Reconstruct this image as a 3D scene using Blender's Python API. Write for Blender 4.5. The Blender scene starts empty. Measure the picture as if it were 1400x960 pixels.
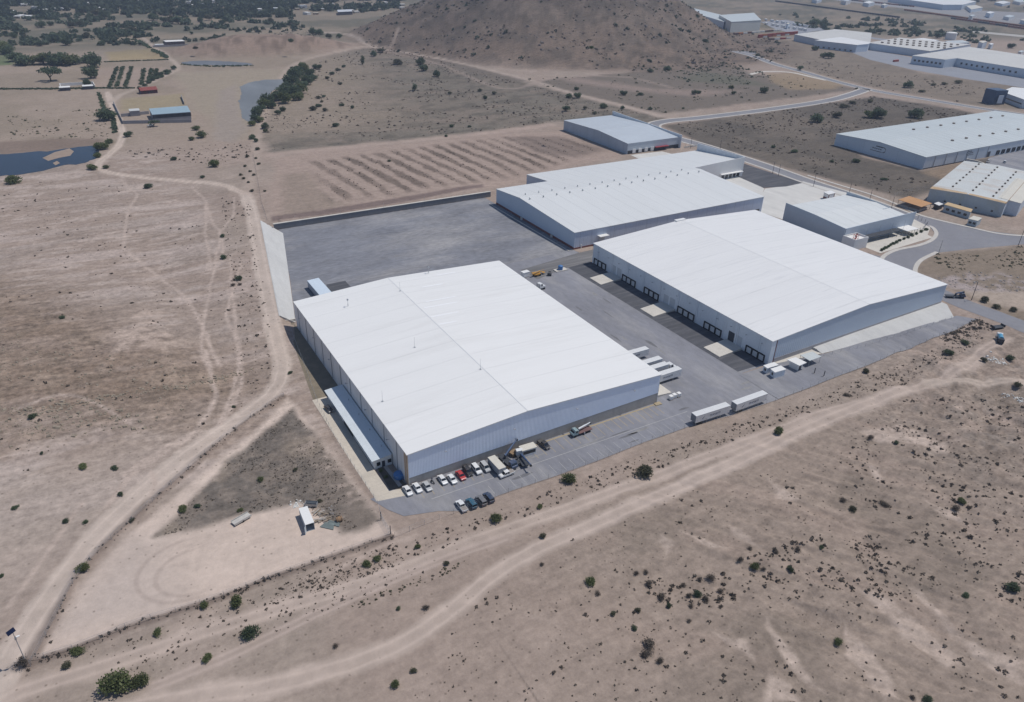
import bpy, math, random
import numpy as np
from mathutils import Vector, Matrix

random.seed(7)
RNG = np.random.default_rng(11)
SC = bpy.context.scene
COL = SC.collection

# ------------------------------------------------------------------ camera
CAM_H = 145.0
F_PX, YAW, PITCH, ROLL = 1009.97, 0.5464, 0.5145, 0.0310      # focal length in px of a 1400 px wide frame
def _cam_axes():
    fw = np.array([math.sin(YAW)*math.cos(PITCH), math.cos(YAW)*math.cos(PITCH), -math.sin(PITCH)])
    r = np.array([math.cos(YAW), -math.sin(YAW), 0.0]); u = np.cross(r, fw)
    return (r*math.cos(ROLL)+u*math.sin(ROLL), -r*math.sin(ROLL)+u*math.cos(ROLL), fw)
AX_R, AX_U, AX_F = _cam_axes()
EYE = np.array([0.0, 0.0, CAM_H])

def sray(px, py):
    d = AX_F + AX_R*((px-700.0)/F_PX) - AX_U*((py-480.0)/F_PX)
    return d
def at_z(px, py, z=0.0):
    d = sray(px, py); t = (z-CAM_H)/d[2]
    return EYE + d*t

# ------------------------------------------------------------------ noise
def _hash(ix, iy, seed):
    h = (ix.astype(np.int64)*374761393 + iy.astype(np.int64)*668265263 + seed*974634541) & 0x7fffffff
    h = ((h ^ (h >> 13))*1274126177) & 0x7fffffff
    h = h ^ (h >> 16)
    return (h & 0xffff)/65535.0
def vnoise(x, y, seed=0):
    x = np.asarray(x, float); y = np.asarray(y, float)
    ix = np.floor(x); iy = np.floor(y); fx = x-ix; fy = y-iy
    fx = fx*fx*(3-2*fx); fy = fy*fy*(3-2*fy)
    a = _hash(ix, iy, seed); b = _hash(ix+1, iy, seed); c = _hash(ix, iy+1, seed); d = _hash(ix+1, iy+1, seed)
    return (a*(1-fx)+b*fx)*(1-fy) + (c*(1-fx)+d*fx)*fy
def fbm(x, y, seed=0, octv=4, gain=.5):
    s = 0; a = 1.0; n = 0
    for o in range(octv):
        s = s + a*vnoise(np.asarray(x)*2**o+17.3*o, np.asarray(y)*2**o-9.1*o, seed+o*13); n += a; a *= gain
    return s/n
def sstep(a, b, x):
    t = np.clip((np.asarray(x, float)-a)/(b-a), 0, 1); return t*t*(3-2*t)

# ------------------------------------------------------------------ 2-D helpers
def dist_line(X, Y, pts):
    """distance from points to an open polyline"""
    pts = np.asarray(pts, float); D = np.full(np.shape(X), 1e9)
    for (ax, ay), (bx, by) in zip(pts[:-1, :2], pts[1:, :2]):
        dx, dy = bx-ax, by-ay; L = dx*dx+dy*dy+1e-9
        t = np.clip(((X-ax)*dx+(Y-ay)*dy)/L, 0, 1)
        D = np.minimum(D, np.hypot(X-ax-t*dx, Y-ay-t*dy))
    return D
def sdist_poly(X, Y, pts):
    """signed distance to a closed polygon, negative inside"""
    pts = np.asarray(pts, float)[:, :2]
    cl = np.vstack([pts, pts[:1]])
    D = dist_line(X, Y, cl); ins = np.zeros(np.shape(X), bool)
    for (ax, ay), (bx, by) in zip(cl[:-1], cl[1:]):
        c = ((ay > Y) != (by > Y)) & (X < (bx-ax)*(Y-ay)/((by-ay) if by != ay else 1e-9)+ax)
        ins ^= c
    return np.where(ins, -D, D)

# ------------------------------------------------------------------ terrain height
HILL = (752.0, 1085.0)
WT0, WT1 = at_z(357, 302, 3.0), at_z(383, 432, 3.0)        # crest of the concrete bank beside the yard
WB0, WB1 = at_z(387, 319, 0.0), at_z(404, 441, 0.0)        # its toe
BERMS = []
def H(x, y, berm=True):
    x = np.asarray(x, float); y = np.asarray(y, float)
    # conical hill
    dx, dy = x-HILL[0], y-HILL[1]
    ang = np.arctan2(dy, dx)
    R = 345 + 14*np.sin(3*ang+1.0) + 9*np.sin(7*ang) - 82*np.maximum(0, np.cos(ang+1.04))**2
    t = np.clip(1-np.hypot(dx*0.97, dy)/R, 0, 1)
    h = 168*(t**1.12)*(1-.22*t) + (t > 0)*np.minimum(t*6, 1)*((fbm(x/34, y/34, 3, 4)-.5)*7+(fbm(x/95, y/95, 13, 3)-.5)*15)
    # low rocky knoll behind the far pond
    t2 = np.clip(1-np.hypot((x-255)/150, (y-1085)/75), 0, 1)
    h = h + 17*sstep(0, .75, t2) + (t2 > 0)*(fbm(x/12, y/12, 9, 3)-.5)*4*np.minimum(1, t2*4)
    # stony rise left of the dirt road
    g = np.exp(-(((x+58)/70)**2 + ((y-292)/78)**2)/1.4)*sstep(38, 5, x)
    h = h + 8.5*g + g*(fbm(x/9, y/9, 21, 3)-.5)*1.6
    # open ground in front of the estate
    m = sstep(150, 95, y + .18*x*0)*sstep(60, 130, x) + sstep(120, 90, y)*(x <= 60)*.4
    h = h + m*((fbm(x/46, y/46, 31, 4)-.5)*5.5)
    rg = np.abs(fbm((x*.80+y*.60)/7, (-x*.60+y*.80)/26, 35, 4)-.5)
    h = h + m*sstep(80, 140, x)*(.12-rg)*4.5
    m2 = sstep(70, 20, np.hypot((x-285)/1.3, y-98))
    h = h + m2*(fbm(x/9, y/9, 37, 3)-.42)*4.5
    # ground held up behind the concrete bank and the yard wall
    ax, ay = WT0[0], WT0[1]; bx, by = WT1[0], WT1[1]
    L = math.hypot(bx-ax, by-ay); ux, uy = (bx-ax)/L, (by-ay)/L
    nx, ny = -uy, ux                                        # towards the yard
    if nx*(WB0[0]-ax)+ny*(WB0[1]-ay) < 0: nx, ny = -nx, -ny
    s = (x-ax)*ux+(y-ay)*uy; n = (x-ax)*nx+(y-ay)*ny
    wa, wb = abs(nx*(WB0[0]-ax)+ny*(WB0[1]-ay)), abs(nx*(WB1[0]-ax)+ny*(WB1[1]-ay))
    sa, sb2 = (WB0[0]-ax)*ux+(WB0[1]-ay)*uy, (WB1[0]-ax)*ux+(WB1[1]-ay)*uy
    wid = (wa+(wb-wa)*np.clip((s-sa)/(sb2-sa), -.3, 1.3))-.8
    ramp = np.clip(1-n/wid, 0, 1)
    side = ramp*sstep(-70, -12, -np.abs(n)*(n < 0))*sstep(L+22, L-2, s)*sstep(-60, 0, s)
    back = sstep(396.2, 400.5, y)*sstep(560, 430, y)*sstep(58, 80, x)*sstep(262, 205, x)
    fill = np.maximum(side, back)
    h = h + 3.0*fill - .6*((ramp > 0) & (ramp < 1) & (s > -2) & (s < L+4))
    if berm:
        for pts, w, a in BERMS:
            p = np.asarray(pts)
            ok = (x > p[:, 0].min()-9) & (x < p[:, 0].max()+9) & (y > p[:, 1].min()-9) & (y < p[:, 1].max()+9)
            if np.any(ok):
                d = dist_line(x, y, pts); h = h + ok*a*np.exp(-(d/w)**2)*(.75+.5*vnoise(x/3, y/3, 5))
    return h

def g(px, py):
    """ground point seen at a pixel of the photograph"""
    P = at_z(px, py, 0.0)
    for _ in range(7):
        P = at_z(px, py, float(H(P[0], P[1])))
    return P
def g_march(px, py):
    d = sray(px, py); ts = np.linspace(60/abs(d[2]), (CAM_H+2)/abs(d[2]) if d[2] < 0 else 3000, 1500)
    P = EYE+d[None, :]*ts[:, None]
    below = P[:, 2] < H(P[:, 0], P[:, 1])
    if not below.any(): return None
    return P[np.argmax(below)]
def at_x(px, py, x):
    d = sray(px, py); return EYE + d*((x-EYE[0])/d[0])
def at_y(px, py, y):
    d = sray(px, py); return EYE + d*((y-EYE[1])/d[1])
def gs(pts): return [g(*p)[:2] for p in pts]
FENCE_L = [(40, 906), (75, 848), (107, 782), (160, 730), (205, 690), (255, 645), (300, 605), (350, 566), (388, 542)]
FENCE_F = [(22, 912), (110, 885), (190, 852), (280, 825), (350, 798), (430, 770), (500, 745), (535, 733)]
BERMS.append((gs(FENCE_L), 1.3, .8)); BERMS.append((gs(FENCE_F), 1.1, .8))

# ------------------------------------------------------------------ tags
def tag(o, label=None, cat=None, group=None, kind=None):
    if label: o['label'] = label
    if cat: o['category'] = cat
    if group: o['group'] = group
    if kind: o['kind'] = kind
    return o

# ------------------------------------------------------------------ materials
def lin(r, g_, b):
    f = lambda c: (c/12.92 if c <= .04045 else ((c+.055)/1.055)**2.4)
    return (f(r/255), f(g_/255), f(b/255), 1.0)
class NT:
    def __init__(s, name):
        s.m = bpy.data.materials.new(name); s.m.use_nodes = True; s.t = s.m.node_tree; s.n = s.t.nodes
        s.bsdf = s.n['Principled BSDF']
    def new(s, k, **kw):
        n = s.n.new(k)
        for a, b in kw.items(): setattr(n, a, b)
        return n
    def link(s, a, b): s.t.links.new(a, b)
    def val(s, sock, v):
        if hasattr(v, 'links'): s.link(v, sock)
        else: sock.default_value = v
    def math(s, op, a, b=0.0, c=0.0, clamp=False):
        n = s.new('ShaderNodeMath', operation=op); n.use_clamp = clamp
        s.val(n.inputs[0], a); s.val(n.inputs[1], b)
        if op in ('MULTIPLY_ADD', 'COMPARE'): s.val(n.inputs[2], c)
        return n.outputs[0]
    def mix(s, f, a, b, mode='MIX'):
        n = s.new('ShaderNodeMix', data_type='RGBA', blend_type=mode)
        s.val(n.inputs[0], f); s.val(n.inputs[6], a); s.val(n.inputs[7], b)
        return n.outputs[2]
    def coords(s, kind='Object', scale=(1, 1, 1)):
        tc = s.new('ShaderNodeTexCoord'); mp = s.new('ShaderNodeMapping')
        mp.inputs['Scale'].default_value = scale; s.link(tc.outputs[kind], mp.inputs[0]); return mp.outputs[0]
    def pos(s, scale=(1, 1, 1)):
        ge = s.new('ShaderNodeNewGeometry'); mp = s.new('ShaderNodeMapping')
        mp.inputs['Scale'].default_value = scale; s.link(ge.outputs['Position'], mp.inputs[0]); return mp.outputs[0]
    def noise(s, vec, scale, detail=4, rough=.55):
        n = s.new('ShaderNodeTexNoise'); n.inputs['Scale'].default_value = scale
        n.inputs['Detail'].default_value = detail; n.inputs['Roughness'].default_value = rough
        s.link(vec, n.inputs['Vector']); return n.outputs['Fac']
    def ramp(s, f, stops):
        n = s.new('ShaderNodeValToRGB'); e = n.color_ramp.elements
        while len(e) < len(stops): e.new(.5)
        for el, (p, c) in zip(e, stops):
            el.position = p; el.color = c if len(c) == 4 else (*c, 1)
        s.val(n.inputs[0], f); return n.outputs[0]
    def remap(s, v, a, b, c, d):
        n = s.new('ShaderNodeMapRange'); s.val(n.inputs[0], v)
        for i, q in enumerate((a, b, c, d)): n.inputs[i+1].default_value = q
        return n.outputs[0]
    def bump(s, h, strength, dist):
        n = s.new('ShaderNodeBump'); n.inputs['Strength'].default_value = strength; n.inputs['Distance'].default_value = dist
        s.link(h, n.inputs['Height']); s.link(n.outputs[0], s.bsdf.inputs['Normal'])

_M = {}
def surf(name, col, rough=.7, var=.12, scale=.4, stretch=(1, 1, 1), metal=0.0, lines=None, ribs=None, var2=.06, stain=None, spec=.35, bump=0.0):
    """weathered surface: base colour, two scales of mottling, optional seam lines [(axis, period, width, strength)] and rib bump (axis, period)"""
    if name in _M: return _M[name]
    t = NT(name); v = t.coords('Object', stretch)
    n1 = t.noise(v, scale, 5, .6); n2 = t.noise(v, scale*9, 3, .6)
    f = t.math('ADD', t.remap(n1, .25, .75, 1-var, 1+var), t.remap(n2, .25, .75, -var2, var2))
    base = t.new('ShaderNodeRGB'); base.outputs[0].default_value = col
    c = base.outputs[0]
    if stain:
        sc, sstretch, scol, lo, hi, amt = stain
        sn = t.noise(t.coords('Object', sstretch), sc, 5, .65)
        c = t.mix(t.remap(sn, lo, hi, 0, amt), c, scol)
    cc = t.new('ShaderNodeVectorMath', operation='SCALE'); t.link(c, cc.inputs[0]); t.link(f, cc.inputs['Scale'])
    c = cc.outputs[0]
    sep = None
    def axis(ax):
        nonlocal sep
        if sep is None:
            sep = t.new('ShaderNodeSeparateXYZ'); tc = t.new('ShaderNodeTexCoord'); t.link(tc.outputs['Object'], sep.inputs[0])
        if ax == 'H': return t.math('ADD', sep.outputs[0], sep.outputs[1])
        return sep.outputs['XYZ'.index(ax)]
    for (ax, per, w, st) in (lines or []):
        u = t.math('FRACT', t.math('DIVIDE', axis(ax), per))
        d = t.math('ABSOLUTE', t.math('SUBTRACT', u, .5))
        k = t.math('LESS_THAN', d, w/per/2)
        k = t.math('MULTIPLY', k, t.remap(n2, .35, .6, .35, 1))
        c = t.mix(t.math('MULTIPLY', k, st), c, tuple(q*.35 for q in col[:3])+(1,))
    t.link(c, t.bsdf.inputs['Base Color'])
    t.bsdf.inputs['Roughness'].default_value = rough; t.bsdf.inputs['Metallic'].default_value = metal
    t.bsdf.inputs['Specular IOR Level'].default_value = spec
    if ribs:
        ax, per = ribs
        w = t.math('SINE', t.math('MULTIPLY', axis(ax), 2*math.pi/per)); t.bump(w, .5, .04)
    elif bump: t.bump(n2, .6, bump)
    _M[name] = t.m
    return t.m
def glass(name='dark_glass', col=(.012, .016, .022, 1)):
    if name in _M: return _M[name]
    t = NT(name); t.bsdf.inputs['Base Color'].default_value = col
    t.bsdf.inputs['Roughness'].default_value = .08; t.bsdf.inputs['Specular IOR Level'].default_value = .7
    n = t.noise(t.coords(), 2.0); t.link(t.remap(n, .3, .7, .05, .16), t.bsdf.inputs['Roughness'])
    _M[name] = t.m; return t.m
def paint(name, col, rough=.28, metal=0.0):
    if name in _M: return _M[name]
    t = NT(name); n = t.noise(t.coords(), 1.4, 4)
    a = t.new('ShaderNodeRGB'); a.outputs[0].default_value = col
    c = t.mix(t.remap(n, .4, .8, 0, .35), a.outputs[0], lin(150, 138, 125))   # road dust
    t.link(c, t.bsdf.inputs['Base Color']); t.link(t.remap(n, .3, .7, rough, rough+.2), t.bsdf.inputs['Roughness'])
    t.bsdf.inputs['Metallic'].default_value = metal; t.bsdf.inputs['Coat Weight'].default_value = .4
    _M[name] = t.m; return t.m

# ------------------------------------------------------------------ mesh builder
class MB:
    def __init__(s): s.v = []; s.f = []
    def quad(s, *p):
        b = len(s.v); s.v += [tuple(map(float, q)) for q in p]; s.f.append(tuple(range(b, b+len(p)))); return s
    def box(s, x0, y0, z0, x1, y1, z1):
        b = len(s.v)
        s.v += [(x0, y0, z0), (x1, y0, z0), (x1, y1, z0), (x0, y1, z0), (x0, y0, z1), (x1, y0, z1), (x1, y1, z1), (x0, y1, z1)]
        s.f += [tuple(b+i for i in q) for q in ((0, 3, 2, 1), (4, 5, 6, 7), (0, 1, 5, 4), (1, 2, 6, 5), (2, 3, 7, 6), (3, 0, 4, 7))]
        return s
    def prism(s, pts, z0, z1):
        """vertical extrusion; z0, z1 numbers or per-vertex lists"""
        n = len(pts); b = len(s.v)
        if sum(pts[i][0]*pts[(i+1) % n][1]-pts[(i+1) % n][0]*pts[i][1] for i in range(n)) < 0: 
            pts = pts[::-1]
            if not np.isscalar(z0): z0 = z0[::-1]
            if not np.isscalar(z1): z1 = z1[::-1]
        q0 = [z0]*n if np.isscalar(z0) else z0; q1 = [z1]*n if np.isscalar(z1) else z1
        s.v += [(p[0], p[1], z) for p, z in zip(pts, q0)] + [(p[0], p[1], z) for p, z in zip(pts, q1)]
        s.f.append(tuple(b+i for i in range(n))[::-1]); s.f.append(tuple(b+n+i for i in range(n)))
        s.f += [(b+i, b+(i+1) % n, b+n+(i+1) % n, b+n+i) for i in range(n)]
        return s
    def ext(s, prof, y0, y1, axis='y'):
        """extrude an (a, z) profile along y (or x)"""
        n = len(prof); b = len(s.v)
        ar = sum(prof[i][0]*prof[(i+1) % n][1]-prof[(i+1) % n][0]*prof[i][1] for i in range(n))
        if (ar < 0) == (axis == 'y'): prof = prof[::-1]
        for y in (y0, y1):
            s.v += [((a, y, z) if axis == 'y' else (y, a, z)) for a, z in prof]
        s.f.append(tuple(b+i for i in range(n))); s.f.append(tuple(b+n+i for i in range(n))[::-1])
        s.f += [(b+i, b+n+i, b+n+(i+1) % n, b+(i+1) % n) for i in range(n)]
        return s
    def tube(s, p0, p1, r0, r1=None, n=8, cap=True):
        r1 = r0 if r1 is None else r1
        p0 = Vector(p0); p1 = Vector(p1); d = (p1-p0).normalized()
        a = d.orthogonal().normalized(); c = d.cross(a); b = len(s.v)
        for p, r in ((p0, r0), (p1, r1)):
            for i in range(n):
                q = p + a*(r*math.cos(2*math.pi*i/n)) + c*(r*math.sin(2*math.pi*i/n)); s.v.append(tuple(q))
        s.f += [(b+i, b+(i+1) % n, b+n+(i+1) % n, b+n+i) for i in range(n)]
        if cap: s.f.append(tuple(b+i for i in range(n))[::-1]); s.f.append(tuple(b+n+i for i in range(n)))
        return s
    def dome(s, c, r, h, n=14, m=5):
        b = len(s.v)
        for j in range(m):
            a = math.pi/2*j/m
            for i in range(n):
                s.v.append((c[0]+r*math.cos(a)*math.cos(2*math.pi*i/n), c[1]+r*math.cos(a)*math.sin(2*math.pi*i/n), c[2]+h*math.sin(a)))
        s.v.append((c[0], c[1], c[2]+h)); top = len(s.v)-1
        for j in range(m-1):
            s.f += [(b+j*n+i, b+j*n+(i+1) % n, b+(j+1)*n+(i+1) % n, b+(j+1)*n+i) for i in range(n)]
        s.f += [(b+(m-1)*n+i, b+(m-1)*n+(i+1) % n, top) for i in range(n)]
        return s
    def mesh(s, name, mat):
        me = bpy.data.meshes.new(name); me.from_pydata(s.v, [], s.f); me.update()
        if mat: me.materials.append(mat)
        return me
    def build(s, name, mat, parent=None, smooth=False, label=None):
        me = s.mesh(name, mat)
        if smooth: me.shade_smooth()
        o = bpy.data.objects.new(name, me); COL.objects.link(o)
        if parent is not None: o.parent = parent
        if label: o['label'] = label
        return o
def thing(name, label, cat, loc=(0, 0, 0), rz=0.0, group=None):
    o = bpy.data.objects.new(name, None); COL.objects.link(o); o.empty_display_size = .5
    o.location = loc; o.rotation_euler = (0, 0, rz)
    return tag(o, label, cat, group)
def copy_tree(o, parent=None):
    c = o.copy(); COL.objects.link(c)
    if parent is not None: c.parent = parent
    for ch in list(o.children): copy_tree(ch, c)
    return c
def inst(proto, name=None):
    return copy_tree(proto)
def smooth_line(pts, step=3.0):
    """Catmull-Rom through world points"""
    P = np.asarray([p[:2] for p in pts], float); Q = np.vstack([2*P[0]-P[1], P, 2*P[-1]-P[-2]]); out = []
    for i in range(1, len(Q)-2):
        n = max(2, int(np.linalg.norm(Q[i+1]-Q[i])/step)); t = np.linspace(0, 1, n, endpoint=False)[:, None]
        out.append(.5*(2*Q[i]+(Q[i+1]-Q[i-1])*t+(2*Q[i-1]-5*Q[i]+4*Q[i+1]-Q[i+2])*t*t+(-Q[i-1]+3*Q[i]-3*Q[i+1]+Q[i+2])*t**3))
    out.append(P[-1:]); return np.vstack(out)
def strip(line, a, b, z, mb=None, thick=None):
    """ribbon between offsets a and b (left positive) of a line; with thick it is a raised kerb"""
    mb = mb or MB(); L = np.asarray(line); T = np.gradient(L, axis=0); T /= np.linalg.norm(T, axis=1)[:, None]+1e-9
    N = np.stack([-T[:, 1], T[:, 0]], 1); A = L+N*a; B = L+N*b
    for i in range(len(L)-1):
        q = [A[i], B[i], B[i+1], A[i+1]]
        if thick:
            for k, j in ((0, 1), (1, 2), (2, 3), (3, 0)):
                if k in (1, 3): mb.quad((*q[j], z-.15), (*q[k], z-.15), (*q[k], z+thick), (*q[j], z+thick))
            mb.quad(*[(*p, z+thick) for p in q])
        else: mb.quad(*[(*p, z) for p in q])
    return mb
def sheet(name, pts, z, mat, kind='structure'):
    pts = [tuple(p[:2]) for p in pts]; n = len(pts)
    if sum(pts[i][0]*pts[(i+1) % n][1]-pts[(i+1) % n][0]*pts[i][1] for i in range(n)) < 0: pts = pts[::-1]
    o = MB().quad(*[(*p, z) for p in pts]).build(name, mat); o['kind'] = kind
    return o
# ------------------------------------------------------------------ ground sheet
def L3(*c): return np.array(lin(*c)[:3])
TRACKS = {   # name: (pixel polyline, half width m, softness m, strength, colour)
 'main': ([(-15,960),(3,925),(22,885),(52,838),(84,792),(118,748),(168,698),(226,646),(292,597),(345,560),(377,532),(387,505),(381,475),(373,440),(366,405),(358,365),(351,330),(345,295),(336,265)], 3.6, 1.0, .97, L3(184,170,161)),
 'main_far': ([(336,265),(300,252),(255,248),(200,243),(150,236),(133,226),(148,212),(163,197),(168,182),(160,160),(152,140),(147,126)], 2.8, 1.1, .92, L3(186,171,161)),
 'farm': ([(152,140),(165,130),(190,120),(225,104),(243,95),(238,85),(215,68),(190,48),(168,40)], 3.0, 2, .8, L3(172,158,148)),
 'front_top': ([(1375,462),(1345,478),(1318,502),(1270,524),(1200,545),(1130,563),(1060,590),(960,626),(860,664),(760,700),(640,742),(540,782),(440,815),(300,858),(150,908),(20,948)], 2.6, 1.1, .9, L3(174,159,150)),
 'front_low': ([(1240,532),(1180,553),(1120,579),(1050,611),(960,651),(880,686),(790,726),(720,757),(660,797),(620,832),(560,874),(480,908),(380,936),(250,955),(100,985)], 3.0, 1.2, .92, L3(178,163,154)),
 'front_mid': ([(690,735),(600,768),(520,800),(430,840),(350,880),(270,915),(180,950)], 1.8, 1.2, .7, L3(168,153,145)),
 'side': ([(1270,524),(1330,521),(1400,522),(1440,524)], 2.4, 1.2, .88, L3(176,162,152)),
 'ridge': ([(340,262),(350,215),(352,190),(360,160),(372,135),(385,105),(402,88),(430,78),(465,70),(500,64),(513,58)], 3.4, 3, .75, L3(168,153,143)),
 'hillfoot': ([(440,45),(470,46),(500,50),(515,58),(560,67),(620,82),(690,101),(740,114),(780,127),(850,144),(905,160)], 3.6, 3.2, .8, L3(170,156,147)),
 'hillfoot_b': ([(515,56),(600,68),(690,77),(760,87),(850,105),(920,120)], 3, 4, .5, L3(160,145,137)),
 'lot_edge': ([(372,212),(440,204),(560,193),(640,185),(690,179),(760,170)], 4.5, 2.5, .75, L3(170,152,143)),
 'spur_a': ([(500,50),(530,42),(545,36)], 2.5, 2, .6, L3(165,150,140)),
}
PATHS = [([(165,245),(178,258),(188,267),(175,290),(170,330),(173,342),(205,370),(250,405),(270,432),(285,470),(300,500)], .8),
 ([(262,255),(280,275),(288,300),(300,318),(305,345)], .7), ([(320,270),(318,295),(303,315)], .6), ([(282,280),(281,320),(286,345),(287,370)], .7),
 ([(281,480),(290,520),(294,545),(267,588),(240,610),(180,650),(150,690)], .9), ([(265,590),(215,618),(170,650)], .7),
 ([(300,330),(290,380),(275,470),(282,500)], .6), ([(315,350),(318,400),(326,480),(320,530),(300,580)], .7),
 ([(325,480),(330,520),(315,560),(300,580)], .9), ([(20,560),(100,540),(180,580)], .5),
 ([(330,360),(310,430),(330,470)], .5), ([(345,270),(320,258),(290,255)], .9), ([(205,640),(212,660),(205,680)], .6), ([(110,690),(60,760),(10,830)], .6),
 ([(560,735),(520,748),(440,790)], .6)]
PALE = [  # bare pale scars
 [(1183,815),(1200,812),(1235,845),(1290,880),(1320,905),(1300,910),(1240,875),(1205,840)], [(1248,812),(1262,815),(1285,840),(1300,855),(1322,880),(1400,900),(1400,940),(1360,915),(1310,878),(1270,840)],
 [(1160,858),(1172,868),(1195,895),(1222,925),(1235,960),(1215,960),(1185,920),(1150,890)], [(1048,848),(1060,862),(1090,895),(1110,930),(1135,945),(1105,935),(1075,905)],
 [(1050,925),(1080,940),(1100,965),(1045,965)], [(1170,590),(1230,580),(1300,610),(1290,618),(1200,600)], [(925,725),(960,735),(995,750),(970,748)], [(1000,715),(1030,735),(1045,752),(1010,738)], [(1045,650),(1085,680),(1100,690),(1060,680)],
 [(1185,635),(1215,655),(1205,660)], [(1265,680),(1300,695),(1330,720),(1290,705)], [(905,735),(915,742),(912,760),(902,745)], [(970,860),(1020,870),(1032,900),(1000,880)]]
def ground_albedo(X, Y):
    n1 = fbm(X/55, Y/55, 1, 5); n2 = fbm(X/14, Y/14, 2, 4); n3 = fbm(X/4, Y/4, 4, 3)
    wx = X + (fbm(X/10, Y/10, 51, 3)-.5)*9; wy = Y + (fbm(X/10, Y/10, 52, 3)-.5)*9
    def lay(C, m, col): return C*(1-m[:, None]) + col*m[:, None]
    def region(pts, soft, warp=1.0):
        P = np.asarray(pts); m = np.zeros(X.shape)
        mx = soft*2+12
        ok = (X > P[:, 0].min()-mx) & (X < P[:, 0].max()+mx) & (Y > P[:, 1].min()-mx) & (Y < P[:, 1].max()+mx)
        if ok.any():
            a = X[ok]*(1-warp)+wx[ok]*warp; b = Y[ok]*(1-warp)+wy[ok]*warp
            m[ok] = sstep(soft, -soft, sdist_poly(a, b, pts))
        return m
    def along(pts, half, soft, warp=.15):
        P = np.asarray(pts); m = np.zeros(X.shape); mx = half+soft*2+3
        ok = (X > P[:, 0].min()-mx) & (X < P[:, 0].max()+mx) & (Y > P[:, 1].min()-mx) & (Y < P[:, 1].max()+mx)
        if ok.any():
            a = X[ok]*(1-warp)+wx[ok]*warp; b = Y[ok]*(1-warp)+wy[ok]*warp
            m[ok] = sstep(half+soft, max(0, half-soft), dist_line(a, b, pts))
        return m
    C = np.tile(L3(153,138,129), (X.size, 1))
    C = lay(C, sstep(.40, .62, n1)*.7, L3(150,138,129))
    C = lay(C, sstep(.50, .70, n2)*.35, L3(172,156,147))
    # front right: greyer ground, anisotropic pale scars
    fr = sstep(150, 110, Y)*sstep(40, 120, X)
    C = lay(C, fr*.9, L3(146,132,122))
    ua = X*.80+Y*.60; va = -X*.60+Y*.80
    C = lay(C, fr*sstep(.56, .68, fbm(ua/9, va/40, 61, 4))*.4, L3(156,139,129))
    C = lay(C, fr*sstep(.5, .66, fbm(X/30, Y/22, 66, 4))*.55, L3(126,115,106))
    spoil = sstep(75, 25, np.hypot((X-285)/1.35, Y-100))
    C = lay(C, spoil*sstep(.42, .62, n3*.6+n2*.4)*.6, L3(128,119,113))
    C = lay(C, spoil*sstep(.58, .72, n2)*.7, L3(172,154,143))
    for p in PALE: C = lay(C, region(gs(p), .9, .6)*(.45+.7*n3).clip(0, 1)*.9, L3(180,164,154))
    # left: banded pale erosion, ochre stony rise
    lf = sstep(75, 45, X)*sstep(170, 215, Y)*sstep(640, 560, Y)
    C = lay(C, lf*.7, L3(152,137,128))
    C = lay(C, lf*sstep(.50, .66, fbm(X/46, Y/11, 71, 5))*.62, L3(176,162,156))
    C = lay(C, lf*sstep(.52, .66, fbm(X/15, Y/3.6, 73, 4))*.55, L3(184,170,163)); C = lay(C, lf*sstep(.52, .62, fbm(X/60, Y/22, 72, 5))*.4, L3(146,134,127))
    och = region(gs([(-60,372),(70,402),(170,455),(250,480),(340,505),(350,535),(250,590),(120,585),(0,600),(-60,610)]), 22, 1)
    C = lay(C, och*.8*(.6+.6*n2).clip(0, 1), L3(124,107,93)); C = lay(C, och*sstep(.55, .68, n2)*.45, L3(158,142,130)); C = lay(C, och*sstep(.5, .65, n3)*.5, L3(110,98,88))
    C = lay(C, region(gs([(140,500),(160,440),(200,420),(245,450),(250,470),(180,490)]), 8, 1)*sstep(.45, .6, n3*.5+n2*.5)*.7, L3(177,160,150))
    C = lay(C, region(gs([(-40,660),(120,630),(260,590),(300,580),(190,670),(60,790),(-40,880)]), 12, 1)*.55, L3(170,157,149))
    # estate triangle: bare pale yard and dark dry weeds
    bare = gs([(46,900),(90,845),(122,788),(180,730),(268,655),(340,598),(393,545),(404,556),(470,640),(540,730),(520,738),(440,764),(350,796),(280,823),(190,850),(110,883)])
    C = lay(C, region(bare, 1.5, .1), L3(194,178,168))
    C = lay(C, region(gs([(60,880),(120,800),(190,735),(215,740),(230,830),(150,860)]), 8, .8)*.6, L3(176,164,158))
    weed = gs([(214,735),(300,645),(345,605),(398,560),(418,580),(450,620),(492,672),(520,712),(505,724),(470,728),(440,700),(405,688),(330,703),(270,724)])
    wm = region(weed, 1.6, .35)
    C = lay(C, wm*.95, L3(118,109,102)); C = lay(C, wm*sstep(.45, .62, n3)*.6, L3(97,92,88)); C = lay(C, wm*sstep(.55, .68, n2)*.6, L3(140,128,117))
    C = lay(C, region(gs([(412,600),(440,595),(480,650),(505,690),(480,690),(445,650)]), 4, .8)*sstep(.45, .6, n3)*.7, L3(170,155,146))
    # fields beyond the estate
    F1 = gs([(372,207),(352,185),(356,160),(374,128),(392,98),(430,80),(470,70),(515,60),(620,86),(780,130),(905,162),(885,172),(760,166),(690,176),(560,190),(430,202)])
    C = lay(C, region(F1, 5)*.95, L3(114,108,100)); 
    f1 = region(F1, 5); C = lay(C, f1*sstep(.50, .66, fbm(X/70, Y/22, 81, 4))*.5, L3(124,114,105)); C = lay(C, f1*sstep(.44, .62, fbm(X/17, Y/8, 83, 4))*.55, L3(88,84,78)); C = lay(C, f1*sstep(.56, .68, fbm(X/26, Y/9, 85, 4))*.5, L3(134,122,113))
    F2 = gs([(515,57),(600,66),(700,82),(850,100),(1000,86),(1025,100),(1180,122),(1050,138),(905,156),(780,126),(620,82)])
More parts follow.
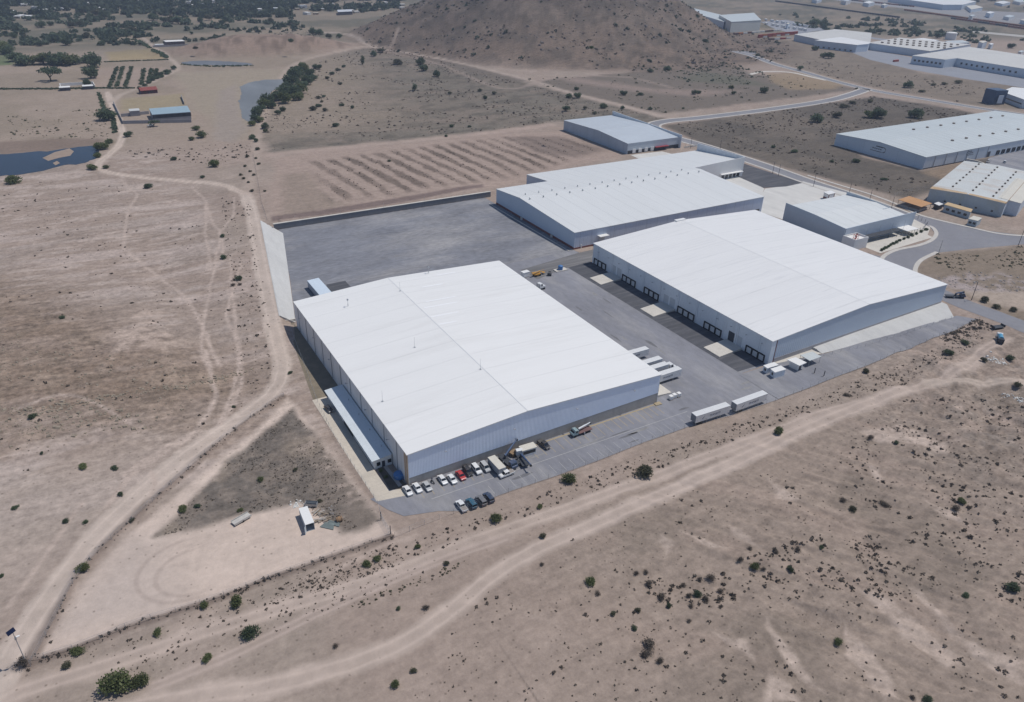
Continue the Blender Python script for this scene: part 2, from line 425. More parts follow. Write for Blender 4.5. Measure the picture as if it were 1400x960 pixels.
    f2 = region(F2, 6); C = lay(C, f2*.95, L3(112,104,97))
    C = lay(C, f2*region(gs([(715,92),(800,108),(900,122),(1010,124),(960,132),(860,124),(780,112)]), 14, 1)*.7, L3(150,134,127))
    C = lay(C, region(gs([(930,108),(960,98),(1010,105),(1060,118),(1000,116),(950,112)]), 10, 1)*.6, L3(96,98,86))
    C = lay(C, region(gs([(1050,100),(1110,100),(1160,113),(1140,122),(1080,123),(1055,112)]), 5, .5)*.8, L3(146,129,108))
    F3 = gs([(905,172),(1040,155),(1195,132),(1300,148),(1345,158),(1145,186),(1180,215),(1262,234),(1400,205),(1480,200),(1400,240),(1275,262),(1240,272),(1100,236),(960,196)])
    f3 = region(F3, 4, .3); C = lay(C, f3*.95, L3(98,92,86)); C = lay(C, f3*sstep(.48, .64, n2)*.4, L3(84,80,76)); C = lay(C, f3*sstep(.55, .68, n1)*.5, L3(122,112,103))
    C = lay(C, region(gs([(1262,236),(1310,222),(1345,232),(1350,246),(1300,250)]), 5, .6)*.8, L3(143,126,110))
    F4 = gs([(1005,68),(1100,96),(1195,120),(1345,146),(1400,150),(1400,118),(1260,100),(1180,75),(1120,60),(1050,52)])
    f4 = region(F4, 6, .5); C = lay(C, f4*.9, L3(126,116,106)); C = lay(C, f4*sstep(.5, .65, n2)*.45, L3(108,100,92))
    # waste ground right of the side street
    W = gs([(1256,362),(1280,347),(1400,336),(1470,335),(1470,470),(1400,442),(1300,395),(1252,376)])
    w = region(W, 2, .2); C = lay(C, w*.8, L3(126,114,101)); C = lay(C, region(gs([(1265,378),(1330,372),(1450,378),(1450,402),(1330,400),(1290,392)]), 4, .8)*sstep(.42, .6, n3*.6+n2*.4)*.85, L3(160,149,148))
    C = lay(C, region(gs([(1318,398),(1400,398),(1450,420),(1400,425),(1345,412)]), 4, .6)*.8, L3(172,158,147))
    # cleared plot with furrows
    lot = gs([(378,216),(430,206),(560,196),(690,182),(770,180),(858,214),(770,228),(668,258),(560,275),(440,294),(385,303),(368,295)])
    lm = region(lot, 3, .3); C = lay(C, lm*.9, L3(160,143,134))
    A_, B_ = g(500, 225), g(580, 268); ang = math.atan2(B_[1]-A_[1], B_[0]-A_[0]); v = -X*math.sin(ang)+Y*math.cos(ang); u = X*math.cos(ang)+Y*math.sin(ang)
    fur = np.sin(2*math.pi*(v+(fbm(u/45, v/45, 91, 4)-.5)*6)/12.5)+(fbm(u/9, v/4, 92, 4)-.5)*2.6
    core = region(gs([(425,222),(560,203),(690,187),(800,192),(812,206),(740,232),(640,250),(540,266),(450,276)]), 7, .5)
    C = lay(C, core*sstep(-.3, .6, fur)*(.25+1.0*fbm(X/20, Y/20, 93, 3))*.85, L3(96,86,79)); C = lay(C, core*sstep(-.5, -.9, fur)*.5, L3(158,142,133))
    C = lay(C, region(gs([(385,240),(420,235),(440,260),(470,280),(430,290),(385,295)]), 5, .8)*.5, L3(130,119,108))
    C = lay(C, region(gs([(690,188),(760,186),(830,205),(790,215),(740,210)]), 6, .8)*.7, L3(118,106,100))
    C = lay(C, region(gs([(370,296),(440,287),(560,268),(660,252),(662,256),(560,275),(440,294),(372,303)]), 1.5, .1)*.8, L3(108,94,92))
    # farmland on the left, pond shores
    fm = sstep(560, 640, Y)*sstep(330, 200, X-.25*(Y-700))
    C = lay(C, fm*.7, L3(152,138,126)); C = lay(C, fm*sstep(.48, .62, fbm(X/90, Y/60, 101, 4))*.55, L3(134,123,110)); 
    shore = region(gs([(235,100),(330,95),(400,95),(385,118),(350,165),(335,190),(300,190),(285,160),(262,150),(255,120)]), 8, .5)
    C = lay(C, shore*.85, L3(152,141,127)); C = lay(C, region(gs([(300,125),(322,115),(330,160),(340,175),(320,195),(292,192),(296,150)]), 5, .6)*.8, L3(150,139,132))
    C = lay(C, region(gs([(-20,195),(80,190),(140,190),(140,205),(60,208),(-20,215)]), 4, .5)*.7, L3(118,103,95))
    C = lay(C, region(gs([(165,135),(250,128),(255,150),(165,152)]), 4, .2)*.8, L3(150,138,114))
    C = lay(C, region(gs([(145,72),(215,65),(228,80),(150,84)]), 4, .2)*.8, L3(156,140,110))
    C = lay(C, region(gs([(128,92),(225,92),(195,120),(125,120)]), 4, .1)*.6, L3(158,141,131))
    for a, b in (((160,92),(150,119)), ((168,92),(159,119)), ((180,92),(171,119)), ((197,94),(193,116)), ((207,95),(203,113)), ((214,95),(210,108))):
        C = lay(C, along(gs([a, b]), 2.2, 1.0)*.9, L3(78,80,66))
    C = lay(C, region(gs([(-10,68),(10,72),(20,88),(-10,90)]), 6, .3)*.8, L3(84,104,68))
    # far plain
    far = sstep(1050, 1250, Y+.35*np.maximum(X-600, 0)); bands = fbm(X/160, Y/45, 111, 5)
    C = lay(C, far*.8, L3(122,114,102)); C = lay(C, far*sstep(.42, .58, bands)*.6, L3(88,90,80)); C = lay(C, far*sstep(.56, .66, fbm(X/70, Y/30, 113, 4))*.45, L3(150,136,122))
    # hill
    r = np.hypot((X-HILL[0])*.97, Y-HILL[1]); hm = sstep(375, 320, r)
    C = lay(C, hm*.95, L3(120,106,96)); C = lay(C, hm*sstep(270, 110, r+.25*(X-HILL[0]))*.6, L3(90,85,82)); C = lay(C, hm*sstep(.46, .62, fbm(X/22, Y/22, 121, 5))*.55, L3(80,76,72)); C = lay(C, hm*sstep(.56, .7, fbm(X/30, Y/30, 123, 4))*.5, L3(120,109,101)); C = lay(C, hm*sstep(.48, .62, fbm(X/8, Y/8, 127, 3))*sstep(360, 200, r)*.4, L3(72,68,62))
    k = sstep(1.05, .6, np.hypot((X-255)/150, (Y-1085)/75)); C = lay(C, k*.7, L3(138,119,109)); C = lay(C, k*sstep(.5, .64, fbm(X/10, Y/10, 125, 3))*.6, L3(102,90,82))
    # tracks and trodden paths
    tm = np.zeros(X.shape)
    for nm, (pts, hw, so, st, col) in TRACKS.items():
        ln = smooth_line(gs(pts), 4.0)[::2]
        m = along(ln, hw, so, .3)*st
        C = lay(C, (m*(.85+.3*sstep(.35, .6, n2))).clip(0, 1), col*(.94+.12*n3[:, None])); 
        for o_ in ((-hw*.52, hw*.52) if nm in ('main', 'main_far', 'front_top', 'front_low', 'front_mid', 'side') else ()):
            T_ = np.gradient(ln, axis=0); T_ /= np.linalg.norm(T_, axis=1)[:, None]+1e-9; C = lay(C, along(ln+np.stack([-T_[:, 1], T_[:, 0]], 1)*o_, .4, .35, .05)*.75, np.minimum(col*1.15, 1)); 
        if nm in ('main', 'front_top', 'front_low', 'front_mid'): C = lay(C, along(ln, .3, .5, .05)*.3, col*.86)
        tm = np.maximum(tm, along(ln, hw, .5))
    for pts, hw in PATHS:
        ln = smooth_line(gs(pts), 4.0); C = lay(C, along(ln, hw, .8)*.75, L3(180,164,155))
    for ln, col in ((FENCE_L, L3(128,114,106)), (FENCE_F, L3(110,97,90))):
        C = lay(C, along(gs(ln), .8, .7, .1)*.75, col)
    # turning circles scuffed into the bare yard
    for cx_, cy_, ra in ((268, 780, 9.5), (262, 776, 13)):
        p = g(cx_, cy_); d = np.abs(np.hypot(X-p[0], (Y-p[1])*1.2)-ra); C = lay(C, sstep(1.0, .2, d)*sstep(-4, 2, p[0]-X)*.35, L3(150,136,129))
    C = C*(.93+.14*n3[:, None])*np.array([1.0, .99, .96])
    GR = .85+.5*lf+.9*och+.9*wm+.7*hm+.8*spoil+.35*fr+.5*f1+.4*f3+.5*lm*0-.35*region(bare, 2, .1)
    for nm, (pts, hw, so, st, col) in TRACKS.items(): 
        m = along(smooth_line(gs(pts), 4.0)[::2], hw, so); GR = GR*(1-.62*m)
    return C.clip(.01, .9), tm, GR.clip(.2, 2.2)

def build_ground():
    az0 = YAW
    a = np.concatenate([np.linspace(-1.75, -.80, 40, endpoint=False), np.linspace(-.80, .80, 960, endpoint=False), np.linspace(.80, 1.75, 41)])
    dep = np.concatenate([np.linspace(math.radians(78), math.radians(60), 22, endpoint=False), np.linspace(math.radians(60), math.radians(2.2), 680, endpoint=False)])
    r = np.concatenate([CAM_H/np.tan(dep), np.geomspace(CAM_H/math.tan(math.radians(2.2)), 30000, 16)])
    A, Rr = np.meshgrid(a, r); X = (Rr*np.sin(az0+A)).ravel(); Y = (Rr*np.cos(az0+A)).ravel()
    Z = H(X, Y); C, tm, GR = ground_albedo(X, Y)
    nr, na = len(r), len(a)
    i = np.arange(nr-1)[:, None]*na + np.arange(na-1)[None, :]
    Q = np.stack([i, i+na, i+na+1, i+1], -1).reshape(-1, 4)         # wound to face up
    road = tm[Q].mean(1) > .5
    for nm, sel in (('ground', ~road), ('dirt_road', road)):
        q = Q[sel]; used, inv = np.unique(q, return_inverse=True); q = inv.reshape(-1, 4)
        me = bpy.data.meshes.new(nm); me.vertices.add(len(used)); me.loops.add(q.size); me.polygons.add(len(q))
        me.vertices.foreach_set('co', np.stack([X[used], Y[used], Z[used]], 1).astype(np.float32).ravel())
        me.loops.foreach_set('vertex_index', q.astype(np.int32).ravel())
        me.polygons.foreach_set('loop_start', (np.arange(len(q))*4).astype(np.int32))
        me.polygons.foreach_set('use_smooth', np.ones(len(q), bool))
        at = me.color_attributes.new('soil', 'FLOAT_COLOR', 'POINT')
        at.data.foreach_set('color', np.concatenate([C[used], GR[used][:, None]], 1).astype(np.float32).ravel())
        me.update(calc_edges=True); me.validate()
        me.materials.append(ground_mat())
        o = bpy.data.objects.new(nm, me); COL.objects.link(o); o['kind'] = 'structure'
        if me.polygons[0].normal.z < 0: me.flip_normals()
def ground_mat():
    if 'soil' in _M: return _M['soil']
    t = NT('soil'); at = t.new('ShaderNodeAttribute'); at.attribute_name = 'soil'
    p = t.pos(); n1 = t.noise(p, .22, 6, .62); n2 = t.noise(p, 1.3, 4, .6)
    n4 = t.noise(p, .45, 9, .78); n5 = t.noise(t.pos((.25, 1.0, 1.0)), .30, 8, .74)
    d = t.math('ADD', t.math('MULTIPLY', t.math('SUBTRACT', n4, .5), 1.25), t.math('MULTIPLY', t.math('SUBTRACT', n5, .5), .75))
    f = t.math('MULTIPLY_ADD', d, at.outputs['Alpha'], 1.0)
    f = t.math('MAXIMUM', f, .35)
    sc = t.new('ShaderNodeVectorMath', operation='SCALE'); t.link(at.outputs['Color'], sc.inputs[0]); t.link(f, sc.inputs['Scale'])
    # grass tufts and stones as fine dark and pale specks
    vo = t.new('ShaderNodeTexVoronoi'); vo.inputs['Scale'].default_value = .55; t.link(p, vo.inputs['Vector'])
    sp = t.remap(vo.outputs['Distance'], .10, .22, 1, 0)
    s2 = t.new('ShaderNodeSeparateColor'); t.link(vo.outputs['Color'], s2.inputs[0])
    pick = t.math('GREATER_THAN', t.math('ADD', s2.outputs[0], t.remap(n1, .35, .65, -.25, .25)), .72)
    c = t.mix(t.math('MULTIPLY', t.math('MULTIPLY', sp, pick), .5), sc.outputs[0], lin(88, 78, 68))
    t.link(c, t.bsdf.inputs['Base Color']); t.bsdf.inputs['Roughness'].default_value = .95; t.bsdf.inputs['Specular IOR Level'].default_value = .1
    h = t.math('ADD', t.math('MULTIPLY', n1, 1.0), t.math('MULTIPLY', n2, .35)); t.bump(h, .35, .5)
    _M['soil'] = t.m; return t.m
# ------------------------------------------------------------------ materials of the estate
WHITE_ROOF = surf('white_roof_sheet', (.775, .77, .755, 1), .45, .025, .05, (.25, 2, 1), lines=[('Y', 11.5, .45, .18)], var2=.012, stain=(.12, (.15, 1.5, 1), (.66, .65, .63, 1), .52, .75, .5))
ROOF_B = surf('white_roof_sheet_scuffed', (.745, .74, .73, 1), .45, .03, .05, (.2, 2.4, 1), lines=[('Y', 9.7, .3, .22)], var2=.012, stain=(.25, (.12, 2.2, 1), (.60, .60, .60, 1), .56, .72, .7))
ROOF_C = surf('ribbed_white_roof', (.665, .675, .67, 1), .45, .03, .06, (2, .25, 1), lines=[('X', 9.4, .5, .26)], var2=.015)
ROOF_D = surf('blue_grey_roof', (.50, .54, .58, 1), .4, .05, .06, (.4, 1.6, 1), lines=[('X', 8.0, .3, .2)])
ROOF_F = surf('grey_green_roof', (.54, .575, .575, 1), .42, .05, .05, (2, .3, 1), lines=[('X', 7.5, .9, .32)])
ROOF_G = surf('rust_edged_roof', (.56, .575, .56, 1), .5, .05, .1, (1, 1, 1), lines=[('X', 6.0, .3, .2)], stain=(.10, (1, .4, 1), (.42, .27, .16, 1), .5, .8, .6))
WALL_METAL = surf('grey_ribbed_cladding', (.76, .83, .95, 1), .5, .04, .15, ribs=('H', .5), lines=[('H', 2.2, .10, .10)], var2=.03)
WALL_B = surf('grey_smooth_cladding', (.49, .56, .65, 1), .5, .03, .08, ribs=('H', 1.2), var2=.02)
WALL_DARK = surf('blue_grey_cladding', (.54, .61, .72, 1), .5, .05, .1, (1, 1, .25), ribs=('H', 1.2), lines=[('H', 7.5, .35, .35)])
PANEL = surf('concrete_wall_panel', (.66, .66, .66, 1), .8, .06, .12, (1, 1, .3), lines=[('H', 9.6, .18, .5)], stain=(.3, (1, 1, .12), (.42, .41, .40, 1), .5, .75, .5))
PANEL_B = surf('pale_precast_panel', (.68, .72, .76, 1), .75, .04, .12, lines=[('H', 11.8, .22, .5)], stain=(.25, (1, 1, .15), (.48, .48, .48, 1), .55, .8, .5))
CONC = surf('aged_concrete', (.40, .375, .35, 1), .9, .12, .2, bump=.02, stain=(.35, (1, 1, .4), (.27, .25, .24, 1), .5, .75, .6))
CONC_PALE = surf('pale_concrete', (.58, .545, .49, 1), .9, .08, .15, bump=.01, stain=(.2, (1, 1, 1), (.44, .41, .37, 1), .5, .75, .5))
CONC_BANK = surf('shotcrete', (.52, .515, .50, 1), .9, .07, .12, (1, .25, 1), stain=(.3, (1, .2, 1), (.43, .425, .42, 1), .5, .8, .6))
WHITE = surf('white_render', (.76, .75, .73, 1), .7, .04, .3)
RIDGE = surf('ridge_sheet', (.68, .685, .685, 1), .5, .05, .5)
DARK_STEEL = surf('dark_steel', (.05, .055, .065, 1), .55, .2, 1.0)
STEEL = surf('galvanised_steel', (.42, .44, .46, 1), .4, .1, .8, metal=.5)
BLACK = surf('black_rubber', (.018, .018, .02, 1), .8, .1, 2.0)
RUST = surf('rusty_steel', (.30, .19, .11, 1), .85, .25, .5)
BRICK = surf('brick_red_paint', (.20, .08, .07, 1), .8, .15, .4)
TAN = surf('ochre_flashing', (.46, .33, .22, 1), .8, .15, .5)
DOORP = surf('door_leaf', (.62, .645, .665, 1), .55, .04, .4, lines=[('Z', .55, .05, .35)])
DOORG = surf('grey_door_leaf', (.50, .535, .57, 1), .55, .04, .4, lines=[('Z', .4, .05, .4)])
GLASS = glass()
ASPHALT = surf('aged_asphalt', (.222, .224, .248, 1), .95, .17, .06, (1, .4, 1), var2=.12, bump=.01, stain=(.07, (1, .25, 1), (.31, .302, .305, 1), .46, .66, .8))
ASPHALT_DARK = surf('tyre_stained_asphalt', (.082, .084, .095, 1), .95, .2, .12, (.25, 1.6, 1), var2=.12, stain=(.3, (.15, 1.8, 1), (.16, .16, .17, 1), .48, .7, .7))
STREET = surf('street_asphalt', (.225, .225, .245, 1), .95, .10, .04, var2=.06, stain=(.05, (1, 1, 1), (.28, .27, .27, 1), .5, .7, .6))
GRAVEL = surf('grey_crushed_gravel', (.198, .203, .226, 1), .95, .22, .05, (.6, 1.4, 1), var2=.22, bump=.05, stain=(.03, (.5, 1.4, 1), (.30, .29, .29, 1), .45, .66, .85))
KERB = surf('pale_kerb', (.52, .49, .45, 1), .9, .1, .3)
CREAM = surf('cream_concrete_slab', (.56, .50, .42, 1), .9, .08, .12, lines=[('Y', 5.0, .12, .3)], stain=(.25, (1, 1, 1), (.42, .38, .33, 1), .5, .75, .5))
APRON = surf('bright_concrete_apron', (.60, .585, .555, 1), .9, .05, .04, (1, .3, 1), stain=(.06, (1, .3, 1), (.48, .47, .45, 1), .45, .7, .7))
LINE_Y = surf('worn_yellow_paint', (.38, .31, .20, 1), .8, .15, .6)
LINE_W = surf('worn_white_paint', (.36, .355, .35, 1), .8, .15, .6)
BLUE_P = paint('blue_plastic', (.02, .16, .42, 1), .4)

# ------------------------------------------------------------------ paved ground
def flat(name, px, z, m): return sheet(name, [at_z(*p, z) for p in px], z, m)
def ribbon(name, A, B, m, dz=.06, n=60, k=6, kind='structure'):
    def rs(P):
        P = np.asarray([p[:2] for p in P], float); s = np.r_[0, np.cumsum(np.hypot(*np.diff(P, axis=0).T))]
        q = np.linspace(0, s[-1], n); return np.stack([np.interp(q, s, P[:, 0]), np.interp(q, s, P[:, 1])], 1)
    a, b = rs(A), rs(B); mb = MB()
    f = np.linspace(0, 1, k+1)
    P = a[:, None]*(1-f[None, :, None])+b[:, None]*f[None, :, None]; Z = H(P[..., 0], P[..., 1], False)+dz
    V = np.concatenate([P, Z[..., None]], -1).reshape(-1, 3); mb.v = [tuple(map(float, v)) for v in V]
    up = np.cross(np.r_[b[0]-a[0], 0], np.r_[a[1]-a[0], 0])[2] > 0
    for i in range(n-1):
        for j in range(k):
            q = (i*(k+1)+j, i*(k+1)+j+1, (i+1)*(k+1)+j+1, (i+1)*(k+1)+j); mb.f.append(q if up else q[::-1])
    o = mb.build(name, m); o['kind'] = kind; return o

FENCE = [(540, 735), (580, 718), (620, 703), (660, 687), (700, 672), (760, 652), (820, 630), (880, 606), (940, 585), (1000, 569), (1050, 552), (1100, 534), (1150, 514), (1200, 495), (1250, 475), (1300, 455), (1338, 438)]
sheet('gravel_yard', [(88.2, 395.4), (217.2, 395.4), (217.2, 297), (219, 285), (190, 270), (150, 240), (75, 270), (65.3, 284), at_z(396, 378)[:2]], .05, GRAVEL)
yard = [(512, 686), (530, 697), (552, 706), (600, 699), (628, 699), (662, 685), (700, 671), (760, 651), (820, 629), (880, 605), (918, 592), (940, 584), (1000, 568)]
sheet('asphalt_yard', [at_z(*p)[:2] for p in yard]+[(203, 143.1), (203, 162.9), (217.2, 163.2), (216.0, 284), (217.2, 297), (160, 297), (150, 200), (80, 170), (52, 162.5)], .075, ASPHALT)
lo = [(201, 143.2), g(1100, 533), g(1150, 513), g(1200, 494), g(1250, 474), g(1300, 454), g(1336, 437)]
hi = [(201, 162.6), (218, 162.2), (245, 158), g(1180, 468), g(1240, 451.5), g(1308, 432)]
ribbon('road', [p[:2] for p in lo], hi, ASPHALT, .16, 110, 10)
ribbon('concrete_apron', [(217, 162.75), (245, 162.9)], [(219, 161.9), (247, 158.2)], CONC_PALE, .2, 30, 4)
# dusty wheel lanes and darker tyre-worn strip by the docks
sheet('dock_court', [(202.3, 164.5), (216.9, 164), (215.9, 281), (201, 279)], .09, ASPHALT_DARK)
flat('perimeter_lane', [(712, 369), (790, 346), (812, 341), (812, 356), (770, 368), (735, 382)], .095, surf('lane_asphalt', (.15, .148, .15, 1), .95, .15, .1, (.2, 1.5, 1), stain=(.3, (.1, 1.8, 1), (.24, .23, .23, 1), .45, .65, .7)))
sheet('concrete_drive', [(53, 221.5), (58.2, 221.5), (57.9, 176), (58.2, 163.2), (64, 162.4), (63, 158.8), (53.3, 160.7), (53, 176.5)], .09, CREAM)
sheet('service_strip', [(53.4, 221.6), (64.1, 221.6), (64.1, 283), (61.5, 283), (57, 250)], .045, surf('dry_weed_strip', lin(128, 118, 102), .95, .2, .3, var2=.15))
flat('concrete_apron', [(1040, 268), (1046, 258), (1075, 254), (1098, 248), (1125, 255), (1190, 272), (1120, 292), (1070, 300), (1040, 290)], .06, APRON)
flat('concrete_apron', [(998, 240), (1005, 236), (1045, 258), (1040, 270), (1030, 272), (985, 252)], .064, APRON)
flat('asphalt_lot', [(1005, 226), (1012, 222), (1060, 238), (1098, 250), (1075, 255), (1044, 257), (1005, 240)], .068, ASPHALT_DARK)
flat('concrete_apron', [(862, 212), (905, 207), (925, 212), (900, 228), (880, 220)], .06, APRON)
flat('asphalt_lot', [(1345, 228), (1352, 216), (1400, 203), (1480, 185), (1480, 220), (1400, 236), (1362, 245)], .06, ASPHALT)
flat('asphalt_lot', [(1160, 70), (1192, 69), (1245, 78), (1248, 84), (1290, 92), (1308, 90), (1400, 106), (1480, 118), (1480, 150), (1400, 120), (1320, 108), (1250, 96), (1190, 82)], .06, surf('pale_asphalt', (.27, .28, .31, 1), .95, .08, .03))
flat('parking_lot', [(1040, 30), (1075, 27), (1130, 40), (1090, 47), (1060, 40)], .06, surf('pale_asphalt', (.27, .28, .31, 1)))
sheet('forecourt', [(364, 219), (414, 221), (418, 238), (364, 238)], .052, CONC_PALE)
flat('forecourt', [(1192, 322), (1225, 308), (1250, 300), (1272, 311), (1268, 322), (1225, 335), (1208, 345), (1196, 338)], .07, CONC_PALE)
# streets with raised pale pavements
def street(px, wl, wr, kl=True, kr=True, nm='street', m=None):
    ln = smooth_line(gs(px), 5.0)
    def drape(o):
        for v in o.data.vertices: v.co.z += float(H(v.co.x, v.co.y, False))
        o['kind'] = 'structure'; return o
    drape(strip(ln, wl, -wr, .05).build(nm, m or STREET))
    if kl: drape(strip(ln, wl+2.0, wl-.05, .03, None, .15).build('pavement', KERB))
    if kr: drape(strip(ln, -wr+.05, -wr-2.0, .03, None, .15).build('pavement', KERB))
street([(1003, 70), (1030, 77), (1060, 88), (1100, 99), (1145, 112), (1195, 124), (1260, 135), (1345, 149), (1420, 160)], 5.2, 5.2)
street([(1185, 122), (1165, 129), (1130, 138), (1050, 150), (960, 161), (910, 166), (893, 172), (908, 184), (960, 199), (1040, 225), (1110, 250), (1180, 273), (1245, 297)], 5.0, 5.0)
c = g(1018, 72)
sheet('street', [(c[0]+17*math.cos(a), c[1]+17*math.sin(a)) for a in np.linspace(0, 2*math.pi, 28, endpoint=False)], .062, STREET)
street([(1025, 102), (1045, 98), (1080, 99), (1112, 106), (1130, 110)], 3.0, 3.0, False, False, 'lane', CONC_PALE)
flat('street', [(1236, 291), (1262, 296), (1330, 313), (1400, 322), (1480, 330), (1480, 332), (1400, 334), (1330, 340), (1278, 346), (1257, 360), (1251, 373), (1225, 395), (1195, 372), (1206, 352), (1225, 342), (1268, 330), (1279, 320), (1272, 311), (1240, 302)], .058, STREET)
sd = [at_z(1228, 362)[:2], (348, 225), (346, 195), (344, 172), (343, 158), g(1362, 432)[:2], g(1400, 447)[:2], g(1450, 468)[:2]]
ln = smooth_line(sd, 4.0)
def offset(L, d):
    T = np.gradient(L, axis=0); T /= np.linalg.norm(T, axis=1)[:, None]; return L+np.stack([-T[:, 1], T[:, 0]], 1)*d
ribbon('street', offset(ln, 6.0), offset(ln, -6.0), STREET, .075, 70, 5)
for px in ([(1104, 240), (1150, 254), (1190, 266), (1230, 281), (1260, 295), (1330, 312), (1375, 321), (1440, 324)],
           [(1203, 360), (1209, 350), (1226, 342), (1255, 336), (1273, 329), (1280, 320), (1276, 312), (1270, 309)],
           [(1281, 345), (1258, 357), (1251, 371), (1258, 380)]):
    strip(smooth_line([at_z(*p) for p in px], 2.5), 1.1, -1.1, .06, None, .14).build('pavement', KERB)['kind'] = 'structure'
PT = [surf('bitumen_patch', (.155, .155, .165, 1), .95, .2, .5), surf('dusty_patch', (.255, .25, .248, 1), .95, .2, .4)]
pr = random.Random(12)
for k in range(26):
    x, y = (pr.uniform(164, 196), pr.uniform(168, 275)) if k < 14 else (pr.uniform(95, 200), pr.uniform(147.5, 160)); a, b = (pr.uniform(.3, .9), pr.uniform(2, 6)) if k < 14 else (pr.uniform(2, 6), pr.uniform(.3, .8)); t = 0
    sheet('yard_patch', [(x+a*math.cos(q+t)*pr.uniform(.7, 1.2), y+b*math.sin(q+t)*pr.uniform(.7, 1.2)) for q in np.linspace(0, 6.28, 10, endpoint=False)], .079+.0006*(k % 5), PT[k % 2])
# worn yard markings
mk = MB(); mkw = MB()
for i in range(22):
    x = 66+i*3.3
    if i in (4, 9, 10, 11, 12, 13, 14): pass
    mk.quad((x, 155.5, .084), (x+.16, 155.5, .084), (x+.16, 161.6, .084), (x, 161.6, .084))
for i in range(8): 
    x = 139+i*2.7; mk.quad((x, 155.8, .086), (x+.2, 155.8, .086), (x+.2, 161.8, .086), (x, 161.8, .086))
mk.quad((100, 161.6, .087), (160, 161.6, .087), (160, 162.2, .087), (100, 162.2, .087))
a_, b_ = at_z(590, 683), at_z(940, 563)
mkw.quad((a_[0], a_[1], .085), (b_[0], b_[1], .085), (b_[0], b_[1]+.25, .085), (a_[0], a_[1]+.25, .085))
for i in range(24):
    x = 85+i*3.6; yb = np.interp(x, [82, 118, 205], [146.8, 146.2, 146.6]); mkw.quad((x, yb, .085), (x+.16, yb, .085), (x+.16, yb+4.6, .085), (x, yb+4.6, .085))
mk.build('parking_marking', LINE_Y)['kind'] = 'structure'; mkw.build('parking_marking', LINE_W)['kind'] = 'structure'

# ------------------------------------------------------------------ water
def water(name, px, z, col, rough=.08):
    t = _M.get('w'+name+str(col)) 
    if not t:
        t = NT('water'); t.bsdf.inputs['Base Color'].default_value = col; t.bsdf.inputs['Roughness'].default_value = rough
        n = t.noise(t.pos(), .6, 3); t.bump(n, .15, .1); t.bsdf.inputs['IOR'].default_value = 1.33; t.bsdf.inputs['Specular IOR Level'].default_value = .22
        n = t.noise(t.pos((1, .5, 1)), .03, 4); c = t.mix(t.remap(n, .4, .7, 0, .6), col, tuple(q*1.5 for q in col[:3])+(1,)); t.link(c, t.bsdf.inputs['Base Color'])
        _M['w'+name+str(col)] = t
    P = smooth_line([at_z(*p, z) for p in px+[px[0]]], 3)[:-1]
    rr = fbm(P[:, 0]/5, P[:, 1]/5, 5, 3)-.5; P = P+np.stack([rr, fbm(P[:, 0]/5, P[:, 1]/5, 8, 3)-.5], 1)*5
    sheet(name, P, z, t.m)
water('pond', [(-40, 212), (0, 211), (30, 209), (70, 206), (100, 202), (131, 199), (134, 206), (131, 216), (112, 224), (85, 226), (60, 233), (30, 238), (0, 241), (-40, 246)], .09, (.022, .032, .050, 1))
flat('pond_island', [(58, 216), (75, 208), (95, 203), (101, 207), (96, 213), (80, 216), (66, 220)], .13, surf('pond_mud', lin(150, 133, 119), .95, .15, .2))
flat('pond_island', [(72, 223), (78, 220), (82, 223), (76, 226)], .13, surf('pond_mud', lin(150, 133, 119)))
water('pond', [(327, 119), (345, 112), (368, 109), (389, 109), (388, 115), (374, 124), (367, 137), (356, 155), (343, 166), (334, 164), (330, 152), (327, 138), (331, 128)], .09, (.17, .18, .19, 1), .45)
water('pond', [(247, 85), (275, 83), (310, 84), (345, 87), (330, 90), (290, 89), (255, 89)], .09, (.14, .15, .165, 1), .45)

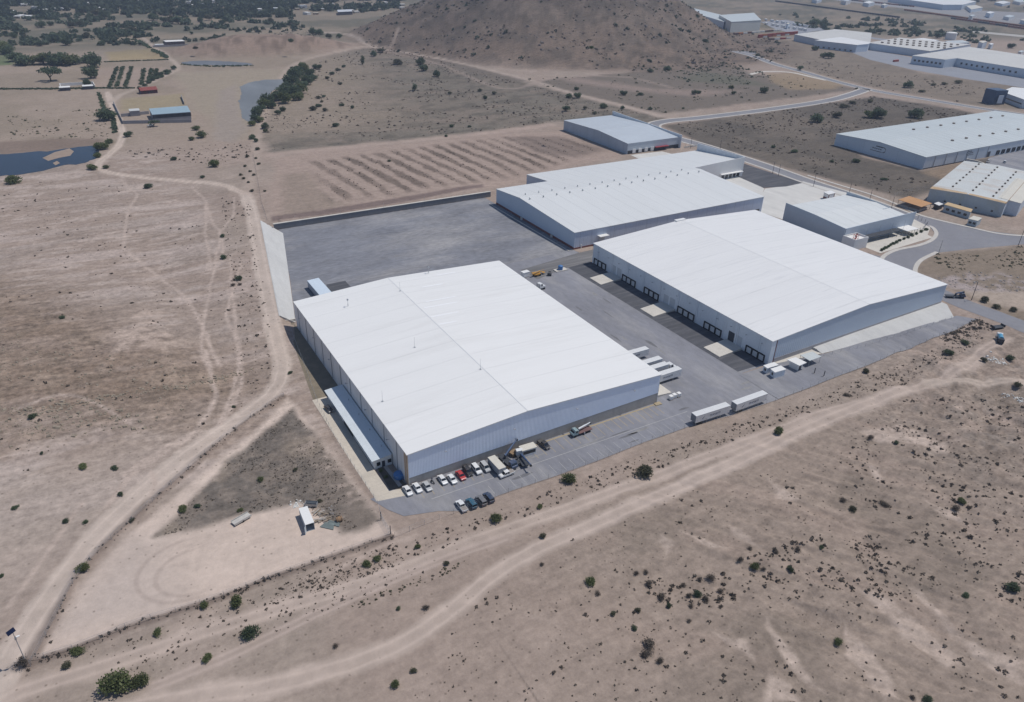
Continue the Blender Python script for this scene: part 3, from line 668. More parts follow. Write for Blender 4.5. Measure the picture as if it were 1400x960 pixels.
# ------------------------------------------------------------------ warehouses
def upoly(mb, o, u, poly, t=.25):
    """vertical slab: polygon of (u, z) starting at o along u, thickness t towards the left of u"""
    ux, uy = u; nx, ny = -uy*t, ux*t; n = len(poly); b = len(mb.v)
    ar = sum(poly[i][0]*poly[(i+1) % n][1]-poly[(i+1) % n][0]*poly[i][1] for i in range(n))
    if ar < 0: poly = poly[::-1]
    for k in (0, 1): mb.v += [(o[0]+ux*a+nx*k, o[1]+uy*a+ny*k, z) for a, z in poly]
    mb.f.append(tuple(b+i for i in range(n))); mb.f.append(tuple(b+n+i for i in range(n))[::-1])
    mb.f += [(b+(i+1) % n, b+i, b+n+i, b+n+(i+1) % n) for i in range(n)]
    return mb
def hall(r, w, d, eave, ridge, axis, frac, mroof, mw, over=.35, th=.28, bot=None, base_z=0.0):
    """gabled shed: four walls, roof slab, ridge cap, eave gutters; mw = materials for walls (-Y, +X, +Y, -X)"""
    bot = bot or {}
    if axis == 'y':
        xr = w*frac; top = [(0, eave), (xr, ridge), (w, eave)]
        polys = {'S': [(0, bot.get('S', (base_z, base_z))[0]), (w, bot.get('S', (base_z, base_z))[1])]+top[::-1], 'N': [(0, base_z), (w, base_z), (w, eave), (w-xr, ridge), (0, eave)],
                 'E': [(0, base_z), (d, base_z), (d, eave), (0, eave)], 'W': [(0, base_z), (d, base_z), (d, eave), (0, eave)]}
    else:
        yr = d*frac
        polys = {'S': [(0, base_z), (w, base_z), (w, eave), (0, eave)], 'N': [(0, base_z), (w, base_z), (w, eave), (0, eave)],
                 'E': [(0, base_z), (d, base_z), (d, eave), (yr, ridge), (0, eave)], 'W': [(0, base_z), (d, base_z), (d, eave), (d-yr, ridge), (0, eave)]}
    orig = {'S': ((0, 0), (1, 0)), 'E': ((w, 0), (0, 1)), 'N': ((w, d), (-1, 0)), 'W': ((0, d), (0, -1))}
    for k, m in zip('SENW', mw):
        if m is None: continue
        p = polys[k]
        if k in 'SN': p = [(min(max(a, .26), (w)-.26), z) for a, z in p]
        upoly(MB(), *orig[k], p, .25).build('wall', m, r)
    e = over; mb = MB(); s = 0.02
    if axis == 'y':
        sl1 = (ridge-eave)/(w*frac); sl2 = (ridge-eave)/(w*(1-frac)); x0, x1, xr = -e, w+e, w*frac
        z0 = eave-e*sl1+s; z1 = eave-e*sl2+s
        mb.ext([(x0, z0), (xr, ridge+s), (xr, ridge+s+th), (x0, z0+th)], -e, d+e); mb.ext([(xr, ridge+s), (x1, z1), (x1, z1+th), (xr, ridge+s+th)], -e, d+e)
        mb.build('roof', mroof, r)
        MB().ext([(xr-.3, ridge+s+th-.3*sl1+.01), (xr, ridge+s+th+.03), (xr+.3, ridge+s+th-.3*sl2+.01), (xr, ridge+s+th+.08)], -e, d+e).build('ridge_cap', RIDGE, r)
    else:
        yr = d*frac; sl1 = (ridge-eave)/yr; sl2 = (ridge-eave)/(d-yr); z0 = eave-e*sl1+s; z1 = eave-e*sl2+s
        mb.ext([(-e, z0), (yr, ridge+s), (yr, ridge+s+th), (-e, z0+th)], -e, w+e, 'x'); mb.ext([(yr, ridge+s), (d+e, z1), (d+e, z1+th), (yr, ridge+s+th)], -e, w+e, 'x')
        mb.build('roof', mroof, r)
        MB().ext([(yr-.45, ridge+s+th-.45*sl1+.01), (yr, ridge+s+th+.03), (yr+.45, ridge+s+th-.45*sl2+.01), (yr, ridge+s+th+.12)], -e, w+e, 'x').build('ridge_cap', mroof, r)
def dock(r, x, y, z, ax, mat=DOORP, w=2.7, h=2.9, seal=.45):
    """dock door with black seal on a wall facing -X (ax='W'), +X, or -Y (ax='S')"""
    def bx(mb, u0, u1, z0, z1, p0, p1):
        if ax == 'W': mb.box(x-p1, y+u0, z0, x-p0, y+u1, z1)
        elif ax == 'E': mb.box(x+p0, y+u0, z0, x+p1, y+u1, z1)
        else: mb.box(x+u0, y-p1, z0, x+u1, y-p0, z1)
        return mb
    o = bx(MB(), 0, w, z, z+h, .02, .10).build('dock_door', mat, r)
    m = MB(); bx(m, -seal, -.01, z-.25, z+h+seal, .01, .5); bx(m, w+.01, w+seal, z-.25, z+h+seal, .01, .5); bx(m, 0, w, z+h+.01, z+h+seal, .01, .5); bx(m, 0, w, z-.25, z-.01, .01, .35)
    m.build('dock_seal', BLACK, o)
def vent_proto(name, label_mat=STEEL):
    m = MB().tube((0, 0, -.2), (0, 0, .55), .32, .32, 10).dome((0, 0, .75), .52, .42, 10, 3).tube((0, 0, .55), (0, 0, .75), .30, .52, 10)
    return m.mesh(name, label_mat)
VENT = vent_proto('roof_vent')
def vent(r, x, y, z, me=None, name='roof_vent', s=1.0):
    o = bpy.data.objects.new(name, me or VENT); COL.objects.link(o); o.parent = r; o.location = (x, y, z); o.scale = (s, s, s); return o
def light_on_wall(r, x, y, z, ax):
    m = MB()
    d = {'W': (-1, 0), 'E': (1, 0), 'S': (0, -1)}[ax]
    m.tube((x+d[0]*.02, y+d[1]*.02, z), (x+d[0]*.8, y+d[1]*.8, z+.25), .05, .05, 6).box(x+d[0]*.95-.25, y+d[1]*.95-.25, z+.18, x+d[0]*.95+.25, y+d[1]*.95+.25, z+.36)
    m.build('wall_lamp', STEEL, r)

# ---- main hall in front
AX0, AY0, AW, AD, AE, AR, AF = 64.2, 162.6, 96.11, 115.19, 11.6, 13.9, .4277
A = thing('warehouse', 'white roofed warehouse with ribbed grey front and concrete plinth, cars parked along it', 'warehouse', (AX0, AY0, 0))
hall(A, AW, AD, AE, AR, 'y', AF, WHITE_ROOF, (WALL_METAL, PANEL, PANEL, PANEL), bot={'S': (2.95, 4.2)}, over=.25)
upoly(MB(), (.26, .06), (1, 0), [(0, 0), (AW-.52, 0), (AW-.52, 4.19), (0, 2.94)], .24).build('plinth', CONC, A)
MB().ext([(-.10, 0), (0, 0), (0, AE), (-.10, AE)], -.06, 1.1).build('corner_flashing', TAN, A)
MB().box(-.14, 1.6, 0, 0, 2.3, AE-.1).build('corner_flashing', TAN, A)
for k in range(11):
    y = 8+k*10.2; MB().box(-.22, y, 0, 0, y+.32, AE-.1).build('downspout', STEEL, A)
for k in range(6): light_on_wall(A, 0, 14+k*18.5, 8.2, 'W')
for k in range(4): light_on_wall(A, 12+k*24, -.0, 9.0, 'S')
sl = (AR-AE)/(AW*(1-AF))
def onroof(px, py):
    P = at_z(px, py, 13.2); x = P[0]-AX0
    for _ in range(4):
        z = AR+.3-sl*(x-AW*AF) if x > AW*AF else AE+.3+(AR-AE)/(AW*AF)*x
        P = at_z(px, py, z); x = P[0]-AX0
    return P[0]-AX0, P[1]-AY0, z
SKY = surf('translucent_skylight', (.86, .86, .86, 1), .35, .01, .5)
for a, b in (((577, 393), (605, 388)), ((583, 413), (622, 405)), ((580, 421), (626, 413)), ((589, 434), (626, 426)), ((600, 444), (624, 439)), ((597, 377), (622, 372))):
    x0, y0, z0 = onroof(*a); x1, y1, z1 = onroof(*b); y = (y0+y1)/2
    f = lambda x: AR+.305-sl*(x-AW*AF)
    MB().quad((x0, y-.5, f(x0)+.03), (x1, y-.5, f(x1)+.03), (x1, y+.5, f(x1)+.03), (x0, y+.5, f(x0)+.03)).build('skylight', SKY, A)
MAST = MB().tube((0, 0, 0), (0, 0, 3.0), .07, .07, 6).tube((-.5, 0, 0), (0, 0, 1.4), .04, .04, 5).tube((.35, .4, 0), (0, 0, 1.4), .04, .04, 5).dome((0, 0, 2.9), .42, .5, 10, 3).tube((0, 0, 2.5), (0, 0, 2.9), .18, .42, 10).mesh('vent_mast', STEEL)
for p in ((476, 419), (586, 374)): vent(A, *onroof(*p), MAST, 'vent_mast')
ROD = MB().tube((0, 0, 0), (0, 0, 4.2), .05, .03, 6).box(-.3, -.3, 0, .3, .3, .12).mesh('lightning_rod', STEEL)
for p in ((567, 475), (523, 549), (657, 505), (547, 398), (905, 508)): 
    if p[0] < 900: vent(A, *onroof(*p), ROD, 'lightning_rod')
# docks on the court side, loading deck at the front end
for k in range(9): dock(A, AW, 16+k*4.6, 1.2, 'E')
for k in range(4): MB().box(AW+.02, 66+k*9, 0, AW+.12, 70.5+k*9, 4.6).build('roller_door', DOORG, A)
p0, p1 = at_z(904, 546, 1.2), at_z(932, 538, 1.2)
deck = MB().prism([(AW+.03, 2.4), (AW+.03, 9.4), (AW+9.0, 9.4), (AW+9.0, 2.4)], 0, [1.2, 1.2, .25, .25]).build('loading_ramp', CONC_PALE, A)
MB().prism([(AW-1.8, -1.7), (AW+.9, -1.9), (AW+.9, -.1), (AW-1.6, -.05)], .08, .32).build('corner_kerb', LINE_Y, A)

# ---- office annex along the side of the main hall
q = [at_z(512, 628, 3.9), at_z(444, 533, 3.9)]
nx0 = (q[0][0]+q[1][0])/2; ny0, ny1 = q[0][1], q[1][1]; nw = AX0-.30-nx0
N = thing('office_annex', 'long low white office annex along the shaded side of the front warehouse', 'annex', (nx0, ny0, 0))
nd = ny1-ny0
NROOF = surf('annex_roof', (.62, .67, .70, 1), .5, .04, .2, lines=[('Y', 6, .15, .2)])
upoly(MB(), (.3, 0), (1, 0), [(0, 0), (nw-.3, 0), (nw-.3, 3.95), (0, 3.4)], .2).build('wall', WHITE, N)
upoly(MB(), (nw, nd), (-1, 0), [(0, 0), (nw-.3, 0), (nw-.3, 3.4), (0, 3.95)], .2).build('wall', WHITE, N)
upoly(MB(), (.3, nd-.2), (0, -1), [(0, 0), (nd-.4, 0), (nd-.4, 3.4), (0, 3.4)], .2).build('wall', WHITE, N)
MB().ext([(-.55, 3.34), (nw, 3.98), (nw, 4.14), (-.55, 3.5)], -.35, nd+.3).build('roof', NROOF, N)
for x in (1.0, 4.6): MB().box(x, -.06, 1.0, x+1.2, .02, 2.3).build('window', GLASS, N)
MB().box(2.7, -.06, .1, 3.7, .02, 2.3).build('door', DARK_STEEL, N)
for k in range(12):
    y = 3+k*(nd-6)/12; m = MB().box(.24, y, 1.1, .32, y+2.2, 2.3).build('window', GLASS, N)
MB().box(.2, nd*.42, .05, .29, nd*.42+9, 3.0).build('recessed_bay', DARK_STEEL, N)
for k in range(4): MB().tube((nw*.78, 5+k*nd*.22, 3.9), (nw*.78, 5+k*nd*.22, 4.5), .14, .14, 8).build('roof_pipe', STEEL, N)

# ---- right hand hall
B = thing('warehouse', 'white roofed warehouse with black framed dock doors facing the court, above a concrete bank', 'warehouse', (216.7, 162.8, 0), .009)
BW, BD, BE, BR = 114.8, 116.0, 10.4, 13.35
hall(B, BW, BD, BE, BR, 'y', .5, ROOF_B, (WALL_B, WALL_B, PANEL, PANEL_B), over=.25, base_z=-1.0)
MB().box(-.05, -.05, -1, 2.3, 3, BE-.1).build('corner_pier', PANEL_B, B)
MB().box(2.6, -.08, -1, 3.0, 0, BE).build('corner_flashing', BRICK, B)
MB().box(3.2, -.12, -1, BW-.3, -.02, 2.1).build('plinth', surf('grey_plinth', (.36, .35, .36, 1), .8), B)
def yB(px, py): 
    P = at_x(px, py, 216.3); return P[1]-162.8
for a, b in (((813.5, 363), (829, 372)), ((851.5, 384), (869, 393)), ((881, 402), (900, 412)), ((926, 428), (948, 440)), ((962, 447), (985, 459)), ((1018, 482), (1043, 495))):
    y1, y0 = yB(*a), yB(*b); n = 3; sp = (y1-y0)/3
    for k in range(3): dock(B, 0, y0+k*sp+.25, .45, 'W', DOORP, max(1.9, sp-.6), 2.6, .38)
for (px, py) in ((826, 381), (898, 423), (987, 476)):
    P = at_z(px, py, .5); y = P[1]-162.8
    MB().prism([(-12.6, y-4.5), (-.03, y-4.5), (-.03, y+4.5), (-12.6, y+4.5)], -.2, [.3, 1.0, 1.0, .3]).build('loading_ramp', CONC_PALE, B)
    for k, m in ((-3.6, DOORG), (.6, DOORG if px != 987 else DARK_STEEL)): MB().box(-.07, y+k, 1.02, -.02, y+k+3.2, 5.2).build('roller_door', m, B)
for k in range(10): MB().box(-.24, 5+k*11.8, 0, 0, 5.35+k*11.8, BE-.15).build('downspout', PANEL_B, B)
for k in range(14): light_on_wall(B, 0, 4+k*8.2, 7.6, 'W')
sb = (BR-BE)/(BW/2)
for k, (x, y, l) in enumerate(((30, 60, 18), (28, 85, 26), (52, 92, 20), (24, 34, 9), (50, 18, 14), (80, 40, 30), (90, 90, 24), (70, 66, 16))):
    z = lambda u: (BE+sb*u if u < BW/2 else BR-sb*(u-BW/2))+.305
    MB().quad((x, y, z(x)), (min(x+l, BW/2 if x < BW/2 else BW), y+.1, z(min(x+l, BW/2 if x < BW/2 else BW))), (min(x+l, BW/2 if x < BW/2 else BW), y+.32, z(min(x+l, BW/2 if x < BW/2 else BW))), (x, y+.25, z(x))).build('roof_scuff', surf('scuffed_sheet', (.60, .60, .60, 1), .6), B)
MB().box(BW*.5-3.6, BD-1.0, BR-.3, BW*.5+3.0, BD+1.2, BR+.75).build('ridge_hatch', WHITE_ROOF, B)
# its concrete bank
toe = [g(1124, 484), g(1180, 468.5), g(1240, 452), g(1304, 434)]; hd = [(243, 160.9), (272, 160.9), (302, 161.0), (332, 161.2)]
mb = MB(); T = []
for i in range(13):
    f = i/12*3; k = min(int(f), 2); f -= k
    a = np.array(toe[k])*(1-f)+np.array(toe[k+1])*f; b = np.array(hd[k])*(1-f)+np.array(hd[k+1])*f
    T.append(((a[0], a[1], .12), (b[0], b[1], 1.0+.4*min(1, i/4))))
for (a, b), (c_, d_) in zip(T[:-1], T[1:]):
    mb.quad(a, c_, d_, b); mb.quad(b, d_, (d_[0], d_[1]+.3, d_[2]+.12), (b[0], b[1]+.3, b[2]+.12)); mb.quad((b[0], b[1]+.3, b[2]+.12), (d_[0], d_[1]+.3, d_[2]+.12), (d_[0], 162.75+(d_[0]-217)*.009, d_[2]), (b[0], 162.75+(b[0]-217)*.009, b[2])); mb.quad(a, (a[0], a[1], -.5), (c_[0], c_[1], -.5), c_)
for a, b in (T[0], T[-1]): mb.quad(a, (a[0], a[1], -.5), (b[0], 163, -.5), (b[0], 163, b[2]), b)
tag(mb.build('concrete_bank', CONC_BANK), 'pale sloped concrete bank between the right warehouse and the lower road', 'embankment')

# concrete bank by the gravel yard
n = 14; mb = MB(); P = []
for i in range(n+1):
    f = i/n; a = WT0*(1-f)+WT1*f; b = WB0*(1-f)+WB1*f; P.append((a, b))
for (a, b), (c_, d_) in zip(P[:-1], P[1:]):
    a = a+[0, 0, .12]; c_ = c_+[0, 0, .12]; b = b+[0, 0, .06]; d_ = d_+[0, 0, .06]
    mb.quad(a, c_, d_, b); mb.quad((a[0]-.5, a[1], a[2]), (a[0]-.5, a[1], -1), (c_[0]-.5, c_[1], -1), (c_[0]-.5, c_[1], c_[2])); mb.quad((a[0]-.5, a[1], a[2]), (c_[0]-.5, c_[1], c_[2]), c_, a)
for a, b in (P[0], P[-1]): mb.quad((a[0], a[1], a[2]+.1), (a[0], a[1], -1), (b[0], b[1], -1), (b[0], b[1], .06))
tag(mb.build('concrete_bank', CONC_BANK), 'long white concrete faced bank between the gravel yard and the dirt road', 'embankment')
# yard retaining wall
W0, W1 = at_z(376, 316), at_z(668, 269)
r = thing('retaining_wall', 'grey concrete retaining wall with a pale coping at the far edge of the gravel yard', 'wall', (W0[0], 395.6, 0))
L = W1[0]-W0[0]+1
MB().box(0, 0, 0, L, .5, 3.3).build('wall_face', surf('dark_concrete', (.19, .19, .20, 1), .9, .15, .1, (1, 1, .3), lines=[('X', 12, .2, .4)]), r)
MB().box(0, -.12, 3.3, L, 1.3, 3.5).build('coping', CONC_PALE, r)
for k in range(5): MB().tube((12+k*26, .1, 3.5), (12+k*26, .1, 6.6), .05, .04, 6).build('post', STEEL, r)
m = MB(); p0, p1 = at_z(386, 442), at_z(404, 439); 
tag(MB().prism([(p0[0], p0[1]-.4), (p1[0], p1[1]-.4), (p1[0], p1[1]+.4), (p0[0], p0[1]+.4)], 0, 1.2).build('low_wall', CONC_PALE), 'short cream wall closing the passage behind the front warehouse', 'wall')

# ---- long hall behind the court
C_ = thing('warehouse', 'long white warehouse behind the dock court with two rows of roof vents and dark seams', 'warehouse', (217.4, 298.0, 0))
cw, cd, ce, cr, cy = 140.0, 83.5, 9.3, 11.8, 56.0
hall(C_, cw, cd, ce, cr, 'x', cy/cd, ROOF_C, (WALL_DARK, WALL_DARK, WALL_DARK, WALL_B), over=.25, th=.3, base_z=0.0)
MB().box(-.09, -.09, 0, 60, -.01, .9).build('plinth', BRICK, C_); MB().box(-.09, 0, 0, -.01, cd, 1.3).build('plinth', BRICK, C_)
for x in (4.5, 26): MB().box(x, -.3, 0, x+.5, -.02, 2.2).build('bollard', WHITE, C_)
for y in (20, 52): MB().box(-1.0, y, 0, -.12, y+1.0, 1.6).build('drain_box', CONC_PALE, C_)
MB().box(15, -3.0, 5.3, 21, -.05, 5.6).build('canopy', WHITE, C_)
MB().box(16, -.15, 0, 20, -.02, 4.6).build('roller_door', DOORG, C_)
MB().box(112, -.12, .2, 138, -.02, 2.2).build('window', GLASS, C_)
s1 = (cr-ce)/cy
for k in range(15):
    vent(C_, 4+k*9.3, cy-4.6, cr+.3-4.6*s1, s=1.0); 
    if k < 14: vent(C_, 6.5+k*9.3, cy+4.4, cr+.3-4.4*(cr-ce)/(cd-cy), s=.9)
tag(MB().box(213.6, 297, 0, 214.0, 384, .35).build('kerb', CONC_PALE), 'pale kerb along the shaded end of the vented warehouse', 'kerb')
# ---- wing with tall parapet
V = thing('warehouse_wing', 'white wing with tall grey parapet and glazed entrance joined to the vented warehouse', 'warehouse', (255.0, 360.5, 0))
roofz = lambda y: cr-.1-.088*(y+360.5-354)
upoly(MB(), (102.8, 0), (1, 0), [(0, 0), (47.2, 0), (47.2, 13.4), (0, 11.3)], .3).build('wall', WHITE, V)
upoly(MB(), (150, .31), (0, 1), [(0, 0), (47, 0), (47, 12.2), (0, 13.4)], .4).build('parapet', surf('grey_parapet', (.62, .66, .70, 1), .5), V)
upoly(MB(), (149.5, 47.3), (-1, 0), [(0, 0), (149.2, 0), (149.2, 6.9), (0, 6.9)], .3).build('wall', WALL_B, V)
upoly(MB(), (0, 47), (0, -1), [(0, 0), (25, 0), (25, roofz(21.5)-.3), (0, 6.9)], .3).build('wall', WALL_B, V)
MB().ext([(.3, 10.9), (46.9, 6.85), (46.9, 7.15), (.3, 11.2)], 102.9, 149.5, 'x').build('roof', ROOF_C, V)
MB().ext([(21.3, roofz(21.3)), (46.9, 6.85), (46.9, 7.15), (21.3, roofz(21.3)+.3)], -.3, 102.8, 'x').build('roof', ROOF_C, V)
MB().box(128, -2.2, 3.6, 148.5, -.02, 4.0).build('canopy', WHITE, V)
for k in range(5): MB().box(130+k*3.6, -.1, .3, 132.6+k*3.6, -.02, 3.3).build('window', GLASS, V)
# ---- small blue grey hall at the bend
D = thing('warehouse', 'compact blue grey warehouse with horizontal wall bands and a tall parapet at the road bend', 'warehouse', (366.2, 442.0, 0))
dw, dd = 52.0, 87.0
hall(D, dw, dd, 7.9, 9.9, 'x', .44, ROOF_D, (surf('pale_blue_cladding', (.52, .57, .62, 1), .5, .04, .2), None, WALL_DARK, surf('banded_cladding', (.43, .49, .56, 1), .5, .08, .1, (1, 1, 1), lines=[('Z', 1.05, .3, .35), ('Y', 9.6, .4, .35)])), over=.2)
upoly(MB(), (dw, -2.5), (0, 1), [(0, 0), (dd+3, 0), (dd+3, 11.6), (0, 10.2)], .5).build('parapet', surf('grey_parapet', (.62, .66, .70, 1)), D)
MB().box(.5, -.06, 0, dw-.5, .0, 2.6).build('plinth', DARK_STEEL, D)
for k in range(7): light_on_wall(D, 5+k*7, 0, 6.4, 'S')
for k in range(4): MB().box(5+k*6, -.5, .4, 8+k*6, -.07, 3.4).build('dock_door', WHITE, D)
MB().box(27, -2.2, 2.7, 40, -.07, 3.1).build('awning', surf('red_awning', (.32, .045, .05, 1), .6), D)
m = MB().box(0, .5, .05, 0.3, .8, 1); tag(thing('low_wall', 'cream garden wall beside the parapet of the blue grey warehouse', 'wall', (421, 438, 0)), 'cream garden wall beside the parapet of the blue grey warehouse', 'wall')
gw = [o for o in COL.objects if o.name.startswith('low_wall')][-1]
MB().box(0, 0, 0, 14, .4, 1.2).build('wall_face', CONC_PALE, gw); 
for k in range(4): MB().tube((1+k*4, .2, 1.2), (1+k*4, .2, 3.0), .12, .12, 6).build('post', CONC_PALE, gw)
# ---- office hall at the junction
ee = [at_z(1158, 312, 9.6), at_z(1240, 291, 10.5), at_z(1166, 264, 9.6), at_z(1071, 283, 9.6)]
E_ = thing('warehouse', 'white seamed hall with blue grey parapets and a roof terrace at the street junction', 'warehouse', (355.0, 237.0, 0), -.02)
ew, ed = 53.0, 42.5
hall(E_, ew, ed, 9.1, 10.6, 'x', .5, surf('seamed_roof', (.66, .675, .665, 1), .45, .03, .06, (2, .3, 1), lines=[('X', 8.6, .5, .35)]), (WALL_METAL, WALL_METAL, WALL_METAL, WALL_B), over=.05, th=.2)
EP = surf('blue_parapet', (.45, .51, .57, 1), .5, .04, .2)
upoly(MB(), (-.4, ed+.1), (0, -1), [(0, 0), (ed+.2, 0), (ed+.2, 9.6), (ed*.5, 10.9), (0, 11.4)], .35).build('parapet', EP, E_)
upoly(MB(), (.2, -.4), (1, 0), [(0, 0), (ew+6, 0), (ew+7, 10.6), (0, 9.6)], .35).build('parapet', surf('grey_blue_cladding', (.50, .56, .63, 1), .5, .04, .2, ribs=('H', 1.0)), E_)
upoly(MB(), (ew+.1, 12), (0, 1), [(0, 0), (ed-12, 0), (ed-12, 11.2), (ed*.32, 11.4), (0, 10.6)], .35).build('parapet', EP, E_)
MB().box(ew-6, 12, 6, ew, 12.3, 10.4).build('recess_wall', EP, E_)
tb = MB().box(-1.5, -8.5, 0, 9.5, -.5, 5.2).build('terrace_block', WHITE, E_)
m = MB()
for b in ((-1.5, -8.5, 9.5, -8.2), (-1.5, -.9, 9.5, -.6), (-1.5, -8.2, -1.2, -.9), (9.2, -8.2, 9.5, -.9)): m.box(b[0], b[1], 5.2, b[2], b[3], 6.1)
m.build('terrace_rail', WHITE, tb)
for z in (.9, 3.2): MB().box(9.52, -6.5, z, 9.58, -2.2, z+1.4).build('window', GLASS, E_)
for k in range(4): MB().tube((14+k*11, -3.5, 0), (14+k*11, -3.5, 8.5), .09, .06, 6).build('lamp_mast', STEEL, E_)
MB().box(11, -4.5, 2.9, 44, -.5, 3.2).build('canopy', DARK_STEEL, E_); MB().box(46, -7, 3.0, 56, 0, 3.2).build('canopy', WHITE, E_)
chair = MB().box(-.25, -.25, .42, .25, .25, .5).box(-.25, .2, .5, .25, .27, 1.0)
for s_ in (-.22, .18): 
    for u in (-.22, .18): chair.box(s_, u, 0, s_+.05, u+.05, .42)
cm = chair.mesh('terrace_chair', surf('red_plastic', (.35, .05, .04, 1), .5))
tm_ = MB().tube((0, 0, .7), (0, 0, .76), .55, .55, 12).tube((0, 0, 0), (0, 0, .7), .06, .06, 6).tube((0, 0, 0), (0, 0, .05), .3, .3, 10).mesh('terrace_table', surf('red_plastic', (.35, .05, .04, 1)))
for i, (x, y) in enumerate(((2, -6), (6.3, -3.2))):
    M = Matrix.Translation((355, 237, 5.2)) @ Matrix.Translation((x, y, 0))
    t = bpy.data.objects.new('terrace_table', tm_); COL.objects.link(t); t.matrix_world = M; tag(t, ('round red table nearest the terrace edge', 'round red table at the back of the terrace')[i], 'table', 'terrace tables')
    for k in range(4):
        c = bpy.data.objects.new('terrace_chair', cm); COL.objects.link(c); a = k*math.pi/2+.4
        c.location = (355+x+1.1*math.cos(a), 237+y+1.1*math.sin(a), 5.2); c.rotation_euler = (0, 0, a-math.pi/2); c.scale = (1.2, 1.2, 1.2)
        tag(c, ('red plastic chair around the table nearest the terrace edge', 'red plastic chair around the table at the back of the terrace')[i], 'chair', ('chairs at the front terrace table', 'chairs at the rear terrace table')[i])
# ---- big dock hall on the right edge
F_ = thing('warehouse', 'long grey green roofed warehouse on the right with a dark emblem on its end wall', 'warehouse', (543.5, 313.5, 0))
fw, fd = 230.0, 79.5
PALEW = surf('pale_blue_wall', (.57, .63, .70, 1), .6, .04, .1, lines=[('H', 15, .3, .25)])
hall(F_, fw, fd, 9.0, 11.3, 'x', .5, ROOF_F, (surf('pale_grey_wall', (.58, .63, .68, 1), .6, .04, .1, lines=[('H', 15, .3, .35)]), PALEW, PALEW, PALEW), over=.25)
VF = MB().box(-.9, -.6, -.1, .9, .6, .5).ext([(-1.1, .5), (0, .9), (1.1, .5)], -.8, .8).mesh('ridge_vent', surf('brown_steel', (.16, .13, .11, 1), .7))
for k in range(8): vent(F_, 70+k*19, 58, 9.0+2.3*21.5/39.75+.3, VF, 'ridge_vent', 1.15); vent(F_, 64+k*19, 20, 9.0+2.3*20/39.75+.3, VF, 'ridge_vent', 1.15)
def emblem(x, y, z, ax, s):
    m = MB(); pts = [(-3.0-1.6*math.sin(i*math.pi/12), 1.3*math.cos(i*math.pi/12)) for i in range(13)]
    def add(u0, z0, u1, z1, w):
        if ax == 'W': m.box(x-.08, y+min(u0, u1)*s, z+min(z0, z1)*s-w/2, x-.01, y+max(u0, u1)*s, z+max(z0, z1)*s+w/2)
        else: m.box(x+min(u0, u1)*s, y-.08, z+min(z0, z1)*s-w/2, x+max(u0, u1)*s, y-.01, z+max(z0, z1)*s+w/2)
    for a, b in zip(pts[:-1], pts[1:]): add(a[0], a[1], b[0], b[1], .28)
    add(-3.0, 1.35, 1.2, 1.0, .16)
    for k in range(5): add(-2.2+k*1.15, 0, -1.5+k*1.15, .0, .75)
    add(-2.6, -1.35, 4.2, -1.2, .16); return m
emblem(0, 40, 6.2, 'W', 1.5).build('emblem', DARK_STEEL, F_); emblem(58, 0, 6.2, 'S', 1.1).build('emblem', DARK_STEEL, F_)
for k in range(16): dock(F_, 96+k*7.6, 0, .9, 'S', DARK_STEEL, 3.2, 2.6, .5)
MB().box(83, -.1, 0, 87, -.02, 4.4).build('roller_door', DARK_STEEL, F_)
MB().box(.3, -.08, 0, 60, -.02, .8).build('plinth', DARK_STEEL, F_)
for k in range(6): MB().box(12+k*14, -.3, 0, 12.3+k*14, -.02, 8.9).build('downspout', STEEL, F_)
# ---- rust edged works at the right
ga, gb, gc = at_z(1272, 257.5, 9.0), at_z(1375, 278, 9.0), at_z(1372, 235, 9.0)
gl = math.hypot(gb[0]-ga[0], gb[1]-ga[1]); rz = math.atan2(gb[1]-ga[1], gb[0]-ga[0])+math.pi/2
G_ = thing('factory_hall', 'weathered factory hall with rust along its roof edge and many small dark vents', 'factory', (gb[0], gb[1], 0), rz)
gw_ = 95.0
hall(G_, gw_, gl, 8.6, 9.6, 'x', .5, ROOF_G, (PALEW, None, PALEW, surf('stained_blue_wall', (.42, .47, .50, 1), .8, .1, .1, stain=(.2, (1, 1, .4), (.40, .40, .28, 1), .5, .8, .5))), over=.2)
MB().ext([(-.3, 8.62), (0, 8.62), (0, 9.0), (-.3, 9.0)], -.3, gw_, 'x').build('rusty_gutter', RUST, G_)
RG = surf('rusty_roof_edge', (.44, .30, .17, 1), .85, .2, .15, stain=(.1, (1, .5, 1), (.55, .47, .36, 1), .45, .7, .8))
MB().ext([(0, 0), (1, 0), (1, .01), (0, .01)], 0, .1).mesh('x', RG)
sg = 1.0/(gl/2)
zz = lambda v: 8.6+sg*v if v < gl/2 else 9.6-sg*(v-gl/2)
MB().quad((-.2, -.2, zz(0)+.305), (4.5, -.2, zz(0)+.305), (3.2, gl/2, 9.6+.305), (-.2, gl/2, 9.6+.305)).quad((-.2, gl/2, 9.6+.305), (3.2, gl/2, 9.6+.305), (6.5, gl+.2, zz(gl)+.305), (-.2, gl+.2, zz(gl)+.305)).build('rusty_roof_edge', RG, G_)
VG = MB().box(-.7, -.4, -.1, .7, .4, .35).dome((0, 0, .35), .5, .4, 8, 2).mesh('roof_vent', surf('brown_steel', (.16, .13, .11, 1)))
for i in range(3):
    for k in range(9): vent(G_, 9+k*9.5+i*2, gl*(.2+.28*i), zz(gl*(.2+.28*i))+.3, VG, 'roof_vent', 1.3)
for k in range(4): MB().box(-.06, 5+k*9, 2.2, -.01, 6.3+k*9, 3.2).build('window', GLASS, G_)
G2 = thing('factory_hall', 'lower pale factory wing with cream roof cut by the right edge of the photo', 'factory', at_z(1389, 296)*[1, 1, 0], rz)
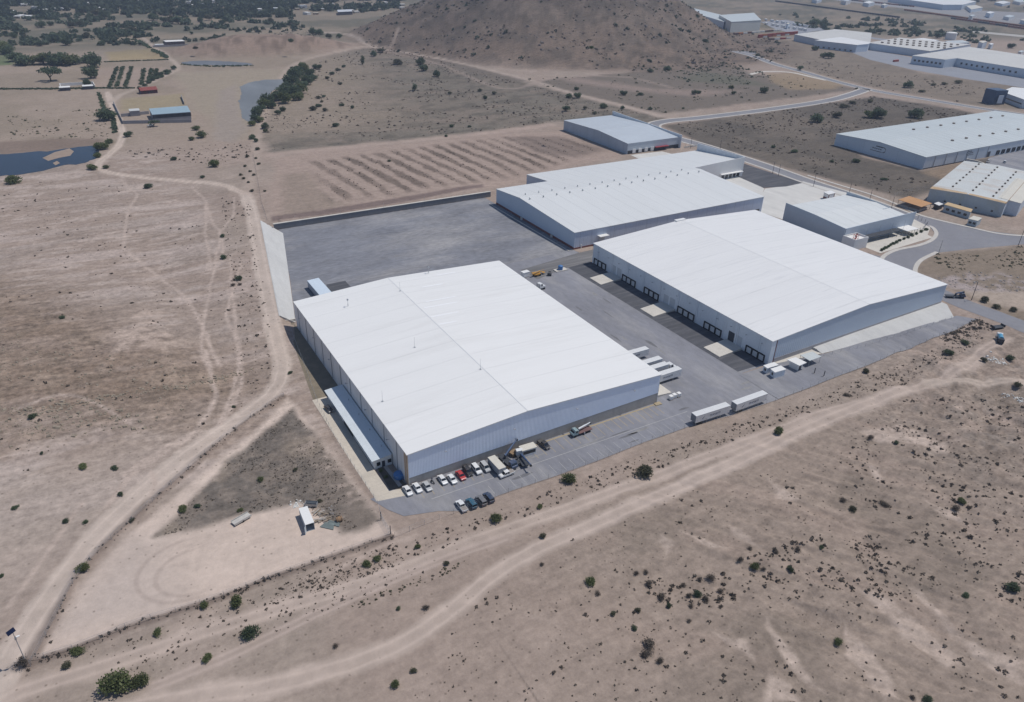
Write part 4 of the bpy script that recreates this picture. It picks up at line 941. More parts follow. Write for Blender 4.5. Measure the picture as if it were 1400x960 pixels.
hall(G2, 60, 22, 8.2, 9.0, 'x', .5, surf('cream_roof', (.60, .57, .50, 1), .6, .05, .1), (PALEW, PALEW, PALEW, PALEW), over=.2)
# ------------------------------------------------------------------ small buildings and yard things
def poly_hall(label, roof_px, z, mroof, mw, cat='warehouse', name='warehouse', slope=0.0, over=.4, z0=-1.5):
    """hall from the roof outline seen in the photograph at height z above flat ground"""
    P = [at_z(*p, z) for p in roof_px]; c = np.mean(P, axis=0)
    r = thing(name, label, cat, (c[0], c[1], 0)); pts = [(p[0]-c[0], p[1]-c[1]) for p in P]
    n = len(pts); ins = []
    for p in pts:
        l = math.hypot(*p); ins.append((p[0]*(1-over/l), p[1]*(1-over/l)))
    MB().prism(ins, z0, z-.32).build('wall', mw, r); MB().prism(pts, z-.3, z).build('roof', mroof, r)
    return r, ins
def wall_boxes(r, ins, k, zs, n, w, m, name, lo=.05, hi=.95, proud=.06):
    """row of n boxes on wall k of a polygon hall"""
    a = np.array(ins[k]); b = np.array(ins[(k+1) % len(ins)]); u = (b-a)/np.linalg.norm(b-a); L = np.linalg.norm(b-a)
    nrm = np.array([u[1], -u[0]]); 
    if nrm @ ((a+b)/2) < 0: nrm = -nrm
    for i in range(n):
        c = a+u*L*(lo+(hi-lo)*(i+.5)/n); q = [c-u*w/2+nrm*.005, c+u*w/2+nrm*.005, c+u*w/2+nrm*proud, c-u*w/2+nrm*proud]
        MB().prism([tuple(x) for x in q], *zs).build(name, m, r)
CREAM_R = surf('cream_roof', (.60, .57, .50, 1), .6, .05, .1)
BEIGE_R = surf('beige_sheet_roof', (.60, .585, .55, 1), .5, .05, .02, (1, 1, 1), lines=[('X', 14, .8, .2)], stain=(.015, (1, 1, 1), (.50, .485, .46, 1), .45, .7, .6))
PALEB = surf('pale_blue_wall', (.50, .56, .62, 1))
def far_hall(label, px, z, mr=BEIGE_R, mw=None, row=None):
    r, ins = poly_hall(label, px, z, mr, mw or PALEW, over=.5)
    if row: wall_boxes(r, ins, *row)
    return r, ins
far_hall('beige roofed hall behind the row of red containers at the far estate', [(1086, 47), (1142, 40), (1192, 45), (1190, 58), (1168, 60), (1120, 54)], 10)
far_hall('bright white roofed block in front of the long beige hall', [(1114, 55), (1150, 50.5), (1190, 58), (1188, 60), (1172, 61.5)], 11, WHITE_ROOF, None, (4, (1, 3), 7, 3, GLASS, 'window'))
vh, _ = far_hall('long beige hall with many dark roof vents at the far estate', [(1186, 58.5), (1230, 51.5), (1328, 60.5), (1272, 70)], 10, BEIGE_R, None)
for i in range(3):
    for k in range(11):
        P = at_z(1206+k*8.5-i*0+i*9, 58.2+k*.75-i*2.2+.6, 10.0); vent(vh, P[0]-vh.location.x, P[1]-vh.location.y, 10, VF, 'ridge_vent', 2.0)
pl, ins_ = far_hall('large beige roofed plant with a row of square windows under its roof', [(1247, 76), (1325, 64), (1400, 75), (1480, 86), (1480, 108), (1400, 94), (1308, 79.5), (1292, 81.5)], 11, BEIGE_R, None, (7, (4, 6.5), 7, 3, GLASS, 'window'))
wall_boxes(pl, ins_, 5, (4, 6.5), 11, 3, GLASS, 'window')
t0 = at_z(1299, 54); tk = thing('water_tank', 'round white water tank behind the far beige plant', 'tank', (t0[0], t0[1], 0)); MB().tube((0, 0, 0), (0, 0, 11), 9, 9, 20).build('shell', WHITE, tk); MB().dome((0, 0, 11), 9.2, 1.6, 20, 3).build('lid', WHITE, tk)
far_hall('low white shed beside the round water tank', [(1243, 53.5), (1262, 52), (1284, 55), (1270, 57.5)], 8, WHITE_ROOF)
far_hall('low grey shed to the right of the round water tank', [(1292, 56), (1316, 55), (1326, 58), (1300, 59.5)], 8, ROOF_F)
jr, ji = far_hall('tall pale hall standing beyond the right foot of the hill', [(983, 20.5), (1031, 17.5), (1041, 27.5), (1000, 30)], 18, ROOF_F, surf('cream_blue_wall', (.62, .62, .58, 1), .7, .05, .05, lines=[('H', 22, .6, .2)]))
far_hall('long low hall running behind the hill beside the tall pale hall', [(922, 5), (932, 7.5), (985, 20), (998, 26), (990, 30), (950, 18), (915, 8)], 13, ROOF_F)
far_hall('white roofed depot beyond the railway line', [(1215, -4), (1275, -9), (1335, 2), (1316, 6.5), (1290, 6.5)], 13, WHITE_ROOF, PALEB)
far_hall('small pale yellow roofed shed beyond the railway line', [(1321, 8), (1334, 6.8), (1344, 10.2), (1328, 13)], 8, CREAM_R)
hr, hi_ = far_hall('white roofed office hall with dark blue corner tower at the road end', [(1369, 125), (1384, 119), (1480, 128), (1480, 143), (1400, 136)], 9, WHITE_ROOF, PALEW, (4, (3.5, 4.6), 3, 14, GLASS, 'window'))
a = at_z(1354, 143); MB().prism([(a[0]-hr.location.x+x, a[1]-hr.location.y+y) for x, y in ((0, -2), (15, -6), (19, 8), (4, 12))], 0, 14.5).build('corner_tower', surf('navy_cladding', (.05, .085, .15, 1), .5, .05, .2), hr)
a = at_z(1358, 143.5); MB().prism([(a[0]-hr.location.x+x, a[1]-hr.location.y+y) for x, y in ((0, -3.3), (6, -4.9), (6.2, -4.2), (.2, -2.6))], 2, 10).build('tower_panel', PALEB, hr)

def cabin(name, label, cat, roof_px, z, mr, mw, slope=0, over=.25, group=None):
    r, ins = poly_hall(label, roof_px, z, mr, mw, cat, name, over=over, z0=-.3)
    return r, ins
r, i_ = cabin('site_cabin', 'cream roofed white site cabin beside the cranes in front of the warehouse', 'cabin', [(709, 610), (729, 604), (734.5, 611), (714, 617)], 2.7, CREAM_R, WHITE)
wall_boxes(r, i_, 2, (.9, 2.1), 2, 2.2, GLASS, 'window')
r, i_ = cabin('guard_booth', 'small white guard booth nearest the corner of the docked warehouse', 'booth', [(1043.5, 499.6), (1058.4, 495), (1064.7, 499), (1049.3, 503.6)], 2.8, WHITE_ROOF, PANEL_B)
wall_boxes(r, i_, 3, (1, 2.1), 1, .9, GLASS, 'window'); 
r, i_ = cabin('guard_booth', 'small white guard booth standing out on the asphalt lane', 'booth', [(1053.3, 504.2), (1067.6, 499.8), (1075, 504.8), (1059.6, 509.3)], 3.0, WHITE_ROOF, PANEL_B)
wall_boxes(r, i_, 3, (1, 2.1), 1, .9, GLASS, 'window')
r, i_ = cabin('gatehouse', 'white gatehouse with overhanging flat roof and shaded porch beside the road', 'gatehouse', [(1076, 491.6), (1088, 488.4), (1103, 495.6), (1093, 500)], 3.1, WHITE_ROOF, WHITE, over=1.2)
wall_boxes(r, i_, 2, (.2, 2.3), 1, 1.4, DARK_STEEL, 'door')
P = [at_z(*p, 3.0) for p in ((1094, 485.3), (1111, 480.7), (1123, 487.6), (1107, 493.3))]; c = np.mean(P, axis=0)
r = thing('shade_canopy', 'pale open shade canopy on posts beside the gatehouse', 'canopy', (c[0], c[1], 0)); pts = [(p[0]-c[0], p[1]-c[1]) for p in P]
MB().prism(pts, 2.85, 3.0).build('roof', ROOF_F, r)
for p in pts: MB().tube((p[0]*.93, p[1]*.93, -2), (p[0]*.93, p[1]*.93, 2.84), .07, .07, 6).build('post', STEEL, r)
MB().prism([(p[0]*1.05, p[1]*1.05) for p in pts], -2, .1).build('slab', CONC_PALE, r)
r, i_ = cabin('gatehouse', 'small white gatehouse with brick base at the estate entrance', 'gatehouse', [(1126, 262.5), (1136, 260.5), (1143, 263.5), (1133, 266)], 4.2, WHITE_ROOF, BRICK, over=.5)
wall_boxes(r, i_, 3, (1.6, 3.6), 1, 5, WHITE, 'window_band'); wall_boxes(r, i_, 2, (1.6, 3.6), 1, 5, WHITE, 'window_band')
# works yard at the right: orange roofs
OR = surf('orange_sheet_roof', (.50, .27, .12, 1), .8, .15, .15, stain=(.2, (1, 1, 1), (.40, .24, .14, 1), .45, .7, .7))
P = [at_z(*p, 4) for p in ((1228, 273), (1243, 268), (1274.5, 278), (1260, 283))]; c = np.mean(P, axis=0)
r = thing('open_shed', 'open shed with faded orange roof beside the street', 'shed', (c[0], c[1], 0)); pts = [(p[0]-c[0], p[1]-c[1]) for p in P]
MB().prism(pts, 3.8, 4.0).build('roof', OR, r)
for k in range(4):
    for f in (0, .5): 
        a, b = np.array(pts[k]), np.array(pts[(k+1) % 4]); q = (a+(b-a)*f)*.95; MB().tube((*q, 0), (*q, 3.79), .12, .12, 6).build('post', RUST, r)
MB().prism([(p[0]*.8, p[1]*.8) for p in pts], 0, 1.2).build('back_wall', CONC, r)
r, i_ = cabin('works_office', 'long low works office with tan roof in front of the rusty factory', 'office', [(1291, 279.5), (1296, 276.5), (1330, 286), (1327.5, 290)], 4.6, surf('tan_roof', (.52, .38, .22, 1), .8, .15, .2), surf('dusty_blue_wall', (.44, .49, .52, 1), .8, .1, .3))
wall_boxes(r, i_, 3, (1.4, 2.8), 4, 2, GLASS, 'window')
r, i_ = cabin('works_office', 'small square works building with cream roof near the street bend', 'office', [(1324, 299), (1331, 295), (1343, 298), (1337, 302)], 4.0, CREAM_R, surf('dusty_blue_wall', (.44, .49, .52, 1)))
wall_boxes(r, i_, 3, (1.2, 2.6), 2, 1.6, GLASS, 'window')
r, i_ = cabin('works_shed', 'tiny white roofed works shed between orange shed and long office', 'shed', [(1277, 278), (1283, 276), (1290, 279), (1284, 281)], 3.2, WHITE_ROOF, DARK_STEEL)
# farm compound
fr_, fi = cabin('barn', 'long farm barn with blue grey sheet roof over an open shaded front', 'barn', [(203.5, 148.5), (256, 144.5), (260.5, 153), (208, 156.8)], 6.0, surf('blue_sheet_roof', (.30, .40, .46, 1), .5, .06, .1), surf('grey_block_wall', (.30, .29, .30, 1), .9, .15, .2))
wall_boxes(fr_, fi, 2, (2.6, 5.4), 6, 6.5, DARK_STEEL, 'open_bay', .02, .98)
cabin('farm_shed', 'small pale roofed shed inside the walled farm yard', 'shed', [(175.5, 149), (190, 148), (191, 151), (177, 152)], 4.5, surf('pale_sheet_roof', (.55, .56, .55, 1), .6, .06, .2), surf('grey_block_wall', (.30, .29, .30, 1)))
r = thing('yard_wall', 'grey block wall round the farm yard with the blue roofed barn', 'wall', (0, 0, 0)); m = MB()
for a, b in (((169, 169.5), (262, 167.5)), ((166, 160), (204, 156)), ((155.5, 142), (168.5, 169.5)), ((248, 133), (252, 143))):
    A_, B_ = g(*a), g(*b); d = (B_-A_)[:2]; d /= np.linalg.norm(d); nn = np.array([-d[1], d[0]])*.2
    MB().prism([tuple(A_[:2]+nn), tuple(A_[:2]-nn), tuple(B_[:2]-nn), tuple(B_[:2]+nn)], 0, 2.6).build('wall_run', surf('grey_block_wall', (.30, .29, .30, 1)), r)
def cottage(label, px, w, d, h, mw, mr, rz=0, gable=True, name='house', parts=True):
    P = g(*px); r = thing(name, label, 'house', (P[0], P[1], P[2]), rz)
    MB().box(-w/2, -d/2, -.5, w/2, d/2, h).build('wall', mw, r)
    if gable: MB().ext([(-d/2-.4, h-.05), (0, h+d*.22), (d/2+.4, h-.05), (d/2+.4, h+.12), (0, h+d*.22+.17), (-d/2-.4, h+.12)], -w/2-.4, w/2+.4, 'x').build('roof', mr, r)
    else: MB().box(-w/2-.2, -d/2-.2, h, w/2+.2, d/2+.2, h+.25).build('roof', mr, r)
    if parts:
        for k in range(2): MB().box(-w*.35+k*w*.4, -d/2-.06, 1, -w*.35+k*w*.4+w*.18, -d/2-.005, 2.3).build('window', GLASS, r)
        MB().box(-w*.08, -d/2-.06, 0, w*.02, -d/2-.005, 2.2).build('door', DARK_STEEL, r)
    return r
REDR = surf('red_tile_roof', (.24, .065, .055, 1), .7, .12, .4)
cottage('small open house with a red pitched roof beside the farm track', (203, 127), 15, 10, 3.2, surf('maroon_wall', (.10, .04, .05, 1), .8, .1, .3), REDR, .1)
hb = cottage('two storey farmhouse with white flat roof on the slope beyond the ponds', (239, 62), 24, 15, 5.5, surf('dark_ochre_wall', (.14, .11, .11, 1), .8, .1, .2), WHITE, .05, False)
MB().box(-30, -12, -.4, 16, -11.6, 2.4).build('yard_wall', surf('grey_block_wall', (.30, .29, .30, 1)), hb); MB().box(-26, -9, 0, -15, -3, 3).build('outhouse', WHITE, hb)
ru = thing('ruined_yard', 'roofless white walled ruin with dark sheds among the farm plots', 'ruin', g(105, 120))
for b in ((-14, -12, -13.5, 14), (-13.5, 13.5, 16, 14), (15.5, -8, 16, 13.4)): MB().box(b[0], b[1], -.3, b[2], b[3], 2.8).build('wall', WHITE, ru)
for x in (-15, 5): 
    s_ = MB().box(x, -14, -.3, x+9, -7, 3).build('shed', surf('dark_shed_wall', (.07, .07, .09, 1), .8, .2, .3), ru); MB().box(x-.3, -14.3, 3.01, x+9.3, -6.6, 3.3).build('roof', WHITE, s_)
# far town houses: copies of four small prototypes
HW = [surf('house_white', (.66, .65, .62, 1), .8, .06, .3), surf('house_cream', (.55, .49, .40, 1), .8, .06, .3), surf('house_grey', (.42, .42, .43, 1), .8, .06, .3), surf('house_ochre', (.42, .31, .22, 1), .8, .06, .3)]
protos = []
for i in range(4):
    w, d, h = ((14, 9, 4), (10, 10, 3.4), (20, 10, 5.5), (9, 7, 3))[i]
    r = cottage('', (20, 8), w, d, h, HW[i], (WHITE, WHITE, surf('far_sheet_roof', (.55, .57, .60, 1), .6), HW[1])[i], 0, False); protos.append(r)
HL = ['white flat roofed house among the dark trees of the far town', 'cream flat roofed house among the dark trees of the far town', 'long grey house with pale sheet roof among the far town trees', 'small ochre hut with cream roof among the far town trees']
HGRP = ['white houses of the far town', 'cream houses of the far town', 'grey sheet roofed houses of the far town', 'ochre huts of the far town']
rr = random.Random(5); used = [False]*4
spots = [(18, 20), (16, 18), (25, 25), (30, 24), (40, 25), (8, 5), (50, 12), (58, 6), (35, 8), (70, 8), (228, 3), (225, 6), (258, 5), (264, 4), (262, 9), (268, 2), (290, 2), (330, 2), (341, 2), (355, 15), (362, 5), (420, 20), (432, 20), (453, 7), (470, 17), (480, 16), (487, 18), (525, 9), (541, 8), (550, 8), (500, 4), (440, 2), (395, 6), (310, 7), (210, 2), (180, 5), (150, 2), (120, 6), (95, 2), (80, 14), (60, 16), (45, 3), (22, 1), (5, 12)]
for k in range(46): spots.append((rr.uniform(-30, 560), rr.uniform(-14, 16)))
for k, p in enumerate(spots):
    i = (0 if k in (0, 10, 12, 20) else rr.choice((0, 0, 1, 1, 2, 3))); P = g(*p)
    o = protos[i] if not used[i] else copy_tree(protos[i]); used[i] = True
    o.location = P; o.rotation_euler = (0, 0, rr.uniform(-.5, .5)+rr.choice((0, math.pi/2))); tag(o, HL[i], 'house', HGRP[i])
sb_ = far_hall('long dark fronted school shed with pale roof at the town edge', [(461, 13.5), (480, 12.8), (482, 15.5), (462, 16.5)], 6, surf('far_sheet_roof', (.55, .57, .60, 1)), surf('dark_shed_wall', (.07, .07, .09, 1)))
# rail yard and sheds at the far right
flat('rail_yard', [(1085, -6), (1240, 12), (1400, 34), (1500, 46), (1500, 22), (1330, 14), (1240, 4), (1150, -6)], .08, surf('rail_yard_ground', (.27, .265, .27, 1), .95, .15, .02, (1, .3, 1)))
flat('far_road', [(1100, 37), (1200, 52), (1300, 66), (1300, 68), (1200, 54.5), (1100, 39)], .08, surf('pale_asphalt', (.27, .28, .31, 1)))
flat('far_road', [(1330, 42), (1420, 50), (1420, 53), (1330, 44.5)], .08, surf('pale_dust', (.42, .40, .37, 1), .95))
k_ = random.Random(31); COLW = ['white', 'grey', 'cream', 'blue grey']
for k, (x, y, w, h) in enumerate(((1360, 3, 22, 3), (1385, 1, 20, 3), (1402, 9, 16, 3), (1348, 17, 12, 2), (1372, 22, 16, 2.4), (1395, 27, 14, 2), (1180, 3, 16, 2.4), (1150, 0, 14, 2), (1205, 6, 9, 1.6), (1110, -1, 14, 2), (1325, 21, 9, 1.6), (1338, 57, 12, 2.2), (1352, 60, 7, 1.6), (1392, 70, 9, 1.8), (1075, 32, 5, 1.2), (1420, 16, 20, 3))):
    far_hall(('small white roofed industrial building', 'small grey roofed industrial building', 'small cream roofed industrial building')[k % 3]+(' beyond the railway line' if y < 30 else ' behind the long beige halls'), [(x, y), (x+w*.5, y-h*.7), (x+w, y), (x+w*.5, y+h*.8)], 7+k % 4, (WHITE_ROOF, ROOF_F, CREAM_R)[k % 3], (PALEB, PANEL, PALEW)[k % 3])['0'.__len__()-1]['group'] = ('white', 'grey', 'cream')[k % 3]+' roofed buildings'+(' beyond the railway' if y < 30 else ' behind the beige halls')
# parked trailers in the far truck yard
tb_ = MB().box(-7, -1.3, 1.1, 7, 1.3, 4).box(-6.5, -1.1, .2, -4, 1.1, 1.09).box(4, -.5, .1, 5, .5, 1.09); tbm = tb_.mesh('parked_trailer', WHITE)
for k in range(16):
    P = at_z(1048+k % 8*7.5+k_.uniform(-1, 1), 28.5+(k % 8)*1.2+(k//8)*5.5, 0); o = bpy.data.objects.new('parked_trailer', tbm); COL.objects.link(o); o.location = P; o.rotation_euler = (0, 0, 1.1+k_.uniform(-.1, .1)); tag(o, 'white box trailer parked in the far truck yard', 'trailer', 'trailers in the far truck yard')
# containers, rail wagons
cont = MB().box(-6.1, -1.22, 0, 6.1, 1.22, 2.6)
for k in range(20): cont.box(-5.9+k*.6, -1.27, .15, -5.65+k*.6, -1.221, 2.45).box(-5.9+k*.6, 1.221, .15, -5.65+k*.6, 1.27, 2.45)
CC = {'red': (.34, .06, .04, 1), 'orange': (.45, .16, .06, 1), 'white': (.6, .6, .58, 1), 'blue': (.08, .16, .32, 1), 'brown': (.14, .07, .055, 1)}
CM = {k: cont.mesh('shipping_container', surf('container_'+k, v, .6, .15, .3)) for k, v in CC.items()}
def container(col, P, rz, label, group, z=0):
    o = bpy.data.objects.new('shipping_container', CM[col]); COL.objects.link(o); o.location = (P[0], P[1], P[2]+z); o.rotation_euler = (0, 0, rz); tag(o, label, 'container', group)
rr = random.Random(9)
def row(p0, p1, cols, gap, where, z=0, jitter=.03):
    A_, B_ = g(*p0), g(*p1); L = np.linalg.norm(B_-A_); n = int(L/gap); a = math.atan2(B_[1]-A_[1], B_[0]-A_[0])
    for k in range(n):
        c = rr.choice(cols); P = A_+(B_-A_)*((k+.5)/n)
        container(c, P, a+rr.uniform(-jitter, jitter), f'{c} shipping container {where}', f'{c} containers {where}', z)
row((1003, 47.5), (1068, 42), ['white', 'white', 'orange', 'brown'], 12.6, 'in the pale row beyond the hill')
row((1036, 52), (1090, 47), ['red', 'orange', 'red', 'white'], 12.6, 'stacked low beside the beige hall')
row((1036, 52), (1090, 47), ['red', 'orange'], 12.6, 'stacked high beside the beige hall', 2.62)
row((1050, 55), (1082, 53), ['white', 'red', 'brown'], 12.6, 'nearest the beige hall corner')
for p, c in (((1224.5, 84.5), 'red'),): container(c, g(*p), .1, 'lone red container lying on the grey plant yard', None)
wag = MB().box(-7.6, -1.5, 1.1, 7.6, 1.5, 3.6).box(-7.8, -1.2, .8, 7.8, 1.2, 1.09)
for s_ in (-5.5, -3.7, 3.7, 5.5):
    wag.tube((s_, -.85, .45), (s_, -.7, .45), .45, .45, 10).tube((s_, .7, .45), (s_, .85, .45), .45, .45, 10)
WMs = {k: wag.mesh('freight_wagon', surf('wagon_'+k, v, .7, .15, .3)) for k, v in {'rust red': (.26, .09, .06, 1), 'dark grey': (.05, .055, .07, 1), 'orange': (.34, .14, .08, 1)}.items()}
def train(p0, p1, cols, where):
    A_, B_ = at_z(*p0), at_z(*p1); L = np.linalg.norm(B_-A_); n = int(L/16.4); a = math.atan2(B_[1]-A_[1], B_[0]-A_[0])
    for k in range(n):
        c = rr.choice(cols); o = bpy.data.objects.new('freight_wagon', WMs[c]); COL.objects.link(o); o.location = A_+(B_-A_)*((k+.5)/n); o.rotation_euler = (0, 0, a)
        tag(o, f'{c} freight wagon {where}', 'rail wagon', f'{c} wagons {where}')
    d = (B_-A_)[:2]/L; ex = 60
    strip([A_[:2]-d*ex, B_[:2]+d*ex], 2.6, -2.6, .1).build('railway_track', surf('ballast', (.20, .19, .19, 1), .95, .2, .1))['kind'] = 'structure'
train((1236, 14.5), (1405, 38), ['rust red', 'orange', 'rust red'], 'in the long red train')
train((1060, 2.5), (1230, 25), ['dark grey'], 'in the dark train on the near siding')
train((1300, 26), (1480, 52), ['dark grey', 'rust red'], 'in the short mixed train on the right')
train((1095, -6), (1250, 10), ['rust red', 'dark grey'], 'in the farthest train at the upper edge')

# ------------------------------------------------------------------ vehicles
def wheel(r, x, y, rad=.34, w=.24):
    s = 1 if y > 0 else -1
    o = MB().tube((x, y-w*s, rad), (x, y, rad), rad, rad, 14).build('wheel', BLACK, r); MB().tube((x, y+.002*s, rad), (x, y+.02*s, rad), rad*.6, rad*.55, 10).build('rim', STEEL, o)
TAIL = surf('tail_lamp_red', (.30, .01, .01, 1), .3); HEADL = surf('head_lamp', (.75, .76, .76, 1), .15)
def bevel(o, w=.07, seg=2):
    import bmesh
    b = bmesh.new(); b.from_mesh(o.data); bmesh.ops.remove_doubles(b, verts=b.verts, dist=1e-5)
    bmesh.ops.bevel(b, geom=[e for e in b.edges if e.is_manifold and e.calc_face_angle(0) > .35], offset=w, segments=seg, affect='EDGES', profile=.6); b.to_mesh(o.data); b.free(); o.data.shade_smooth() if False else None
CARP = {}
def car(kind, col, label, px, rz, group=None, cat='car', z=.085, matcol=None):
    key = (kind, col)
    if key not in CARP:
        r = thing('pickup_truck' if kind == 'pickup' else 'parked_car', label, cat)
        pm = paint('car_paint_'+col, matcol or {'white': (.74, .75, .75, 1), 'silver': (.46, .47, .48, 1), 'red': (.45, .02, .025, 1), 'black': (.02, .021, .025, 1), 'navy': (.025, .05, .10, 1), 'teal': (.02, .10, .16, 1), 'grey': (.16, .165, .175, 1)}[col])
        if kind == 'sedan': L, W, prof, cab = 4.5, 1.74, [(-2.25, .28), (-2.25, .72), (-2.15, .93), (-1.55, .98), (1.0, .95), (1.9, .84), (2.22, .66), (2.25, .30)], ((-1.62, 1.12), (-1.0, .45), 1.42)
        elif kind == 'suv': L, W, prof, cab = 4.6, 1.84, [(-2.3, .35), (-2.3, 1.0), (-2.2, 1.08), (1.05, 1.08), (2.05, .98), (2.28, .75), (2.3, .36)], ((-2.22, 1.25), (-2.0, .55), 1.74)
        else: L, W, prof, cab = 5.2, 1.84, [(-2.6, .45), (-2.6, 1.02), (-.75, 1.02), (1.25, 1.06), (2.3, .98), (2.55, .8), (2.6, .45)], ((-.75, 1.5), (-.55, .8), 1.74)
        b = MB().ext(prof, -W/2, W/2, 'x' if False else 'y').build('body', pm, r); bevel(b)
        (x0, x1), (u0, u1), zt = cab; zb = 1.06 if kind != 'sedan' else .95; i1, i2 = .08, .24
        gm = MB(); v = [(x0, -W/2+i1, zb-.06), (x1, -W/2+i1, zb-.06), (x1, W/2-i1, zb-.06), (x0, W/2-i1, zb-.06), (u0, -W/2+i2, zt), (u1, -W/2+i2, zt), (u1, W/2-i2, zt), (u0, W/2-i2, zt)]
        gm.v = v; gm.f = [(0, 3, 2, 1), (4, 5, 6, 7), (0, 1, 5, 4), (1, 2, 6, 5), (2, 3, 7, 6), (3, 0, 4, 7)]; gm.build('windows', GLASS, r)
        ro = MB().prism([(u0-.12, -W/2+i2-.04), (u1+.10, -W/2+i2-.04), (u1+.10, W/2-i2+.04), (u0-.12, W/2-i2+.04)], zt-.03, zt+.045).build('roof', pm, r); bevel(ro, .03, 1)
        pil = MB()
        for s in (-1, 1):
            y0, y1 = s*(W/2-i1+.012), s*(W/2-i2+.012)
            for a, c in (((x0, u0)), ((x1, u1)), ((x0+x1)/2, (u0+u1)/2)):
                pil.tube((a, y0, zb-.05), (c, y1, zt), .05, .05, 5)
        pil.build('pillars', pm, r)
        if kind == 'pickup': MB().box(-2.5, -W/2+.1, 1.025, -.85, W/2-.1, 1.05).build('cargo_bed', surf('bed_liner', (.10, .095, .09, 1), .9, .15, .8) if col != 'white' else surf('dusty_bed', (.30, .27, .25, 1), .9), r)
        for x in (-L*.30, L*.31):
            for s in (-1, 1): wheel(r, x, s*(W/2+.01), .33 if kind == 'sedan' else .38)
        for s in (-1, 1):
            MB().box(L/2-.16, s*W*.36-.17, .62, L/2+.01, s*W*.36+.17, .76).build('headlight', HEADL, r); MB().box(-L/2-.01, s*W*.38-.12, .70, -L/2+.06, s*W*.38+.12, .88).build('tail_light', TAIL, r)
        CARP[key] = r; o = r
    else: o = copy_tree(CARP[key])
    P = at_z(*px, z) if z is not None else g(*px); o.location = P; o.rotation_euler = (0, 0, rz); tag(o, label, cat, group)
    if group is None and 'group' in o: del o['group']
    return o
S_, N_ = -math.pi/2, math.pi/2
GR = 'cars parked along the warehouse front'
car('sedan', 'white', 'white sedan at the corner of the front warehouse, leftmost of the row', (557.5, 673), S_, GR)
car('sedan', 'white', 'white sedan second from the corner of the front warehouse', (570.5, 669), S_, GR)
car('sedan', 'silver', 'silver sedan beside the parked motorcycle', (584, 667), S_, GR)
car('sedan', 'white', 'white sedan just right of the parked motorcycle', (605, 658), S_, GR)
car('sedan', 'white', 'white sedan directly left of the red car', (618, 657), S_, GR)
car('sedan', 'red', 'bright red car parked nose out against the warehouse plinth', (630, 652), S_, GR)
car('suv', 'black', 'black car directly right of the red car', (639.5, 646.5), S_, GR)
car('suv', 'white', 'white off-roader between the black car and a silver one', (651.5, 644), S_, GR)
car('suv', 'silver', 'silver car beside the cream roofed box trailer', (663.5, 641), S_, GR)
GR2 = 'cars parked along the fence'
car('pickup', 'white', 'white pickup with dusty open bed by the wire fence', (631, 694), N_, GR2, 'pickup')
car('suv', 'teal', 'dark teal car second from the left along the wire fence', (644.5, 690.5), N_, GR2)
car('suv', 'grey', 'grey car third from the left along the wire fence', (658, 686.5), N_, GR2)
car('suv', 'navy', 'dark navy car at the right end of the fence row', (668, 682.5), N_, GR2)
car('sedan', 'black', 'black car in the shade beside the long office annex', (449.5, 561), S_+.1, None, 'car', .1)
car('pickup', 'white', 'white pickup standing crosswise in front of the box trailer', (692.5, 650), math.pi+.05, None, 'pickup')
car('pickup', 'black', 'black pickup right of the cream roofed site cabin', (743.5, 610), S_+.1, None, 'pickup')
car('pickup', 'white', 'white pickup on the dock yard nearest the retaining wall', (1351, 222), .2, None, 'pickup')
car('suv', 'white', 'white car farther along the dock yard', (1373.5, 222.5), .3)
car('pickup', 'white', 'white pickup under the flat tree in front of the farm wall', (206, 172.5), .3, None, 'pickup', None)
# motorcycle
P = at_z(591.5, 660, .085); mo = thing('motorcycle', 'dark motorcycle parked between the white and silver sedans', 'motorcycle', P, S_+.2)
MB().box(-.5, -.13, .45, .55, .13, .8).ext([(-.6, .8), (0, .95), (.5, .9), (.3, .75)], -.14, .14).build('frame', DARK_STEEL, mo)
for x in (-.65, .7): MB().tube((x, -.07, .31), (x, .07, .31), .31, .31, 12).build('wheel', BLACK, mo)
MB().tube((.55, -.38, 1.02), (.55, .38, 1.02), .03, .03, 6).tube((.68, 0, .35), (.52, 0, 1.02), .04, .04, 6).build('handlebar', STEEL, mo)
